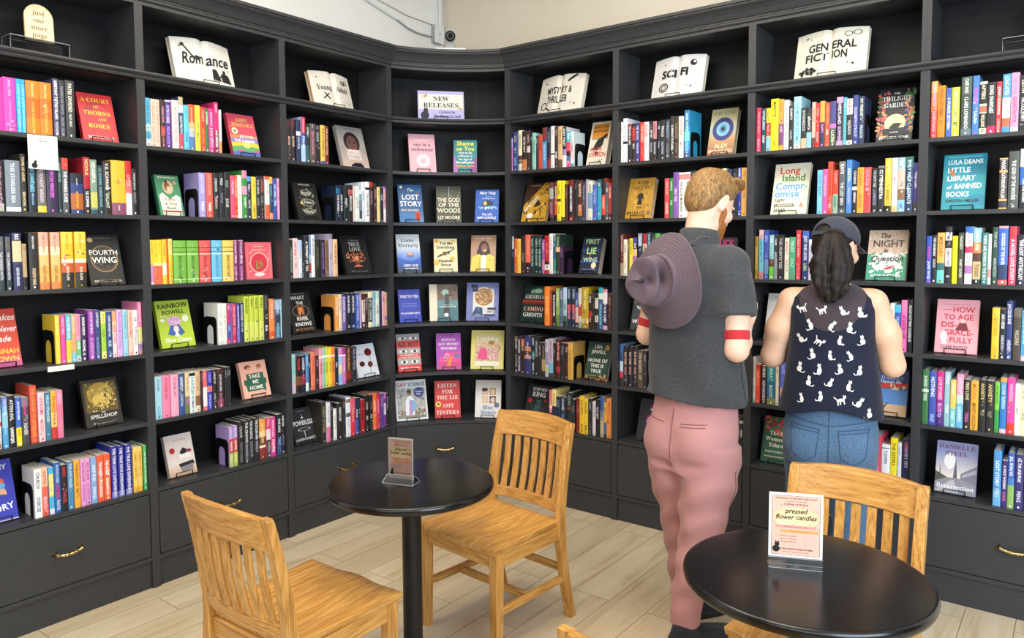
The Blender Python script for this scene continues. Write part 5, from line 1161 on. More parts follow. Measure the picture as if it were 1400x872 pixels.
 ('R2', 2, -2.0444, .163, .244, 'gold book with black keyhole', 'c09030', 'd 50 .06 .06 .94 .94 .09 b08428,cca040,a87a24,d4aa4c;t .54 .85 .08 s 3a2a12 .6|KATE;t .52 .71 .085 s 6a4c1c .76|QUINN;e .5 .54 .12 .085 1c1610;p 1c1610 .46 .54 .54 .54 .6 .34 .4 .34;t .5 .24 .05 s 3a2a12 .3|THE;t .5 .10 .075 s 3a2a12 .9|BRIAR CLUB', .036),
 ('R2', 3, -1.5617, .159, .217, 'black book with hot pink capitals', '2a1c26', 't .5 .78 .16 b e83a8c .84|CHUCK;t .5 .56 .16 b e83a8c .84|TINGLE;d 20 .1 .1 .9 .45 .06 5a1c3c,3a2030'),
 ('R2', 4, -2.0051, .168, .233, 'grey book with round white stamp', '3c3f44', 'o .30 .62 .16 .10 .25 e8e8e8;e .30 .62 .1 .06 d8d8da;p e0b090 .5 .1 .6 .5 .8 .6 1 .3 1 .0 .6 .0;p c42a2c .4 .34 1 .40 1 .28 .5 .26;t .3 .16 .10 b f0f0ee .5|WHO;t .35 .08 .03 b f0f0ee .6|WE ARE'),
 ('R2', 6, -1.9609, .172, .241, 'black book with magenta panel', '26262a', 't .62 .84 .06 b d8489c .6|BURY|;r .4 .74 .9 .78 f0e0ea;r .4 .80 .95 .84 c83a8c;r .30 .30 .92 .62 8a2a6c;d 40 .32 .32 .9 .6 .07 c84aa0,4a1c3c,e07ac0;t .5 .10 .03 b 8a8a8c .5|NOVEL'),
 ('R3', 1, -.7254, .15, .268, 'black book with flowers and moonlit fox', '1d2228', 'd 60 .0 .1 .26 .95 .08 d84a3c,3f7a5a,e8a06a,c8606a;d 60 .76 .2 1 .95 .08 3a5a9c,d8704a,4a8a5a,e0a87a;t .5 .88 .035 b eef0ea .2|THE;t .5 .76 .085 s eef0ea .8|TWILIGHT;t .5 .64 .085 s eef0ea .7|GARDEN;e .5 .34 .30 .17 f3e4ac;r .18 .12 .82 .25 1d2228;p 22201c .34 .26 .46 .34 .62 .34 .74 .30 .66 .30 .6 .24 .44 .24;t .5 .16 .022 b eef0ea .6|A NOVEL;t .5 .05 .045 b eef0ea .84|SARA NISHA ADAMS'),
 ('R3', 2, -1.1984, .177, .271, 'cream book with red, green and blue title', 'efe9ce', 't .14 .80 .13 b e0482e .64 0|Long;t .22 .65 .13 b 3e8a3a .74 0|Island;t .06 .49 .13 b 4ca0dc .9 0|Compr-;t .06 .34 .13 b 4ca0dc .78 0|omise;t .07 .235 .065 b 2a2826 .3 0|TAFFY;t .07 .14 .065 b 2a2826 .62 0|BRODESSER-;t .07 .045 .065 b 2a2826 .34 0|AKNER;t .84 .13 .09 s c85a34|&'),
 ('R3', 3, -.746, .169, .245, 'beige and green book with black hand lettering', 'cfb39a', 'd 60 .02 .5 .98 .98 .06 dcc4ac,c4a48a,e0ccb8;r 0 0 1 .52 3d9878;e .5 .34 .38 .20 f0ece2;d 60 .06 .14 .94 .54 .07 f0ece2,3d9878,dfe8dc;t .42 .84 .09 i 2a2624 .4|The;t .52 .66 .135 n 2a2624 .8|NIGHT;t .46 .55 .075 i 2a2624 .2|in;t .5 .37 .115 i 2a2624 .86|Question;p c03a2c .42 .22 .56 .26 .74 .30 .62 .22 .5 .2;t .5 .06 .05 b eef4ee .76|SUSAN FLETCHER', .034),
 ('R3', 4, -1.2219, .177, .245, 'plain white book with small print', 'efede9', 't .3 .9 .03 b 6a6a6a .4|NOVEL;r .08 .86 .5 .87 c8c6c2;r .1 .1 .9 .3 dcd8d2'),
 ('R3', 5, -.7181, .151, .225, 'blue book with red band and beach scene', '37508a', 'r 0 .24 1 .56 5a8cc8;p d8402e 0 .56 1 .60 1 .70 0 .66;d 18 .5 .56 .95 .66 .05 f0e8d8,e8c890;r 0 0 1 .24 d6b088;p 5a3a24 .1 .18 .2 .3 .36 .2 .5 .3 .34 .1;t .55 .88 .07 s 9ab0dc .84|EMMERSON;t .55 .76 .08 s b8c8e8 .66|HARLEY;t .5 .68 .07 i e8f0f8 .9|Human life', .034),
 ('R3', 6, -1.2332, .172, .237, 'dark green book with red flowers', '2b5742', 'd 50 .02 .62 .6 .98 .09 c83a34,e0604a,8a2a2a,3f7a5a;t .2 .60 .085 s f0e6c4 .7 0|The Lion;t .1 .47 .085 s f0e6c4 .86 0|Women of;t .2 .34 .085 s f0e6c4 .7 0|Tehran;t .12 .22 .035 b d8dcc0 .8 0|MARJAN KAMALI;r .1 .12 .9 .14 b8b890'),
 ('R4', 2, -.4424, .165, .26, 'teal book with white capitals', '2a9aa8', 'r .58 .62 1 .96 2488a0;r .62 .06 1 .26 2488a0;r .1 .94 .9 .96 7ac0c8;t .1 .82 .08 b f6f6f2 .82 0|LULA DEANS;t .1 .67 .09 b f6f6f2 .54 0|LITTLE;t .1 .52 .09 b f6f6f2 .66 0|LIBRARY;t .1 .375 .06 i f6f6f2 .16 0|of;t .28 .375 .09 b f6f6f2 .64 0|BANNED;t .1 .23 .09 b f6f6f2 .54 0|BOOKS;p e86a34 .14 .74 .2 .62 .28 .58 .26 .68;t .1 .13 .05 b 1f3a44 .78 0|KIRSTEN MILLER'),
 ('R4', 4, -.4516, .165, .246, 'pink book with red capitals and seated figure', 'f0a8b0', 'r .14 .90 .8 .905 8a3a44;t .14 .79 .025 b c03a44 .22 0|A NOVEL;t .38 .76 .10 b cc2f40 .52 0|HOW;t .18 .62 .10 b cc2f40 .7 0|TO AGE;t .12 .475 .10 b cc2f40 .42 0|DIS-;t .2 .33 .10 b cc2f40 .7 0|GRACE-;t .34 .19 .10 b cc2f40 .54 0|FULLY;e .64 .60 .05 .04 e8c8c0;p 7a1c2c .46 .42 .56 .56 .72 .56 .78 .42;e .2 .3 .08 .1 f8ecee;p f8ecee .14 .16 .28 .16 .24 .3;t .14 .08 .055 n 3a1a22 .66 0|CLARE POOLEY'),
 ('R4', 6, -.4369, .161, .232, 'photo book with pale city street and tower', '8d93bb', 'g 0 .3 1 .8 ecdcca 8d93bb;e .34 .62 .14 .16 f4eee8;r 0 0 1 .3 8a8890;p 5a5a6a .44 .3 .485 .66 .495 .66 .54 .3;p 7a7684 .62 .3 .62 .4 1 .58 1 .2;p a8a4ac .66 .32 .66 .38 1 .52 1 .44;p 4a4c3a 0 .2 0 .4 .3 .3;p b8b4b8 .0 .02 .4 .26 .46 .26 .6 .02;p 3a3a44 .1 .3 .11 .5 .12 .5 .13 .3;t .5 .86 .085 s 7a3a5c .9|DANIELLE;t .5 .73 .085 s 7a3a5c .6|STEEL;t .5 .09 .085 s f6f2ee .92|Resurrection'),
]
for d in DISPLAYS:
    bk, sh, u, w_, h_, look, base, spec = d[:8]
    place_display(bk, sh, u, w_, h_, look, base, spec, d[8] if len(d) > 8 else 0.026, 0.05 if look.startswith('coral pink book with round') else LEAN)
# bookends: bay, shelf, position of the end of the row, which way the foot runs
for bk, sh, u, sd in (('L1', 4, 1.3352, 1), ('L1', 6, 1.2293, 1), ('L2', 2, 2.0063, 1), ('L2', 4, 2.0866, 1), ('L2', 6, 2.1322, 1), ('L3', 2, 2.8501, 1), ('L3', 4, 2.8294, 1),
                      ('R1', 1, -2.4411, -1), ('R1', 3, -2.5155, -1), ('R1', 5, -2.4468, -1), ('R2', 1, -1.7059, -1), ('R3', 1, -0.8403, -1)):
    bookend(BAYS[bk][0], u, sh, sd, 'black metal bookend, %s of the %s' % (SHELFN[sh], BAYTXT[bk]))

# ---------------------------------------------------------------- signs on the ledge
def open_book(wl, u, w, h, label, spec, paper='e2dfd6', edge='e6dfcf'):
    """an open book used as a sign: two fanned page blocks meeting in a gutter, lettered across both pages"""
    root = thing('open_book_sign', label, 'sign', T(wl, u, 0.07, SZ[0]), RZ(wl), 'open-book genre signs')
    th = 0.030
    def face(x):                                        # depth of the page surface: a swelling that dives into the gutter
        a = abs(x)/(w/2); return -0.002 - 0.020*min(abs(x)/0.030, 1)**0.55*(1-0.5*a) + 0.10*a*a*0.22
    L = Matrix.Translation((0, 0, 0.006)) @ Matrix.Rotation(-LEAN, 4, 'X')
    K = 30; xs = [-w/2+w*i/K for i in range(K+1)]
    pages = MB(); pc = hexc(paper); ec = hexc(edge)
    back = lambda x: 0.012 + 0.10*(abs(x)/(w/2))**2*0.22
    rings = [[(x, face(x), 0), (x, face(x), h), (x, back(x), h), (x, back(x), 0)] for x in xs]
    for r0, r1 in zip(rings, rings[1:]):
        pages.add(r0+r1, [(0, 1, 5, 4)], pc); pages.add(r0+r1, [(1, 2, 6, 5), (3, 0, 4, 7)], ec); pages.add(r0+r1, [(2, 3, 7, 6)], pc)
    for r in (rings[0], rings[-1]): pages.add(r, [(0, 1, 2, 3)], ec)
    flat = MB(); cover_art(flat, w, h, 0.0, spec, paper, 0.00012)
    for i, p in enumerate(flat.v): flat.v[i] = (p[0], p[1]+face(p[0])-0.0016, p[2])
    # lines of print on both pages
    ln = MB(); rn = random.Random(int(u*100))
    for side in (-1, 1):
        for k in range(22):
            zz = h*(0.90-0.037*k); x = side*w*0.26-w*0.17; xe = side*w*0.26+w*0.17
            while x < xe-0.004:
                q = min(x+rn.uniform(0.005, 0.016), xe); m = (x+q)/2
                ln.add([(x, face(x)-0.0006, zz), (q, face(q)-0.0006, zz), (q, face(q)-0.0006, zz+h*0.008), (x, face(x)-0.0006, zz+h*0.008)], [(0, 1, 2, 3)], hexc('bdbab2')); x = q+0.004
    pages.join(ln).join(flat); pages.xf(L); pages.build('page_block', M_SHEET, root)
    cv = MB(); rings = [[(x, back(x)+0.0004, -0.003), (x, back(x)+0.0004, h+0.003), (x, back(x)+0.003, h+0.003), (x, back(x)+0.003, -0.003)] for x in [-w/2-0.003+(w+0.006)*i/K for i in range(K+1)]]
    cv.loft(rings, True, True, hexc('b8b0a0'), smooth=False); cv.xf(L); cv.build('cover', M_PRINT, root)
    e = easel_mesh(0.028, h, 0.2).build('book_easel', M_BLACKMETAL, None, T(wl, u, 0.046, SZ[0]), (0, 0, RZ(wl)))
    tag(e, 'wire easel under the ' + label, 'easel', 'black wire easels')
S4 = 'p 1c1b1a {0} {1} {2} {3} {4} {1} {2} {5};'
def spark(x, y, r, ar): return 'p 1a1a1a %.3f %.3f %.3f %.3f %.3f %.3f %.3f %.3f %.3f %.3f %.3f %.3f %.3f %.3f %.3f %.3f;' % tuple(v for a in range(8) for v in (x+(r if a % 2 == 0 else r*.28)*math.cos(PI/4*a), y+(r if a % 2 == 0 else r*.28)*math.sin(PI/4*a)*ar))
open_book('L', 2.10, .315, .235, 'open white book lettered Romance with a couple silhouette', spark(.12, .80, .03, 1.3)+'e .16 .84 .03 .04 1a1a1a;p 1a1a1a .16 .82 .19 .82 .34 .52 .31 .52;e .36 .56 .05 .03 3a3a3a;p 2a2a2a .28 .56 .4 .48 .36 .62;t .28 .42 .25 i 1a1a1a .34 .5 3|Rom;t .71 .45 .25 i 1a1a1a .42 .5 5|ance;e .62 .32 .035 .04 1a1a1a;p 1a1a1a .57 .10 .58 .34 .66 .34 .72 .10;e .80 .34 .03 .04 1a1a1a;p 1a1a1a .74 .1 .73 .28 .80 .31 .88 .28 .92 .10;p 1a1a1a .69 .16 .76 .24 .75 .26 .69 .2;'+spark(.90, .40, .022, 1.3))
open_book('L', 2.905, .29, .215, 'open cream book lettered Young Adult with peach page edges', spark(.14, .82, .03, 1.3)+spark(.2, .76, .015, 1.3)+'t .27 .46 .15 s 1a1a1a .32|Young;t .71 .46 .15 s 1a1a1a .32|Adult;p 1a1a1a .2 .22 .22 .20 .36 .36 .34 .38;p 1a1a1a .24 .38 .26 .40 .36 .20 .34 .18;o .76 .76 .07 .05 .3 2a2a2a;o .84 .78 .06 .05 .3 2a2a2a;o .78 .72 .05 .04 .4 2a2a2a;'+spark(.78, .18, .02, 1.3)+spark(.86, .16, .03, 1.3), 'e0dacd', 'd8a880')
open_book('R', -2.592, .32, .245, 'open cream book lettered Mystery and Thriller with magnifying glass', spark(.16, .82, .03, 1.3)+spark(.22, .79, .015, 1.3)+'t .36 .50 .18 b 1a1a1a .28|MYST;t .66 .50 .18 b 1a1a1a .22|RY &;t .37 .26 .18 b 1a1a1a .26|THRIL;t .62 .26 .18 b 1a1a1a .16|LER;o .18 .20 .08 .10 .22 1a1a1a;p 1a1a1a .23 .14 .25 .16 .34 .07 .31 .05;p 1a1a1a .66 .82 .72 .90 .84 1.0 .86 .96 .76 .86 .68 .78;'+spark(.78, .22, .018, 1.3)+spark(.86, .2, .03, 1.3), 'dcd6c8')
open_book('R', -1.818, .30, .24, 'open white book lettered Sci Fi with a galaxy swirl', spark(.24, .82, .03, 1.3)+spark(.3, .79, .015, 1.3)+'t .35 .48 .18 h 1a1a1a .30|SCI;t .65 .50 .18 h 1a1a1a .18|FI;o .27 .24 .10 .11 .22 1a1a1a;o .27 .24 .055 .065 .3 1a1a1a;e .80 .80 .06 .075 1a1a1a;e .82 .82 .025 .03 f0f0f0;p 1a1a1a .76 .72 .78 .76 .74 .68;'+spark(.72, .24, .018, 1.3)+spark(.8, .22, .03, 1.3), 'deddd9')
open_book('R', -1.0186, .33, .245, 'open cream book lettered General Fiction with glasses drawing', spark(.16, .88, .03, 1.3)+spark(.22, .84, .015, 1.3)+'t .335 .55 .165 b 1a1a1a .29|GEN;t .69 .57 .165 b 1a1a1a .34|ERAL;t .32 .34 .165 b 1a1a1a .33|FICT;t .64 .36 .165 b 1a1a1a .22|ION;o .74 .86 .055 .055 .16 1a1a1a;o .86 .88 .055 .055 .16 1a1a1a;r .79 .87 .81 .88 1a1a1a;d 16 .1 .06 .32 .2 .04 1a1a1a,2a2a2a;r .3 .13 .46 .14 3a3a3a;'+spark(.76, .24, .018, 1.3)+spark(.83, .22, .03, 1.3), 'e2decc')
def arch_sign(wl, u, zr, label, rlabel):
    r = MB(); w2, d0, d1, tk = 0.112, 0.055, 0.145, 0.004
    r.box(-w2, d0, 0.068-tk, w2, d1, 0.068); r.box(-w2, d0, 0.0004, -w2+tk, d1, 0.068-tk); r.box(w2-tk, d0, 0.0004, w2, d1, 0.068-tk)
    for q in (d0, d1): r.tube([(-w2, q, 0.001), (-w2, q, 0.068), (w2, q, 0.068), (w2, q, 0.001)], 0.0014, 5, mi=1)  # pale tubes stand in for the bright edges of the clear plates
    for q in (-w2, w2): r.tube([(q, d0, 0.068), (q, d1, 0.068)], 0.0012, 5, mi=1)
    o = r.build('display_riser', [M_ACRYL, M_ACGLINT], None, T(wl, u, 0, SZ[0]), (0, 0, RZ(wl))); tag(o, rlabel, 'display stand', 'clear acrylic risers')
    w, h, t = 0.112, 0.158, 0.008; rr = w/2; n = 16
    out = [(-rr, 0), (rr, 0)] + [(rr*math.cos(PI*i/n), h-rr+rr*math.sin(PI*i/n)) for i in range(n+1)]
    mb = MB(); fn = lambda x, y, tt: (x, tt, y); mb.prism(out, -0.004, 0.004, fn, hexc('d9c39a'))
    o2 = [(x*0.95, 0.003+y*0.965) for x, y in out]; mb.add([(x, -0.0042, y) for x, y in o2], [tuple(range(len(o2)))], hexc('ead9b4'))
    for k, s in enumerate(('just', 'one', 'more', 'page')): lettering(mb, s, lambda px, py, k=k: (px, -0.0046, 0.112-k*0.031+py), 0.02, hexc('8a6c48'), 's', 0.09)
    mb.tube([(-0.02, -0.0046, 0.012), (0.0, -0.0046, 0.008), (0.03, -0.0046, 0.014)], 0.0008, 5, col=hexc('8a6c48'))
    a = mb.build('arched_sign', M_SHEET, None, T(wl, u+(0.018 if wl == 'L' else 0.04), 0.11, SZ[0]+0.0686), (-0.06, 0, RZ(wl))); tag(a, label, 'sign', 'arched wooden signs')
arch_sign('L', 1.338, 0, 'arched pale wooden sign lettered just one more page, above the notice', 'clear acrylic riser under the arched sign above the taped notice')
arch_sign('R', -0.198, 0, 'arched pale wooden sign at the photo edge beyond general fiction', 'clear acrylic riser under the arched sign beyond general fiction')
mb = MB(); mb.box(-.148, 0, 0, .148, .004, .19, hexc('b7b0dc'))
cover_art(mb, .296, .19, 0.0, 'r .02 .02 .98 .98 c2bce6;r .02 .36 .98 .88 efeadf;d 10 .05 .78 .2 .92 .03 c89a6a,d8b88a;d 5 .86 .34 .96 .42 .025 c89a6a,e0c090;t .5 .65 .16 s 23211f .5|NEW;t .5 .42 .16 s 23211f .86|RELEASES;t .62 .22 .09 i 4a4274 .36|Curated by;t .62 .07 .09 i 4a4274 .66|The Black Cat Staff;e .15 .14 .09 .14 3a3848;e .17 .30 .05 .08 3a3848;p 3a3848 .13 .34 .14 .42 .17 .36 .2 .42 .21 .34;', 'b7b0dc')
p = arc(-0.04, 0.05); n = arcn(-0.04)
tag(mb.build('paper_sign', M_SHEET, None, (p.x, p.y, SZ[0]+0.006), (-0.2, 0, math.atan2(n.x, -n.y))), 'lavender and cream new releases sign with cat silhouette on the corner ledge', 'sign')
tag(easel_mesh(0.006, 0.19, 0.2).build('book_easel', M_BLACKMETAL, None, (p.x, p.y, SZ[0]), (0, 0, math.atan2(n.x, -n.y))), 'black wire easel holding the lavender new releases sign', 'easel', 'black wire easels')
mb = MB(); mb.box(0, -0.0012, 0, .112, 0, .139, hexc('f3f2ee')); spec = 't .5 .88 .028 b 3a3a40 .7|THE BLACK CAT;t .5 .80 .05 i 2a2a2e .6|Staff Pick;e .20 .10 .10 .08 1c1c1e;e .23 .20 .05 .045 1c1c1e;p 1c1c1e .19 .22 .2 .27 .23 .23 .26 .27 .27 .21;'
rn = random.Random(5)
for k in range(9): spec += 'r %.2f %.3f %.2f %.3f b4b4b8;' % (.12 if k < 6 else .36, .70-.055*k, rn.uniform(.78, .92), .708-.055*k)
art = MB(); cover_art(art, .112, .139, -0.0012, spec, 'f3f2ee')
for i, v in enumerate(art.v): art.v[i] = (v[0]+.056, v[1], v[2])
mb.join(art)
tag(mb.build('paper_notice', M_SHEET, None, T('L', 1.2525, -0.0004, 1.931), (0, 0, RZ('L'))), 'white paper notice with black cat taped to the top shelf edge', 'notice')
mb = MB(); mb.box(0, -0.0022, 0, .104, 0, .022, hexc('f1ece2')); lettering(mb, 'CONTEMPORARY', lambda x, y: (.052+x, -0.0026, .007+y), .008, hexc('c8c0b4'), 'n', .09)
tag(mb.build('shelf_label', M_SHEET, None, T('L', 1.2915, -0.0004, 1.086), (0, 0, RZ('L'))), 'small cream label strip on the fourth shelf edge beneath the yellow book', 'label')

# ---------------------------------------------------------------- oak slat-back chairs
def bar(mb, p0, p1, wx, wy, up=(0, 0, 1), mi=0):
    """square-section bar between two points"""
    p0, p1 = Vector(p0), Vector(p1); t = (p1-p0).normalized(); s = t.cross(Vector(up)).normalized(); u = s.cross(t).normalized()
    return mb.obox([p0-s*wx/2-u*wy/2, p0+s*wx/2-u*wy/2, p0-s*wx/2+u*wy/2, p0+s*wx/2+u*wy/2, p1-s*wx/2-u*wy/2, p1+s*wx/2-u*wy/2, p1-s*wx/2+u*wy/2, p1+s*wx/2+u*wy/2], mi=mi)
def back_y(z):                      # rake of the back posts, splayed below the seat
    if z < 0.43: a = (0.43-z)/0.43; return -0.205-0.075*a**1.5
    a = (z-0.43)/0.43; return -0.205-0.035*a-0.045*a*a
def bow(x): return -0.030*(1-(x/0.215)**2)     # the back is concave in plan
def chair(label, x, y, rz):
    t = thing('oak_chair', label, 'chair', (x, y, 0), rz, 'oak slat-back chairs')
    ch = lambda mb, nm, ax, bv=0.003: mb.build(nm, M_OAK[ax], t, bevel=bv)
    # saddle seat: a grid with two shallow hollows, tapering to the rear
    NX, NY = 16, 14; top = []; bot = []
    for j in range(NY+1):
        v = j/NY; yy = -0.205+0.43*v; hw = 0.205+0.028*v
        for i in range(NX+1):
            u = -1+2*i/NX; xx = hw*u; yq = yy + (0.012*(1-u*u) if j == NY else 0)
            dish = 0.012*math.exp(-((abs(u)-0.45)/0.36)**2)*math.exp(-((v-0.42)/0.34)**2) + 0.010*max(0, v-0.85)/0.15*(abs(u) < 0.97)*max(0, 1-abs(abs(u)-0.45)*1.8)
            top.append((xx, yq, 0.450-dish)); bot.append((xx*0.985, yq-0.004*(j == NY), 0.424))
    mb = MB(); W = NX+1; o = len(top)
    fs = [(j*W+i, j*W+i+1, (j+1)*W+i+1, (j+1)*W+i) for j in range(NY) for i in range(NX)]
    mb.add(top+bot, fs, smooth=True)
    f2 = [(o+(j+1)*W+i, o+(j+1)*W+i+1, o+j*W+i+1, o+j*W+i) for j in range(NY) for i in range(NX)]
    rim = [i for i in range(W)] + [j*W+NX for j in range(1, NY+1)] + [NY*W+i for i in range(NX-1, -1, -1)] + [j*W for j in range(NY-1, 0, -1)]
    f2 += [(rim[k], o+rim[k], o+rim[(k+1) % len(rim)], rim[(k+1) % len(rim)]) for k in range(len(rim))]
    k0 = 0; mb.f += f2; mb.c += [None]*len(f2); mb.m += [0]*len(f2); mb.sm += [False]*len(f2)
    ch(mb, 'seat', 1, 0.004)
    for s in (-1, 1):
        lg = MB(); lg.loft([[(s*0.205+dx*q, 0.188+dy*q, z) for dx, dy in ((-.021, -.021), (.021, -.021), (.021, .021), (-.021, .021))] for z, q in ((0, 0.82), (0.2, 0.95), (0.424, 1.0))], True, True, smooth=False); ch(lg, 'front_leg', 2)
        ps = MB(); zs = [0, 0.1, 0.2, 0.3, 0.38, 0.43, 0.5, 0.58, 0.66, 0.74, 0.80, 0.838, 0.846]
        ps.loft([[(s*0.200+dx*q, back_y(z)+dy*q*(1.12 if 0.3 < z < 0.5 else 0.9 if z < 0.6 else 0.9-0.28*(z-0.6)/0.246), z) for dx, dy in ((-.017, -.021), (.017, -.021), (.017, .021), (-.017, .021))] for z, q in ((z, 0.85 if z > 0.845 else 1.0) for z in zs)], True, True, smooth=False); ch(ps, 'back_post', 2)
        st = MB(); bar(st, (s*0.205, 0.17, 0.185), (s*0.200, back_y(0.185)+0.018, 0.185), 0.020, 0.030); ch(st, 'side_stretcher', 1)
        ap = MB(); bar(ap, (s*0.207, 0.170, 0.393), (s*0.203, -0.188, 0.393), 0.020, 0.060); ch(ap, 'apron', 1)
    ap = MB(); bar(ap, (-0.185, 0.192, 0.393), (0.185, 0.192, 0.393), 0.020, 0.060); ch(ap, 'apron', 0)
    ap = MB(); bar(ap, (-0.183, -0.205, 0.393), (0.183, -0.205, 0.393), 0.020, 0.060); ch(ap, 'apron', 0)
    cs = MB(); bar(cs, (-0.193, 0.0, 0.185), (0.193, 0.0, 0.185), 0.020, 0.030); ch(cs, 'cross_stretcher', 0)
    cs = MB(); bar(cs, (-0.184, back_y(0.185)+0.004, 0.225), (0.184, back_y(0.185)+0.004, 0.225), 0.020, 0.030); ch(cs, 'rear_stretcher', 0)
    def rail(z0, z1, th, crest):
        mb = MB(); K = 16; rings = []
        for i in range(K+1):
            xx = -0.186+0.372*i/K; b = bow(xx); u = abs(xx)/0.186
            zt = z1 + (0.012*(1-u*u) if crest else 0); zb = z0 + (0.008*(1-u*u) if crest else 0)
            rings.append([(xx, back_y(zb)+b-th/2, zb), (xx, back_y(zb)+b+th/2, zb), (xx, back_y(zt)+b+th/2, zt), (xx, back_y(zt)+b-th/2, zt)])
        return mb.loft(rings, True, True, smooth=False)
    ch(rail(0.742, 0.846, 0.025, True), 'crest_rail', 0, 0.004)
    ch(rail(0.468, 0.512, 0.020, False), 'lower_rail', 0)
    for k in range(7):
        xx = -0.150+0.05*k; sl = MB(); rings = []
        for i in range(9):
            z = 0.505+0.24*i/8; b = bow(xx) - 0.010*math.sin(PI*i/8)
            rings.append([(xx+dx, back_y(z)+b+dy, z) for dx, dy in ((-.0145, -.006), (.0145, -.006), (.0145, .006), (-.0145, .006))])
        sl.loft(rings, True, True, smooth=False); ch(sl, 'slat', 2, 0.0015)
    return t
chair('oak slat-back chair drawn up to the pressed-flower sign table, back towards the viewer', -2.012, 1.492, 0.03)
chair('oak slat-back chair facing the viewer across the smaller black table, in front of the shelves', -1.956, 2.411, PI-0.09)
chair('oak slat-back chair tucked under the nearer black table, back against the woman\'s jeans', -0.595, 2.361, PI-0.05)
chair('oak chair of which only a crest corner shows at the bottom of the photo', -0.600, 1.500, 0.0)

# ---------------------------------------------------------------- round black tables
def table(label, x, y, r, rz):
    t = thing('round_table', label, 'table', (x, y, 0), rz, 'round black cafe tables')
    e = 0.013
    prof = [(0.0, 0.715), (r-0.02, 0.715), (r-0.006, 0.718)] + [(r-0.006+0.006*1.0*math.cos(a)+0.0, 0.731+e*math.sin(a)) for a in (-1.0, -0.5, 0, 0.5, 1.0)] + [(r-0.006, 0.7445), (r-0.012, 0.745), (0.0, 0.745)]
    top = MB(); n = 96
    rings = [[(max(q, 0.0005)*math.cos(2*PI*k/n), max(q, 0.0005)*math.sin(2*PI*k/n), z) for k in range(n)] for q, z in prof]
    top.loft(rings, True, True, smooth=True); o = top.build('tabletop', M_TABLE, t)
    m = o.modifiers.new('edge', 'EDGE_SPLIT'); m.split_angle = math.radians(35)
    MB().lathe([(0.0, 0.03), (0.036, 0.03), (0.036, 0.70), (0.0, 0.70)], 32).build('column', M_BLACKMETAL, t).modifiers.new('edge', 'EDGE_SPLIT').split_angle = 0.6
    pl = MB(); pl.lathe([(0.0005, 0.700), (0.11, 0.700), (0.115, 0.706), (0.115, 0.7145), (0.0005, 0.7145)], 24); pl.build('mounting_plate', M_BLACKMETAL, t)
    for k in range(4):
        a = PI/2*k; f = MB(); c, s = math.cos(a), math.sin(a)
        rings = [[(c*d-s*w_*sg, s*d+c*w_*sg, z) for sg, z in ((-1, z0), (1, z0), (0.7, z1), (-0.7, z1))] for d, w_, z0, z1 in ((0.0, 0.034, 0.012, 0.062), (0.06, 0.033, 0.012, 0.055), (0.18, 0.028, 0.010, 0.036), (0.26, 0.024, 0.006, 0.022), (0.275, 0.016, 0.006, 0.014))]
        f.loft(rings, True, True, smooth=False); f.lathe([(0.0005, 0.0), (0.014, 0.0), (0.014, 0.010), (0.0005, 0.010)], 12, (c*0.25, s*0.25, 0)); f.build('foot', M_BLACKMETAL, t, bevel=0.002)
    return t
table('round black pedestal table between two oak chairs, small sign holder on it', -1.949, 1.931, 0.3055, 0.72)
table('round black pedestal table nearest the viewer, larger flower candle sign on it', -0.5614, 1.9967, 0.3126, 0.3)

# ---------------------------------------------------------------- table signs
POSTER = 'r .05 .04 .95 .96 2c2a2a;r .058 .046 .942 .954 e9b69f;e .5 .62 .42 .16 eccb96;e .34 .56 .2 .10 f0d8a4;e .66 .58 .22 .12 f0d49c;d 14 .08 .5 .92 .92 .022 e8967a,d87a5a,f0b088;' \
  't .5 .905 .024 b 3a2e2c .78|THE BLACK CAT BOOKSTORE & CAFE;t .5 .862 .016 n 5a4a46 .5|JOIN US FOR OUR SEPTEMBER;t .5 .815 .030 s 3a2e2c .66|crafting workshop;t .5 .690 .075 i 1e1a1a .56|pressed;t .5 .595 .075 i 1e1a1a .86|flower candles;' \
  'r .12 .46 .88 .505 e8968a;t .5 .472 .022 n 7a3a34 .6|wednesday sept 25 at 6pm;r .22 .39 .92 .435 f0a45c;t .57 .402 .022 n 7a4a1a .56|all materials included;t .36 .33 .020 n 5a4a46 .4|purchase your ticket;t .36 .285 .020 n 5a4a46 .38|online or in the shop;t .36 .24 .020 n 5a4a46 .34|see register for info;' \
  'r .66 .20 .86 .345 d9b3a2;t .5 .125 .024 b 3a2e2c .8|SEE THE CRAFT & SIGN UP HERE;t .5 .085 .014 n 5a4a46 .74|limited seats are available please register early;' \
  'e .14 .13 .07 .05 1a1718;e .16 .20 .045 .035 1a1718;p 1a1718 .12 .21 .13 .26 .16 .225 .19 .26 .2 .21;'
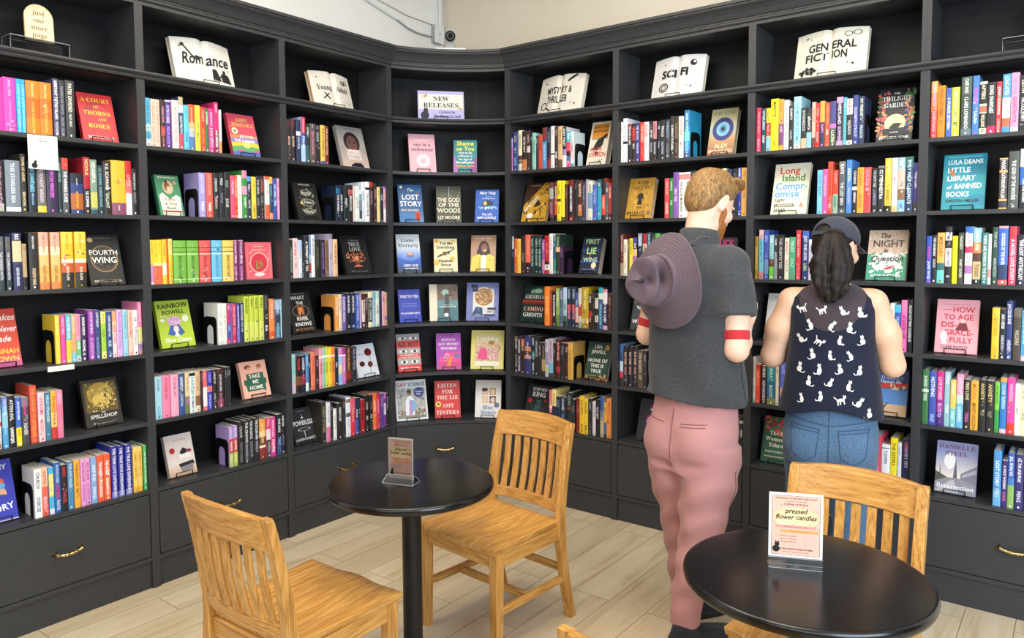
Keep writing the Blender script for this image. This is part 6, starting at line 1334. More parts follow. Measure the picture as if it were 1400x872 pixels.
def table_sign(kind, x, y, rz, w, h, sheet, hl, sl):
    mb = MB(); z0 = 0.745
    if kind == 'tee':        # clear sleeve standing in a folded prism foot
        mb.box(-w/2-.002, -0.0035, 0.012, w/2+.002, -0.0018, h+0.014); mb.box(-w/2-.002, 0.0018, 0.012, w/2+.002, 0.0035, h+0.014)
        for sg in (-1, 1):
            mb.obox([(-w/2-.012, sg*0.028, 0.0006), (w/2+.012, sg*0.028, 0.0006), (-w/2-.012, sg*0.030, 0.0006), (w/2+.012, sg*0.030, 0.0006), (-w/2-.004, sg*0.0036, 0.026), (w/2+.004, sg*0.0036, 0.026), (-w/2-.004, sg*0.0056, 0.027), (w/2+.004, sg*0.0056, 0.027)])
        mb.box(-w/2-.012, -0.030, 0.0002, w/2+.012, 0.030, 0.0018)
    else:                    # leaning L-shaped block holder
        mb.box(-w/2, -0.010, 0.0004, w/2, 0.040, 0.0025); mb.box(-w/2, -0.010, 0.0025, w/2, -0.0072, 0.030); mb.box(-w/2, -0.0035, 0.0025, w/2, -0.0008, 0.030); mb.box(-w/2, 0.0018, 0.0025, w/2, 0.0045, h*0.93)
    ex = w/2+(.012 if kind == 'tee' else 0)
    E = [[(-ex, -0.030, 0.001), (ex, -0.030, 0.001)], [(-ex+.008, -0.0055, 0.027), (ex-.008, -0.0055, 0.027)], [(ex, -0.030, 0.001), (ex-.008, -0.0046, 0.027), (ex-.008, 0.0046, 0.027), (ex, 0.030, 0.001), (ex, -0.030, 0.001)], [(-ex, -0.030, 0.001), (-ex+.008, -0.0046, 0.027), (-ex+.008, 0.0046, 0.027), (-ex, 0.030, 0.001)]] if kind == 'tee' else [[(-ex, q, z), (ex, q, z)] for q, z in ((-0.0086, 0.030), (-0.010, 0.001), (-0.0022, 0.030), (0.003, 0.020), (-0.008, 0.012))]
    for pth in E: mb.tube(pth, 0.0009, 5, mi=1)  # pale lines imitate reflections in the clear holder
    o = mb.build('sign_holder', [M_ACRYL, M_ACGLINT], None, (x, y, z0), (0, 0, rz)); tag(o, hl, 'sign holder', 'clear table sign holders')
    sh = MB(); sh.box(-w/2, -0.0006, 0, w/2, 0.0006, h, hexc('e6e1d8')); cover_art(sh, w, h, -0.0006, POSTER, 'f5f1ea', 0.00003)
    s2 = sh.build('poster_card', M_SHEET, None, (x, y, z0+0.0135) if kind == 'tee' else (x-0.0006*math.sin(rz)*0, y, z0+0.0275), (0, 0, rz)); tag(s2, sl, 'sign', 'flower candle workshop cards')
a1 = math.atan2(1.9112-1.8791, -1.9152+2.0153); a2 = math.atan2(2.0379-1.9839, -.52776+.6529)
table_sign('tee', -1.9655, 1.895, a1, 0.100, 0.150, None, 'clear acrylic T-shaped holder on the smaller round table', 'small peach workshop card in the T-shaped holder on the smaller table')
table_sign('ell', -0.5903, 2.0109, a2, 0.136, 0.176, None, 'clear acrylic L-shaped holder on the nearer round table', 'large pink workshop card in the L-shaped holder on the nearer table')

# ---------------------------------------------------------------- little camera on top of the corner unit, box and conduits on the wall
def cam_device():
    x, y, z = -3.215, 3.575, 2.826
    t = thing('security_camera', 'white security camera with black lens on top of the corner bookcase', 'camera', (x, y, z), 0.72)
    pl = MB(); pl.box(-0.095, -0.05, 0.0, 0.095, 0.05, 0.010); pl.build('base_plate', M_WHITEPL, t, bevel=0.002)
    st = MB(); st.lathe([(0.001, 0.010), (0.042, 0.010), (0.042, 0.018), (0.036, 0.034), (0.020, 0.052), (0.014, 0.060), (0.001, 0.060)], 24); st.build('foot', M_GREYPL, t)
    b = MB(); b.lathe([(0.001, -0.055), (0.026, -0.055), (0.034, -0.046), (0.036, 0.02), (0.036, 0.034), (0.033, 0.036), (0.001, 0.036)], 28)
    b.xf(Matrix.Translation((0, 0.0, 0.090)) @ Matrix.Rotation(PI/2+0.15, 4, 'X')); b.build('camera_body', M_WHITEPL, t)
    l = MB(); l.lathe([(0.001, 0.0365), (0.0335, 0.0365), (0.0335, 0.041), (0.014, 0.0412), (0.012, 0.039), (0.001, 0.039)], 28); l.lathe([(0.001, 0.039), (0.007, 0.0405), (0.001, 0.042)], 12)
    l.xf(Matrix.Translation((0, 0.0, 0.090)) @ Matrix.Rotation(PI/2+0.15, 4, 'X')); l.build('lens', M_BLACKMETAL, t)
cam_device()
jb = thing('junction_box', 'grey electrical box on the white wall behind the security camera', 'electrical box', (XW, 3.985, 3.10))
MB().box(0.0, -0.045, -0.062, 0.038, 0.045, 0.062).build('box_body', M_GREYPL, jb, bevel=0.004)
MB().box(0.038, -0.047, -0.064, 0.043, 0.047, 0.064).build('cover_plate', M_WHITEPL, jb, bevel=0.002)
c = MB(); c.lathe([(0.001, 0.0), (0.007, 0.0), (0.007, 0.004), (0.001, 0.005)], 12); c.xf(Matrix.Translation((0.043, 0, 0.0)) @ Matrix.Rotation(PI/2, 4, 'Y')); c.build('screw', M_GREYPL, jb)
tag(MB().tube([(XW+0.014, 4.02, 3.162), (XW+0.014, 4.02, 3.599)], 0.0125, 10).build('conduit', M_WHITEPL), 'white vertical conduit in the wall corner over the grey box', 'conduit')
tag(MB().tube([(XW+0.010, 2.85, 3.29), (XW+0.010, 3.32, 3.185), (XW+0.010, 3.60, 3.12)], 0.009, 8).build('conduit', M_WHITEPL), 'white sloping conduit along the wall above the young adult bay', 'conduit')
tag(MB().tube([(XW+0.010, 3.60, 3.12), (XW+0.012, 3.70, 3.085), (XW+0.014, 3.80, 3.072), (XW+0.014, 3.90, 3.075), (XW+0.014, 3.937, 3.078)], 0.006, 8).build('cable', M_GREYPL), 'thin grey cable from the sloping conduit to the grey box', 'cable')
tag(MB().tube([(XW+0.006, 3.40, 3.215), (XW+0.006, 3.70, 3.170), (XW+0.006, 3.96, 3.164)], 0.003, 6).build('cable', M_GREYPL), 'hairline white cable above the thicker cable to the grey box', 'cable')

# ---------------------------------------------------------------- people: each body is one smooth surface pulled out of a distance field
import numpy as np
class Field:
    def __init__(s, lo, hi, vox):
        s.lo = np.array(lo, float); s.vox = vox; s.n = np.ceil((np.array(hi, float)-s.lo)/vox).astype(int)+1
        s.ax = [s.lo[i]+vox*np.arange(s.n[i]) for i in range(3)]
        s.v = np.full(tuple(s.n), 0.2, np.float32)
    def sub(s, lo, hi, m):
        sl = []
        for i in range(3):
            a = max(int((lo[i]-m-s.lo[i])/s.vox), 0); b = min(int((hi[i]+m-s.lo[i])/s.vox)+2, s.n[i]); sl.append(slice(a, max(b, a)))
        X, Y, Z = np.meshgrid(*[s.ax[i][sl[i]] for i in range(3)], indexing='ij'); return tuple(sl), X, Y, Z
    def put(s, sl, d, k, op='add'):
        a = s.v[sl]
        if op == 'add':
            h = np.clip(0.5+0.5*(a-d)/k, 0, 1); s.v[sl] = a*(1-h)+d*h-k*h*(1-h)
        else:                                   # carve d out of the field
            h = np.clip(0.5-0.5*(a+d)/k, 0, 1); s.v[sl] = a*(1-h)-d*h+k*h*(1-h)
    def cap(s, a, b, ra, rb, k=0.02, op='add'):
        a, b = np.array(a, float), np.array(b, float); r = max(ra, rb)
        sl, X, Y, Z = s.sub(np.minimum(a, b)-r, np.maximum(a, b)+r, k*2+0.02)
        ab = b-a; t = np.clip(((X-a[0])*ab[0]+(Y-a[1])*ab[1]+(Z-a[2])*ab[2])/max(ab@ab, 1e-9), 0, 1)
        d = np.sqrt((X-a[0]-t*ab[0])**2+(Y-a[1]-t*ab[1])**2+(Z-a[2]-t*ab[2])**2)-(ra+(rb-ra)*t); s.put(sl, d, k, op); return s
    def chain(s, pts, rad, k=0.02):
        for i in range(len(pts)-1): s.cap(pts[i], pts[i+1], rad[i], rad[i+1], k)
        return s
    def ell(s, c, r, M=None, k=0.02, op='add'):
        c, r = np.array(c, float), np.array(r, float); R = max(r)
        sl, X, Y, Z = s.sub(c-R, c+R, k*2+0.02); P = np.stack([X-c[0], Y-c[1], Z-c[2]], -1)
        if M is not None: P = P @ np.array(M)            # columns of M are the ellipsoid's axes
        q = P/r; l = np.sqrt((q**2).sum(-1))+1e-9; g = np.sqrt(((P/r**2)**2).sum(-1))+1e-9
        s.put(sl, l*(l-1)/g, k, op); return s
    def stack(s, sec, k=0.02, op='add', fold=None, tilt=None):
        """vertical run of elliptical sections (z, cx, cy, rx, ry); tilt(X, Y) bends the lower edge"""
        S = np.array(sorted(sec), float); lo = [(S[:, 1]-S[:, 3]).min(), (S[:, 2]-S[:, 4]).min(), S[0, 0]-0.03]; hi = [(S[:, 1]+S[:, 3]).max(), (S[:, 2]+S[:, 4]).max(), S[-1, 0]]
        sl, X, Y, Z = s.sub(lo, hi, k*2+0.03); zz = np.clip(Z, S[0, 0], S[-1, 0])
        t = lambda c: np.interp(zz, S[:, 0], S[:, c])
        rx, ry = t(3), t(4); dx, dy = (X-t(1))/rx, (Y-t(2))/ry; l = np.sqrt(dx**2+dy**2)+1e-9
        g = np.sqrt((dx/rx)**2+(dy/ry)**2)+1e-9; d = l*(l-1)/g
        if fold is not None: d = d+fold(X, Y, Z)
        z0 = S[0, 0] if tilt is None else S[0, 0]+tilt(X, Y)
        d = np.maximum(d, np.maximum(z0-Z, Z-S[-1, 0])); s.put(sl, d, k, op); return s
    def cut(s, p, n):                            # keep the side the normal points away from
        X, Y, Z = np.meshgrid(*s.ax, indexing='ij', sparse=True); n = np.array(n, float)/np.linalg.norm(n)
        s.v = np.maximum(s.v, ((X-p[0])*n[0]+(Y-p[1])*n[1]+(Z-p[2])*n[2]).astype(np.float32)); return s
    def add(s, fn):
        X, Y, Z = np.meshgrid(*s.ax, indexing='ij', sparse=True); s.v = s.v+fn(X, Y, Z).astype(np.float32); return s
    def mesh(s, relax=2):
        v = s.v; ins = v < 0; nx, ny, nz = v.shape
        c = [ins[i:nx-1+i, j:ny-1+j, k:nz-1+k] for i in (0, 1) for j in (0, 1) for k in (0, 1)]
        cnt = sum(q.astype(np.int8) for q in c); act = (cnt > 0) & (cnt < 8); I, J, K = np.nonzero(act)
        idx = -np.ones(act.shape, np.int64); idx[I, J, K] = np.arange(len(I))
        acc = np.zeros((len(I), 3)); num = np.zeros(len(I))
        offs = [(i, j, k) for i in (0, 1) for j in (0, 1) for k in (0, 1)]
        for a in range(8):
            for b in range(a+1, 8):
                oa, ob = np.array(offs[a]), np.array(offs[b])
                if abs(oa-ob).sum() != 1: continue
                va, vb = v[I+oa[0], J+oa[1], K+oa[2]], v[I+ob[0], J+ob[1], K+ob[2]]; m = (va < 0) != (vb < 0)
                t = np.where(m, va/np.where(m, va-vb, 1), 0)[:, None]; acc += np.where(m[:, None], oa+t*(ob-oa), 0); num += m
        pos = (np.stack([I, J, K], -1)+acc/num[:, None])*s.vox+s.lo
        F = []
        for ax in range(3):
            e0 = [slice(None)]*3; e1 = [slice(None)]*3; e0[ax] = slice(0, -1); e1[ax] = slice(1, None)
            ch = ins[tuple(e0)] != ins[tuple(e1)]; G = np.array(np.nonzero(ch)); o1, o2 = [q for q in range(3) if q != ax]
            ok = (G[o1] > 0) & (G[o2] > 0) & (G[o1] < s.n[o1]-1) & (G[o2] < s.n[o2]-1); G = G[:, ok]
            def at(d1, d2):
                q = G.copy(); q[o1] -= d1; q[o2] -= d2; return idx[q[0], q[1], q[2]]
            quad = np.stack([at(0, 0), at(1, 0), at(1, 1), at(0, 1)], -1)
            neg = ins[tuple(e0)][tuple(G)]; flip = neg if ax != 1 else ~neg
            quad[~flip] = quad[~flip][:, ::-1]; F.append(quad)
        F = np.concatenate(F)
        for _ in range(relax):
            a = np.zeros_like(pos); w_ = np.zeros(len(pos))
            for q in range(4):
                np.add.at(a, F[:, q], pos[F[:, (q+1) % 4]]); np.add.at(w_, F[:, q], 1)
                np.add.at(a, F[:, q], pos[F[:, (q-1) % 4]]); np.add.at(w_, F[:, q], 1)
            pos = pos*0.45+0.55*a/np.maximum(w_, 1)[:, None]
        return pos, F
    def build(s, name, m, parent=None, relax=2):
        P, F = s.mesh(relax); me = bpy.data.meshes.new(name); me.from_pydata(P.tolist(), [], F.tolist()); me.materials.append(m)
        me.polygons.foreach_set('use_smooth', [True]*len(me.polygons)); me.update()
        o = bpy.data.objects.new(name, me); COL.objects.link(o)
        if parent is not None: o.parent = parent
        return o
def cloth(name, a, b, rough=0.9, scale=420, weave=0.25, mott=None):
    m = mat(name, a, rough, 0, 0.25)
    link(m, ramp(m, noise(m, coords(m), mott or scale, 3, 0.7), ((0.35, a), (0.65, b))), bsdf(m).inputs['Base Color'])
    bump(m, noise(m, coords(m), scale, 2), weave, 0.0008); bsdf(m).inputs['Sheen Weight'].default_value = 0.15; return m
def skin_mat(name, a, b):
    m = mat(name, a, 0.5, 0, 0.35, Subsurface_Weight=0.12, Subsurface_Scale=0.01)
    bsdf(m).inputs['Subsurface Radius'].default_value = (1.0, 0.35, 0.2)
    link(m, ramp(m, noise(m, coords(m), 22, 4), ((0.3, a), (0.7, b))), bsdf(m).inputs['Base Color']); bump(m, noise(m, coords(m), 500, 2), 0.05, 0.0005); return m
def hair_mat(name, a, b, c, axis_scale):
    m = mat(name, a, 0.55, 0, 0.3); f = noise(m, coords(m, axis_scale), 1.0, 4, 0.65, 0.6)
    link(m, ramp(m, f, ((0.32, a), (0.5, b), (0.68, c))), bsdf(m).inputs['Base Color']); bump(m, f, 0.5, 0.004); return m
M_SKINM = skin_mat('pale_skin', 'e3b79c', 'edc8b0'); M_SKINW = skin_mat('light_skin', 'dcae8e', 'e6bd9f')
M_HAIRM = hair_mat('sandy_hair', '5a4028', '8a6840', 'b89058', (150, 150, 34)); M_BEARD = hair_mat('ginger_beard', '7a4420', 'a4642f', 'c08448', (160, 160, 50))
M_HAIRW = hair_mat('dark_brown_hair', '100c0a', '1c1411', '2c201a', (130, 130, 12))
M_POLO = cloth('grey_melange_jersey', '303236', '4a4b4d', 0.95, 500, 0.3, 240); M_CHINO = cloth('dusty_pink_cotton', 'a97775', 'b68482', 0.9, 520, 0.25)
M_HAT = cloth('mauve_grey_cotton', '594a52', '665660', 0.9, 600, 0.3); M_NAVY = cloth('navy_viscose', '12172a', '171d33', 0.8, 500, 0.15); M_SHEER = cloth('sheer_charcoal_yoke', '3c3238', '473b40', 0.8, 500, 0.2)
M_DENIM = cloth('blue_denim', '3c5672', '587592', 0.9, 620, 0.4, 240); M_CAP = cloth('washed_slate_cotton', '343741', '434650', 0.95, 420, 0.3); M_RED = cloth('red_elastic', 'b8252c', 'c83038', 0.7, 500, 0.2)
M_SHOE = cloth('dark_knit', '1f232b', '2a2f38', 0.9, 500, 0.35); M_SOLE = mat('black_rubber', '16171a', 0.6); M_CATW = mat('white_print', 'e9e6e0', 0.8); M_EYE = mat('eye', 'efe9e2', 0.2); M_IRIS = mat('iris', '3a2a1c', 0.2); M_STITCH = mat('seam_thread', '34455c', 0.9); M_STITCHP = mat('pink_seam', '7c4a4c', 0.9)
for q in (M_SOLE, M_CATW, M_EYE, M_IRIS, M_STITCH, M_STITCHP): bump(q, noise(q, coords(q), 200, 2), 0.03, 0.0005)
def rotz(a): c, s_ = math.cos(a), math.sin(a); return np.array([[c, -s_, 0], [s_, c, 0], [0, 0, 1]])
def rotx(a): c, s_ = math.cos(a), math.sin(a); return np.array([[1, 0, 0], [0, c, -s_], [0, s_, c]])
def roty(a): c, s_ = math.cos(a), math.sin(a); return np.array([[c, 0, s_], [0, 1, 0], [-s_, 0, c]])
class Head:
    """head frame: origin between the ears, x to its right, y to its face, z up"""
    def __init__(s, o, yaw, pitch, scale=1.0): s.o = np.array(o, float); s.M = rotz(yaw) @ rotx(pitch)*1.0; s.k = scale
    def p(s, x, y, z): return s.o + s.M @ (np.array([x, y, z])*s.k)
    def e(s, f, c, r, rot=None, k=0.012, op='add'):
        M = s.M if rot is None else s.M @ rot; f.ell(s.p(*c), np.array(r)*s.k, M, k, op)
    def skull(s, f, jaw=0.056):
        s.e(f, (0, -0.012, 0.042), (0.078, 0.098, 0.084), k=0.01); s.e(f, (0, 0.026, -0.012), (0.066, 0.066, 0.078), k=0.03); s.e(f, (0, 0.044, -0.066), (jaw, 0.046, 0.044), k=0.03)
        s.e(f, (0, 0.078, -0.092), (0.024, 0.016, 0.018), k=0.02)                                           # chin
        for sg in (-1, 1):
            s.e(f, (sg*0.031, 0.094, 0.010), (0.018, 0.012, 0.011), k=0.012, op='cut')                      # eye sockets
            s.e(f, (sg*0.046, 0.066, -0.022), (0.022, 0.02, 0.02), k=0.02)                                  # cheekbones
            s.e(f, (sg*0.028, 0.086, 0.028), (0.024, 0.010, 0.007), k=0.01)                                 # brow
            ear = rotz(-sg*0.45) @ rotx(-0.15)
            s.e(f, (sg*0.079, -0.012, 0.0), (0.008, 0.019, 0.034), ear, 0.008); s.e(f, (sg*0.086, -0.010, 0.004), (0.005, 0.011, 0.020), ear, 0.004, 'cut'); s.e(f, (sg*0.077, -0.004, -0.028), (0.007, 0.010, 0.011), None, 0.008)
        f.cap(s.p(0, 0.092, 0.014), s.p(0, 0.114, -0.026), 0.008*s.k, 0.013*s.k, 0.01)                        # nose
        for sg in (-1, 1): s.e(f, (sg*0.012, 0.103, -0.030), (0.009, 0.010, 0.008), k=0.006)
        s.e(f, (0, 0.093, -0.054), (0.025, 0.010, 0.006), k=0.006); s.e(f, (0, 0.091, -0.064), (0.021, 0.010, 0.007), k=0.006); s.e(f, (0, 0.104, -0.0585), (0.022, 0.006, 0.0018), k=0.003, op='cut')
    def eyes(s, par):
        for sg in (-1, 1):
            mb = MB()
            for r, off, m_ in ((0.0115, 0.0, 0), (0.0055, 0.0075, 1)):
                c = s.p(sg*0.031, 0.080+off, 0.010); n = 12; rings = []
                for i in range(9):
                    a = -PI/2+PI*i/8; rings.append([tuple(c+s.M @ (np.array([math.cos(a)*math.cos(2*PI*j/n), math.sin(a), math.cos(a)*math.sin(2*PI*j/n)])*max(r*s.k, 1e-5))) for j in range(n)])
                mb.loft(rings, False, True, mi=m_)
            mb.build('eye', [M_EYE, M_IRIS], par)
def hand(f, wrist, fwd, up, side, curl=0.6, k=0.006):
    """palm, four unequal bent fingers and a thumb off the side of the palm; up = back-of-hand normal, side = +1 thumb on the fwd x up side"""
    wv = np.array(wrist, float); y = np.array(fwd, float); y /= np.linalg.norm(y); z = np.array(up, float); z -= y*(z@y); z /= np.linalg.norm(z); x = np.cross(y, z)*side
    P = lambda a, b, c: wv+x*a+y*b+z*c
    f.cap(P(0, -0.02, 0), P(0, 0.02, 0), 0.026, 0.024, 0.02)
    for a in (-0.028, -0.010, 0.010, 0.027): f.cap(P(a*0.7, 0.015, 0), P(a, 0.082, 0), 0.015, 0.0115, 0.012)
    for a, L, r in ((-0.031, 0.058, 0.0072), (-0.011, 0.074, 0.0082), (0.011, 0.080, 0.0086), (0.031, 0.070, 0.0083)):
        p = P(a, 0.084, 0.0); ang = -0.15; seg = [0.48*L, 0.30*L, 0.24*L]
        for i, sl in enumerate(seg):
            ang -= curl*(0.55, 0.8, 0.5)[i]; q = p+y*math.cos(ang)*sl+z*math.sin(ang)*sl+x*a*0.06; f.cap(p, q, r*(1-0.06*i), r*(0.96-0.09*i), k); p = q
    t0, t1, t2, t3 = P(0.022, 0.012, -0.006), P(0.044, 0.040, -0.012), P(0.058, 0.070, -0.012), P(0.062, 0.096, -0.010)
    f.cap(t0, t1, 0.016, 0.0125, 0.012); f.cap(t1, t2, 0.0115, 0.0098, k); f.cap(t2, t3, 0.0096, 0.0078, k)
def shoe(par, pos, yaw, L=0.292):
    """knit trainer: rubber sole, upper, collar, laces; heel at pos, pointing along local +y turned by yaw"""
    M = rotz(yaw); f = Field((-0.09, -0.05, 0), (0.09, L+0.04, 0.16), 0.004)
    outline = [(0.0, 0.030, 0.034), (0.05, 0.034, 0.042), (0.13, 0.036, 0.036), (0.20, 0.043, 0.030), (0.25, 0.038, 0.022), (L-0.012, 0.024, 0.012)]
    for (y0, r0, h0), (y1, r1, h1) in zip(outline, outline[1:]):
        for q in range(3):
            t0 = q/3; y = y0+(y1-y0)*t0; r = r0+(r1-r0)*t0; hh = h0+(h1-h0)*t0; f.ell((0, y+0.02, 0.022+hh*0.5), (r, 0.045, 0.022+hh*0.62), None, 0.02)
    f.ell((0, 0.045, 0.085), (0.038, 0.050, 0.030), None, 0.02); f.cut((0, 0, 0.018), (0, 0, -1)); f.cut((0, 0.06, 0.104), (0, 0.25, 1))
    def place(o): o.parent = par; o.location = tuple(pos); o.rotation_euler = (0, 0, yaw); return o
    up = place(f.build('shoe', M_SHOE))
    pts = [(0.0, -0.018, 0), (0.026, -0.006, 0), (0.036, 0.04, 0), (0.037, 0.12, 0), (0.046, 0.19, 0), (0.043, 0.25, 0), (0.028, 0.288, 0), (0.0, 0.298, 0)]
    pts = pts+[(-x, y, 0) for x, y, _ in pts[-2:0:-1]]
    sl = MB(); sl.loft([[(x*q, 0.13+(y-0.13)*q, z) for x, y, _ in pts] for z, q in ((0.0, 0.95), (0.006, 1.0), (0.02, 1.0), (0.026, 0.96))], True, True, smooth=False); so = sl.build('sole', M_SOLE); so.parent = up
    lc = MB()
    for i in range(5):
        y = 0.10+0.020*i; z = 0.086-0.0075*i; lc.tube([(-0.024, y, z-0.010), (-0.012, y+0.004, z+0.0), (0.0, y+0.006, z+0.003), (0.012, y+0.004, z), (0.024, y, z-0.010)], 0.0022, 6)
    for sg in (-1, 1): lc.tube([(0, 0.104, 0.092), (sg*0.022, 0.092, 0.098), (sg*0.038, 0.104, 0.086), (sg*0.030, 0.124, 0.074)], 0.002, 6)
    lo = lc.build('laces', M_SOLE); lo.parent = up
def bvh_of(o): return BVHTree.FromPolygons([v.co for v in o.data.vertices], [p.vertices for p in o.data.polygons])
def snap_line(bv, pts, direction, lift, step=0.012):
    out = []
    for a, b in zip(pts, pts[1:]):
        a, b = Vector(a), Vector(b); n = max(int((b-a).length/step), 1)
        for i in range(n+(1 if b == Vector(pts[-1]) else 0)):
            h = bv.ray_cast(a+(b-a)*i/n, Vector(direction))
            if h[0] is not None: out.append(h[0]+h[1]*lift*(1 if h[1].dot(Vector(direction)) < 0 else -1))
    return out
def wave(A, fx, fy, fz, ph=0.0): return lambda X, Y, Z: A*np.sin(fx*X+fy*Y+fz*Z+ph)

def man():
    o = (-1.2511, 2.8673, 0); ya = -math.radians(12.5)
    H = Head((0.012, 0.068, 1.772), -math.radians(6), -math.radians(29), 1.04)
    f = Field((-0.36, -0.32, 0.0), (0.36, 0.46, 1.95), 0.006)
    H.skull(f)
    f.cap((0, 0.0, 1.56), tuple(H.p(0, -0.022, -0.035)), 0.066, 0.060, 0.03)
    f.stack([(0.92, 0, 0, .165, .115), (1.1, 0, 0, .155, .105), (1.3, 0, 0, .175, .115), (1.45, 0, 0, .165, .10), (1.56, 0, 0, .10, .075), (1.60, 0, 0, .06, .06)], 0.03)
    f.stack([(0.74, 0, 0, .15, .115), (0.85, 0, 0, .165, .125), (0.98, 0, 0, .155, .11)], 0.03)
    sh = {1: (0.178, 0.0, 1.515), -1: (-0.178, 0.0, 1.515)}; el = {1: (0.214, -0.036, 1.205), -1: (-0.238, -0.02, 1.225)}; wr = {1: (0.098, 0.200, 1.275), -1: (-0.12, 0.225, 1.275)}
    for s_ in (1, -1):
        f.chain([sh[s_], tuple((np.array(sh[s_])*0.5+np.array(el[s_])*0.5)), el[s_]], [0.052, 0.051, 0.044], 0.03)
        mid = np.array(el[s_])*0.68+np.array(wr[s_])*0.32
        f.chain([el[s_], tuple(mid), wr[s_]], [0.042, 0.045, 0.028], 0.02)
        d = np.array(wr[s_])-np.array(el[s_]); hand(f, np.array(wr[s_])+d*0.06, d+np.array((-s_*0.02, 0.05, 0.05)), (0, 0.35, -1), s_*1, 0.5)
        ax_ = 0.046 if s_ > 0 else -0.10; hip, kn, an = ((s_*0.09, 0, 0.80), (0.070 if s_ > 0 else -0.098, -0.045 if s_ > 0 else 0.045, 0.45), (ax_, -0.115 if s_ > 0 else 0.075, 0.09))
        f.chain([hip, kn, an], [0.085, 0.055, 0.038], 0.03)
        f.cap((an[0], an[1]-0.01, 0.06), (an[0]+0.05, an[1]+0.14, 0.035), 0.035, 0.026, 0.03)
    body = f.build('person', M_SKINM); body.location = o; body.rotation_euler = (0, 0, ya)
    tag(body, 'standing bearded man in grey polo and dusty pink trousers, hat hanging on his back', 'person')
    H.eyes(body)
    # hair: cap of short hair, longer on top, swept to a tuft over the brow
    f = Field((-0.16, -0.12, 1.62), (0.2, 0.26, 1.98), 0.0045)
    H.e(f, (0, -0.018, 0.050), (0.084, 0.103, 0.088), k=0.01); H.e(f, (0, -0.052, -0.004), (0.070, 0.062, 0.072), k=0.03); H.e(f, (0.0, 0.03, 0.098), (0.064, 0.072, 0.040), k=0.03); H.e(f, (0.012, 0.088, 0.088), (0.044, 0.026, 0.022), k=0.02)
    for i in range(30):
        a = i*2.4; r = 0.02+0.07*((i*0.618) % 1); H.e(f, (r*math.cos(a)*0.9, 0.01+r*math.sin(a), 0.128-0.25*r*r/0.06*0.5), (0.016, 0.024, 0.012), rotz(a), 0.012)
    hm = H.M; n1 = hm @ np.array([0, 0.86, -0.5]); f.cut(H.p(0, 0.040, 0.038), n1)
    f.cut(H.p(0, -0.03, -0.062), hm @ np.array([0, 0.35, -0.94]))
    for sg in (-1, 1): H.e(f, (sg*0.088, 0.0, -0.012), (0.03, 0.026, 0.036), None, 0.006, 'cut')
    f.build('hair', M_HAIRM, body, 1)
    f = Field((-0.14, -0.06, 1.58), (0.2, 0.26, 1.84), 0.0045)
    H.e(f, (0, 0.046, -0.072), (0.063, 0.054, 0.054), k=0.01); H.e(f, (0, 0.082, -0.104), (0.034, 0.026, 0.028), k=0.03)
    for sg in (-1, 1): H.e(f, (sg*0.064, 0.022, -0.030), (0.012, 0.016, 0.040), None, 0.02)
    f.cap(H.p(-0.026, 0.094, -0.050), H.p(0.026, 0.094, -0.050), 0.008, 0.008, 0.01); H.e(f, (0, 0.106, -0.060), (0.020, 0.012, 0.007), None, 0.004, 'cut')
    f.cut(H.p(0, 0.06, -0.040), hm @ np.array([0, 0.55, 0.83])); f.build('beard', M_BEARD, body, 1)
    # polo shirt
    fold = lambda X, Y, Z: 0.007*np.sin(24*X+9*Z+4*np.sin(7*Z))*np.clip((1.45-Z)*2.2, 0, 1)+0.006*np.sin(30*Y-18*Z+14*X)*np.clip((1.35-Z)*3, 0, 1)+0.004*np.sin(40*X-34*Z)*np.clip((Z-1.2)*4, 0, 1)
    f = Field((-0.40, -0.30, 0.88), (0.40, 0.30, 1.72), 0.006)
    f.stack([(0.985, -0.008, 0.0, .220, .166), (1.04, -0.006, 0, .212, .158), (1.15, 0, 0, .202, .150), (1.28, 0, -0.005, .206, .148), (1.40, 0, -0.010, .205, .142), (1.48, 0, -0.010, .195, .124), (1.53, 0, -0.008, .178, .108), (1.565, 0, -0.004, .140, .094), (1.61, 0, 0.004, .088, .082)], 0.03, 'add', fold, lambda X, Y: 0.012*np.sin(9*X+2)-0.02*X)
    for s_ in (1, -1):
        a, b = np.array(sh[s_]), np.array(el[s_]); e = a+(b-a)*0.58; t = a+(b-a)*0.9
        g = Field((-0.40, -0.24, 1.2), (0.40, 0.24, 1.66), 0.006); g.cap(tuple(a-np.array((s_*0.03, 0, -0.005))), tuple(t), 0.086, 0.094, 0.02); g.add(lambda X, Y, Z: 0.003*np.sin(38*Z+22*Y)); g.cut(e, b-a)
        i0 = np.round((g.lo-f.lo)/0.006).astype(int); sl = tuple(slice(i0[q], i0[q]+g.n[q]) for q in range(3)); gv = g.v[:f.v[sl].shape[0], :f.v[sl].shape[1], :f.v[sl].shape[2]]; sl = tuple(slice(i0[q], i0[q]+gv.shape[q]) for q in range(3)); f.put(sl, gv, 0.03)
    f.cap((0, 0.01, 1.58), (0, 0.03, 1.75), 0.062, 0.072, 0.01, 'cut')
    shirt = f.build('polo_shirt', M_POLO, body)
    n = 40; rings = []                                       # folded collar
    def cr(a, z, r): return (r*1.05*math.cos(a), 0.004+r*math.sin(a)*1.0+(z-1.60)*0.25, z+0.012*math.sin(a)*-1)
    for z, r in ((1.596, 0.088), (1.640, 0.079), (1.664, 0.0745), (1.666, 0.071), (1.640, 0.071), (1.60, 0.076)): rings.append([cr(PI*0.56+2*PI*0.94*i/n, z-0.02*(1 if abs(i/n-0.5) > 0.42 else 0)*(z < 1.62), r) for i in range(n+1)])
    cl = MB(); cl.loft(rings+[rings[0]], False, False); cl.build('collar', M_POLO, body)
    bv = bvh_of(shirt); sm = MB()
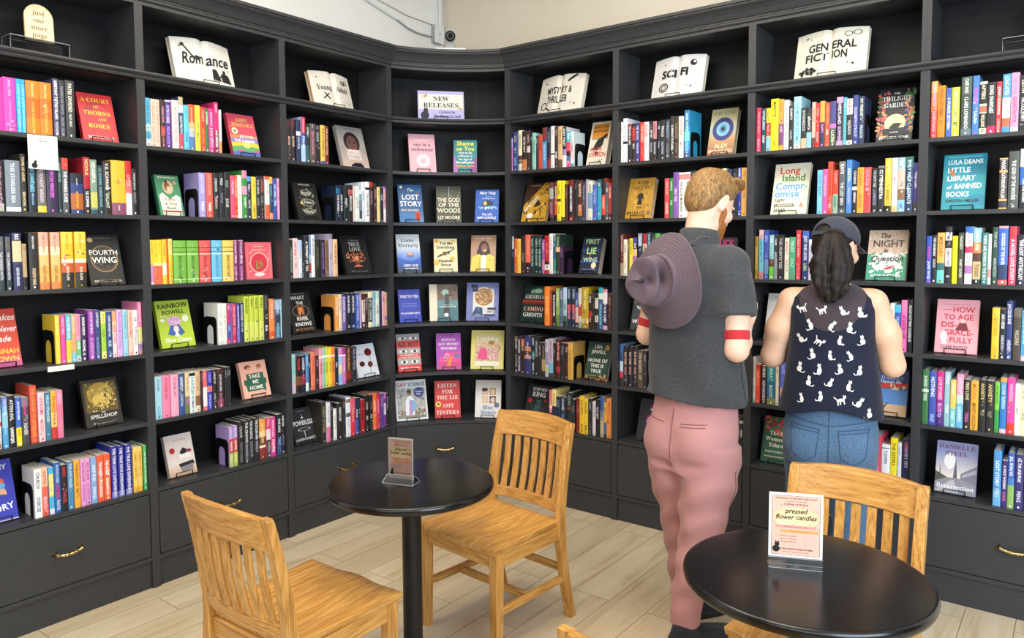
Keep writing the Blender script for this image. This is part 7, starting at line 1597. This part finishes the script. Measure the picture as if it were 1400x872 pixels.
    for L in ([(0.40, 0.02, 1.46), (0.40, 0.02, 0.96)],):
        p = snap_line(bv, L, (-1, 0, 0), 0.0012)
        if len(p) > 3: sm.tube(p, 0.0014, 5)
    sm.build('seams', mat('dark_grey_thread', '2c2d2f', 0.9), shirt)
    # trousers
    fold = lambda X, Y, Z: (0.004*np.sin(34*Z+16*Y+14*X+2*np.sin(20*X))+0.004*np.sin(56*Z-34*X+9*Y))*np.clip((0.95-Z)*3, 0, 1)*np.clip(Z*4, 0.3, 1)
    f = Field((-0.28, -0.30, 0.03), (0.28, 0.24, 1.04), 0.006)
    f.stack([(0.70, 0, -0.01, .165, .138), (0.80, 0, -0.012, .184, .150), (0.88, 0, -0.005, .186, .148), (0.98, 0, 0, .178, .135), (1.02, 0, 0, .172, .128)], 0.03, 'add', fold)
    for s_ in (1, -1):
        f.ell((s_*0.082, -0.082, 0.815), (0.092, 0.085, 0.105), None, 0.04)
        ky = -0.045 if s_ > 0 else 0.045; ay = -0.115 if s_ > 0 else 0.075
        ax_ = 0.046 if s_ > 0 else -0.10; kx = 0.070 if s_ > 0 else -0.098
        f.stack([(0.085, ax_, ay, .057, .062), (0.14, ax_, ay+0.004, .059, .064), (0.25, ax_*0.7+kx*0.3, ay*0.7+ky*0.3, .068, .073), (0.45, kx, ky, .086, .090), (0.60, kx*0.5+s_*0.046, ky*0.5-0.01, .102, .114), (0.72, s_*0.090, -0.01, .108, .130), (0.80, s_*0.088, -0.01, .105, .135)], 0.025, 'add', fold)
        f.cap((ax_, ay, 0.03), (ax_, ay, 0.12), 0.044, 0.044, 0.006, 'cut')
    for z, x0, x1 in ((0.735, 0.02, 0.17), (0.72, -0.16, -0.02)):
        f.cap((x0, -0.178, z), (x1, -0.140, z+0.012), 0.014, 0.014, 0.02, 'cut')
    tr = f.build('trousers', M_CHINO, body); bv = bvh_of(tr); sm = MB()
    for L, d in (([(0.0, -0.4, 0.96), (0.0, -0.4, 0.76)], (0, 1, 0)), ([(0.04, -0.4, 0.905), (0.135, -0.4, 0.912)], (0, 1, 0)), ([(0.04, -0.4, 0.893), (0.135, -0.4, 0.900)], (0, 1, 0)), ([(-0.135, -0.4, 0.908), (-0.04, -0.4, 0.900)], (0, 1, 0)), ([(0.4, 0.0, 0.72), (0.4, 0.0, 0.40), (0.4, -0.09, 0.14)], (-1, 0, 0))):
        p = snap_line(bv, L, d, 0.001)
        if len(p) > 2: sm.tube(p, 0.0015, 5)
    sm.build('seams', M_STITCHP, tr)
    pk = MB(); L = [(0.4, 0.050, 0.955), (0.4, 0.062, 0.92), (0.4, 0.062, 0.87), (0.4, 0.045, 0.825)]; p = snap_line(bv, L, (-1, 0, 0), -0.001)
    if len(p) > 3: pk.tube(p, [0.002]+[0.006]*(len(p)-2)+[0.002], 8); pk.build('pocket_opening', mat('pocket_painted_shade', '3a2226', 0.9), tr)  # dark tube stands for the shade inside the pocket slit
    for s_ in (1, -1):
        ay = -0.115 if s_ > 0 else 0.075; shoe(body, ((0.046 if s_ > 0 else -0.10)-0.005*s_, ay-0.065, 0.0), -math.radians(24 if s_ > 0 else 16))
        a, b = np.array(sh[s_]), np.array(el[s_]); c0, c1 = a+(b-a)*0.76, a+(b-a)*0.875
        g = Field(np.minimum(c0, c1)-0.09, np.maximum(c0, c1)+0.09, 0.004); g.cap(tuple(a+(b-a)*0.6), tuple(a+(b-a)*1.0), 0.0545, 0.0475, 0.01); g.cut(c1, b-a); g.cut(c0, a-b)
        g.build('elbow_strap', M_RED, body)
    # the hat is a thing of its own, hanging flat against his shoulder blades
    M = Matrix.Translation(o) @ Matrix.Rotation(ya, 4, 'Z')
    ax = Vector((-0.16, -0.985, 0.03)).normalized(); up = (Vector((0, 0, 1))-ax*ax.z).normalized(); rt = up.cross(ax)
    loc = M @ Vector((-0.012, -0.178, 1.468)); R3 = Matrix((rt, up, ax)).transposed(); hat_rot = (M.to_3x3() @ R3).to_euler()
    ht = bpy.data.objects.new('sun_hat', None); COL.objects.link(ht); ht.location = loc; ht.rotation_euler = hat_rot; ht.empty_display_size = 0.1
    tag(ht, 'mauve stitched bucket sun hat hanging on the man\'s back', 'hat')
    n = 64; rb, ro = 0.096, 0.186; rings = []; K = 54
    for i in range(K+1):
        t = i/K; r = rb+(ro-rb)*t; z = 0.040-0.046*t+0.0018*abs(math.sin(t*9*PI)); rings.append([(r*1.0*math.cos(2*PI*j/n), r*1.02*math.sin(2*PI*j/n), z+0.010*math.sin(2*2*PI*j/n+0.6)*t*t+0.006*math.sin(3*2*PI*j/n)*t) for j in range(n)])
    und = [[(x, y, z-0.004) for x, y, z in r] for r in reversed(rings[::6])]
    MB().loft(rings+und+[rings[0]], False, True).build('brim', M_HAT, ht)
    rings = []; K = 26
    for i in range(K+1):
        t = i/K; ring = []
        for j in range(n):
            a = 2*PI*j/n; r = rb*(1-0.10*t)*(1 if t < 0.62 else max(1-((t-0.62)/0.38)**1.3, 0.01))
            dent = math.exp(-((math.atan2(math.sin(a-0.15), math.cos(a-0.15)))/0.85)**2)*math.exp(-((t-0.42)/0.26)**2)
            r *= 1-0.78*dent; h = 0.040+0.058*math.sin(min(t/0.75, 1)*PI/2)*(1-0.30*math.cos(a)*t)+0.007*math.sin(3*a+5*t)*t-0.012*max(t-0.72, 0)/0.28
            ring.append((r*math.cos(a)-0.030*min(t/0.7, 1)-0.006*math.sin(4*a)*t, r*1.05*math.sin(a)+0.010*math.sin(2*a)*t, h-0.050*dent))
        rings.append(ring)
    MB().loft(rings, False, True).add(rings[-1], [tuple(range(n))], None, 0, True).build('crown', M_HAT, ht)
    bd = MB(); bd.loft([[(r*math.cos(2*PI*j/n), r*1.03*math.sin(2*PI*j/n), z+0.0015*math.sin(31*2*PI*j/n)) for j in range(n)] for r, z in ((rb+0.006, 0.0365), (rb+0.004, 0.046), (rb-0.001, 0.054), (rb-0.004, 0.052))], False, True); bd.build('band', M_HAT, ht)
    cd = MB(); Mi = (Matrix.Translation(loc) @ (M.to_3x3() @ R3).to_4x4()).inverted() @ M
    cd.tube([tuple(Mi @ Vector(q)) for q in ((-0.10, -0.165, 1.545), (-0.085, -0.125, 1.60), (-0.078, -0.070, 1.640), (-0.076, 0.0, 1.636), (-0.05, 0.07, 1.60), (0.0, 0.088, 1.575), (0.05, 0.07, 1.60), (0.076, 0.0, 1.636), (0.07, -0.07, 1.640), (0.02, -0.13, 1.59), (-0.01, -0.165, 1.545))], 0.0022, 6); cd.build('chin_cord', M_HAT, ht)
man()
def ovl(cx, cy, rx, ry, n=9): return [(cx+rx*math.cos(2*PI*i/n), cy+ry*math.sin(2*PI*i/n)) for i in range(n)]
CATS = [[ovl(0, -.18, .27, .34), ovl(.10, .30, .19, .17), [(-.06, .38), (.0, .62), (.08, .46)], [(.12, .46), (.24, .62), (.27, .36)], [(-.2, -.5), (-.55, -.46), (-.66, -.2), (-.58, -.18), (-.5, -.38), (-.15, -.38)]],
        [ovl(0, 0, .42, .17), ovl(.46, .20, .16, .15), [(.34, .28), (.36, .48), (.46, .34)], [(.5, .34), (.6, .46), (.6, .26)], [(-.38, -.1), (-.42, -.5), (-.3, -.5), (-.24, -.1)], [(-.16, -.1), (-.14, -.46), (-.04, -.46), (-.04, -.1)], [(.2, -.1), (.24, -.5), (.34, -.5), (.36, -.05)], [(-.36, .06), (-.62, .42), (-.54, .5), (-.3, .12)]],
        [ovl(-.06, -.1, .22, .42), ovl(.06, .40, .18, .16), [(-.08, .48), (-.06, .68), (.06, .54)], [(.08, .54), (.2, .66), (.2, .44)], [(-.2, -.4), (.4, -.56), (.5, -.36), (.42, -.34), (.34, -.46), (-.1, -.28)]]]
def woman():
    o = (-0.822, 3.2497, 0); ya = math.radians(12)
    H = Head((0.004, 0.066, 1.588), -math.radians(34), -math.radians(16), 0.97)
    f = Field((-0.34, -0.26, 0.0), (0.34, 0.50, 1.74), 0.006)
    H.skull(f, 0.05); f.cap((0, 0.005, 1.40), tuple(H.p(0, -0.02, -0.03)), 0.054, 0.050, 0.03)
    f.stack([(0.90, 0, 0, .150, .105), (1.06, 0, 0, .128, .092), (1.2, 0, 0, .140, .10), (1.33, 0, 0, .148, .098), (1.40, 0, 0, .115, .075), (1.44, 0, 0, .06, .055)], 0.03)
    f.stack([(0.72, 0, 0, .155, .115), (0.80, 0, 0, .165, .12), (0.96, 0, 0, .14, .10)], 0.03)
    sh = {1: (0.150, 0.0, 1.372), -1: (-0.158, 0.0, 1.372)}; el = {1: (0.226, 0.03, 1.118), -1: (-0.234, 0.02, 1.130)}; wr = {1: (0.115, 0.250, 1.165), -1: (-0.115, 0.250, 1.17)}
    for s_ in (1, -1):
        f.cap((s_*0.06, 0.0, 1.405), sh[s_], 0.036, 0.046, 0.025)
        f.chain([sh[s_], tuple(np.array(sh[s_])*0.5+np.array(el[s_])*0.5+np.array((s_*0.010, -0.004, 0))), el[s_]], [0.052, 0.053, 0.047], 0.03)
        mid = np.array(el[s_])*0.68+np.array(wr[s_])*0.32; f.chain([el[s_], tuple(mid), wr[s_]], [0.046, 0.043, 0.024], 0.02)
        d = np.array(wr[s_])-np.array(el[s_]); hand(f, np.array(wr[s_])+d*0.05, d+np.array((s_*0.06, 0.05, 0.04)), (s_*0.5, 0.3, -1), s_, 0.6)
        f.chain([(s_*0.085, 0, 0.78), (s_*0.083, 0.0, 0.45), (s_*0.08, -0.01, 0.08)], [0.080, 0.052, 0.036], 0.03)
        f.cap((s_*0.08, -0.02, 0.05), (s_*0.095, 0.11, 0.03), 0.032, 0.024, 0.03)
    body = f.build('person', M_SKINW); body.location = o; body.rotation_euler = (0, 0, ya)
    tag(body, 'woman in dark cap, sleeveless navy cat-print blouse and jeans, facing the general fiction shelves', 'person'); H.eyes(body); hm = H.M
    # hair under the cap, gathered into a long ponytail
    f = Field((-0.14, -0.20, 1.30), (0.17, 0.22, 1.74), 0.0045)
    H.e(f, (0, -0.020, 0.036), (0.083, 0.100, 0.078), k=0.01); H.e(f, (0, -0.052, -0.022), (0.066, 0.056, 0.052), k=0.03)
    f.cut(H.p(0, 0.034, 0.03), hm @ np.array([0, 0.9, -0.4]))
    for sg in (-1, 1): H.e(f, (sg*0.088, 0.0, -0.010), (0.03, 0.028, 0.040), None, 0.006, 'cut')
    rn = random.Random(11); r0 = np.array((0.0, -0.040, 1.655))
    for i in range(34):
        a = rn.uniform(-1, 1); b = rn.uniform(-1, 1); end = 1.372+0.035*abs(a)+rn.uniform(-.012, .03)
        w_ = lambda t: 0.010*math.sin(9*t+i)*t
        pts = []
        for t in (0, 0.12, 0.3, 0.5, 0.7, 0.86, 1.0):
            sp = (0.26+0.74*min(t/0.45, 1))*(1-0.45*max(t-0.75, 0)/0.25); z = r0[2]+0.012*math.sin(PI*min(t/0.2, 1))+(end-r0[2])*t
            pts.append((r0[0]+0.066*a*sp+w_(t)-0.006*t, r0[1]-0.052*math.sin(PI*min(t*1.9, 1)*0.5)-0.034*t+0.026*b*sp, z))
        f.chain(pts, [0.011, 0.014, 0.016, 0.016, 0.014, 0.011, 0.004], 0.008)
    f.build('hair', M_HAIRW, body, 1)
    tie = MB(); c = Vector((0, -0.062, 1.652)); tie.tube([(c.x+0.030*math.cos(2*PI*i/20), c.y+0.012*math.sin(2*PI*i/20), c.z-0.004+0.018*math.sin(2*PI*i/20)) for i in range(21)], 0.006, 8); tie.build('hair_tie', M_SOLE, body)
    # cap: dome with an arched opening at the back, strap across it, curved peak
    f = Field((-0.14, -0.10, 1.52), (0.2, 0.28, 1.76), 0.0040)
    H.e(f, (0, -0.012, 0.046), (0.090, 0.110, 0.092), k=0.006); f.cut(H.p(0, 0, 0.030), hm @ np.array([0, -0.10, -1]))
    H.e(f, (0, -0.012, 0.040), (0.084, 0.104, 0.087), None, 0.003, 'cut'); H.e(f, (0, -0.12, 0.036), (0.046, 0.05, 0.046), None, 0.004, 'cut')
    cp = f.build('cap', M_CAP, body, 1)
    pk = MB(); rings = []
    for i in range(17):
        a = -1.15+2.3*i/16; x = math.sin(a); ring = []
        for t, dz in ((0, 0.0015), (0.5, 0.0015), (1, 0.001), (1, -0.001), (0.5, -0.0015), (0, -0.0015)):
            ext = 0.074*math.cos(a*0.98)**0.7*t if abs(a) < 1.5 else 0
            ring.append(tuple(H.p(0.0895*x*(1+0.0*t), -0.012+0.108*math.cos(a)+ext, 0.032-0.018*x*x*(0.5+t*0.5)-0.006*t+dz)))
        rings.append(ring)
    pk.loft(rings, True, True); pk.build('peak', M_CAP, cp)
    st = MB(); rings = []
    for i in range(13):
        a = PI+(-0.55+1.1*i/12); rings.append([tuple(H.p(0.091*math.sin(a)*q, -0.012+0.111*math.cos(a)*q, z)) for q, z in ((1.0, 0.030), (1.02, 0.030), (1.02, 0.046), (1.0, 0.046))])
    st.loft(rings, True, True, smooth=False); st.build('strap', M_CAP, cp)
    bt = MB(); c = H.p(0, -0.012, 0.138); bt.lathe([(0.0005, -0.002), (0.007, -0.002), (0.006, 0.003), (0.0005, 0.005)], 12, tuple(c)); bt.build('button', M_CAP, cp)
    # blouse: navy with a sheer yoke at the back and white cats
    fold = lambda X, Y, Z: 0.005*np.sin(30*X+3*np.sin(9*Z)+6*Z)*np.clip((1.22-Z)*3.2, 0, 1)
    f = Field((-0.27, -0.22, 0.86), (0.27, 0.22, 1.46), 0.005)
    f.stack([(0.915, 0, -0.004, .206, .152), (0.96, 0, -0.004, .200, .148), (1.06, 0, -0.002, .182, .134), (1.17, 0, 0, .170, .122), (1.28, 0, -0.003, .168, .120), (1.345, 0, -0.006, .172, .114), (1.39, 0, -0.006, .166, .094), (1.42, 0, 0, .128, .076), (1.445, 0, 0, .078, .064)], 0.02, 'add', fold, lambda X, Y: 0.020*np.sin(14*X+1.2)-0.05*X+0.01)
    for s_ in (1, -1):
        f.cap((s_*0.232, -0.01, 1.262), (s_*0.215, 0.0, 1.41), 0.056, 0.046, 0.010, 'cut')
    f.cap((0, 0.015, 1.40), (0, 0.03, 1.5), 0.056, 0.066, 0.01, 'cut')
    bl = f.build('blouse', M_NAVY, body); bl.data.materials.append(M_SHEER); bl.data.materials.append(M_CATW)
    for p in bl.data.polygons:
        c = p.center; q = ((c.x)/0.125)**2+((c.z-1.405)/0.145)**2
        if c.y < 0.02 and q < 1: p.material_index = 1
    bv = bvh_of(bl); cv, cf = [], []
    rows = 8
    for r in range(rows):
        for q in range(-4, 5):
            x = q*0.074+(0.037 if r % 2 else 0)+rn.uniform(-.006, .006); z = 0.935+r*0.058+rn.uniform(-.008, .008); an = rn.uniform(-0.5, 0.5); kd = rn.randrange(3); sz = 0.036*rn.uniform(.9, 1.1); fl = rn.choice((-1, 1))
            for side in (-1, 1):
                got = []
                for poly in CATS[kd]:
                    pts = []
                    for px, py in poly:
                        X = x+(px*fl*math.cos(an)-py*math.sin(an))*sz; Z = z+(px*fl*math.sin(an)+py*math.cos(an))*sz
                        h = bv.ray_cast(Vector((X, side*0.5, Z)), Vector((0, -side, 0)))
                        if h[0] is None or abs(h[1].y) < 0.10: pts = None; break
                        pts.append(h[0]+Vector((0, side*0.0014, 0)))
                    if not pts: got = None; break
                    got.append(pts)
                if got and max(p.y for q_ in got for p in q_)-min(p.y for q_ in got for p in q_) < 0.035:
                    for pts in got: k = len(cv); cv += pts; cf.append(tuple(range(k, k+len(pts))))
    bm = bmesh.new(); bm.from_mesh(bl.data); vs = [bm.verts.new(p) for p in cv]; bm.verts.ensure_lookup_table()
    for q in cf:
        try: nf = bm.faces.new([vs[i] for i in q]); nf.material_index = 2
        except ValueError: pass
    bmesh.ops.triangulate(bm, faces=[f_ for f_ in bm.faces if f_.material_index == 2]); bm.to_mesh(bl.data); bm.free()
    # jeans
    fold = lambda X, Y, Z: 0.003*np.sin(46*Z+16*X)*np.clip((0.78-Z)*6, 0, 1)
    f = Field((-0.25, -0.24, 0.03), (0.25, 0.22, 1.0), 0.006)
    f.stack([(0.70, 0, -0.01, .172, .125), (0.78, 0, -0.012, .186, .136), (0.86, 0, -0.006, .182, .132), (0.97, 0, 0, .160, .112)], 0.03, 'add', fold)
    for s_ in (1, -1):
        f.ell((s_*0.082, -0.075, 0.775), (0.092, 0.082, 0.098), None, 0.03)
        f.stack([(0.06, s_*0.080, -0.01, .054, .058), (0.25, s_*0.082, -0.012, .062, .068), (0.45, s_*0.084, 0.0, .070, .078), (0.60, s_*0.086, -0.004, .085, .098), (0.70, s_*0.087, -0.008, .092, .115), (0.76, s_*0.086, -0.01, .090, .120)], 0.012, 'add', fold)
        f.cap((s_*0.08, -0.01, 0.02), (s_*0.08, -0.01, 0.09), 0.042, 0.042, 0.006, 'cut')
    je = f.build('jeans', M_DENIM, body); bv = bvh_of(je); sm = MB()
    lines = [[(0, -0.4, 0.95), (0, -0.4, 0.715)], [(-0.17, -0.4, 0.905), (0.0, -0.4, 0.88), (0.17, -0.4, 0.905)]]
    for s_ in (1, -1):
        a, b = s_*0.035, s_*0.145; lines += [[(a, -0.4, 0.865), (b, -0.4, 0.875), (b-s_*0.010, -0.4, 0.765), (b-s_*0.055, -0.4, 0.735), (a+s_*0.012, -0.4, 0.760), (a, -0.4, 0.865)], [(a, -0.4, 0.853), (b, -0.4, 0.863)], [(s_*0.012, -0.4, 0.715), (s_*0.09, -0.4, 0.690), (s_*0.16, -0.4, 0.715)]]
    for L in lines:
        p = snap_line(bv, L, (0, 1, 0), 0.001, 0.006)
        if len(p) > 2: sm.tube(p, 0.0014, 5)
    sm.build('seams', M_STITCH, je)
    for s_ in (1, -1): shoe(body, (s_*0.080, -0.075, 0.0), -s_*0.12, 0.245)
woman()
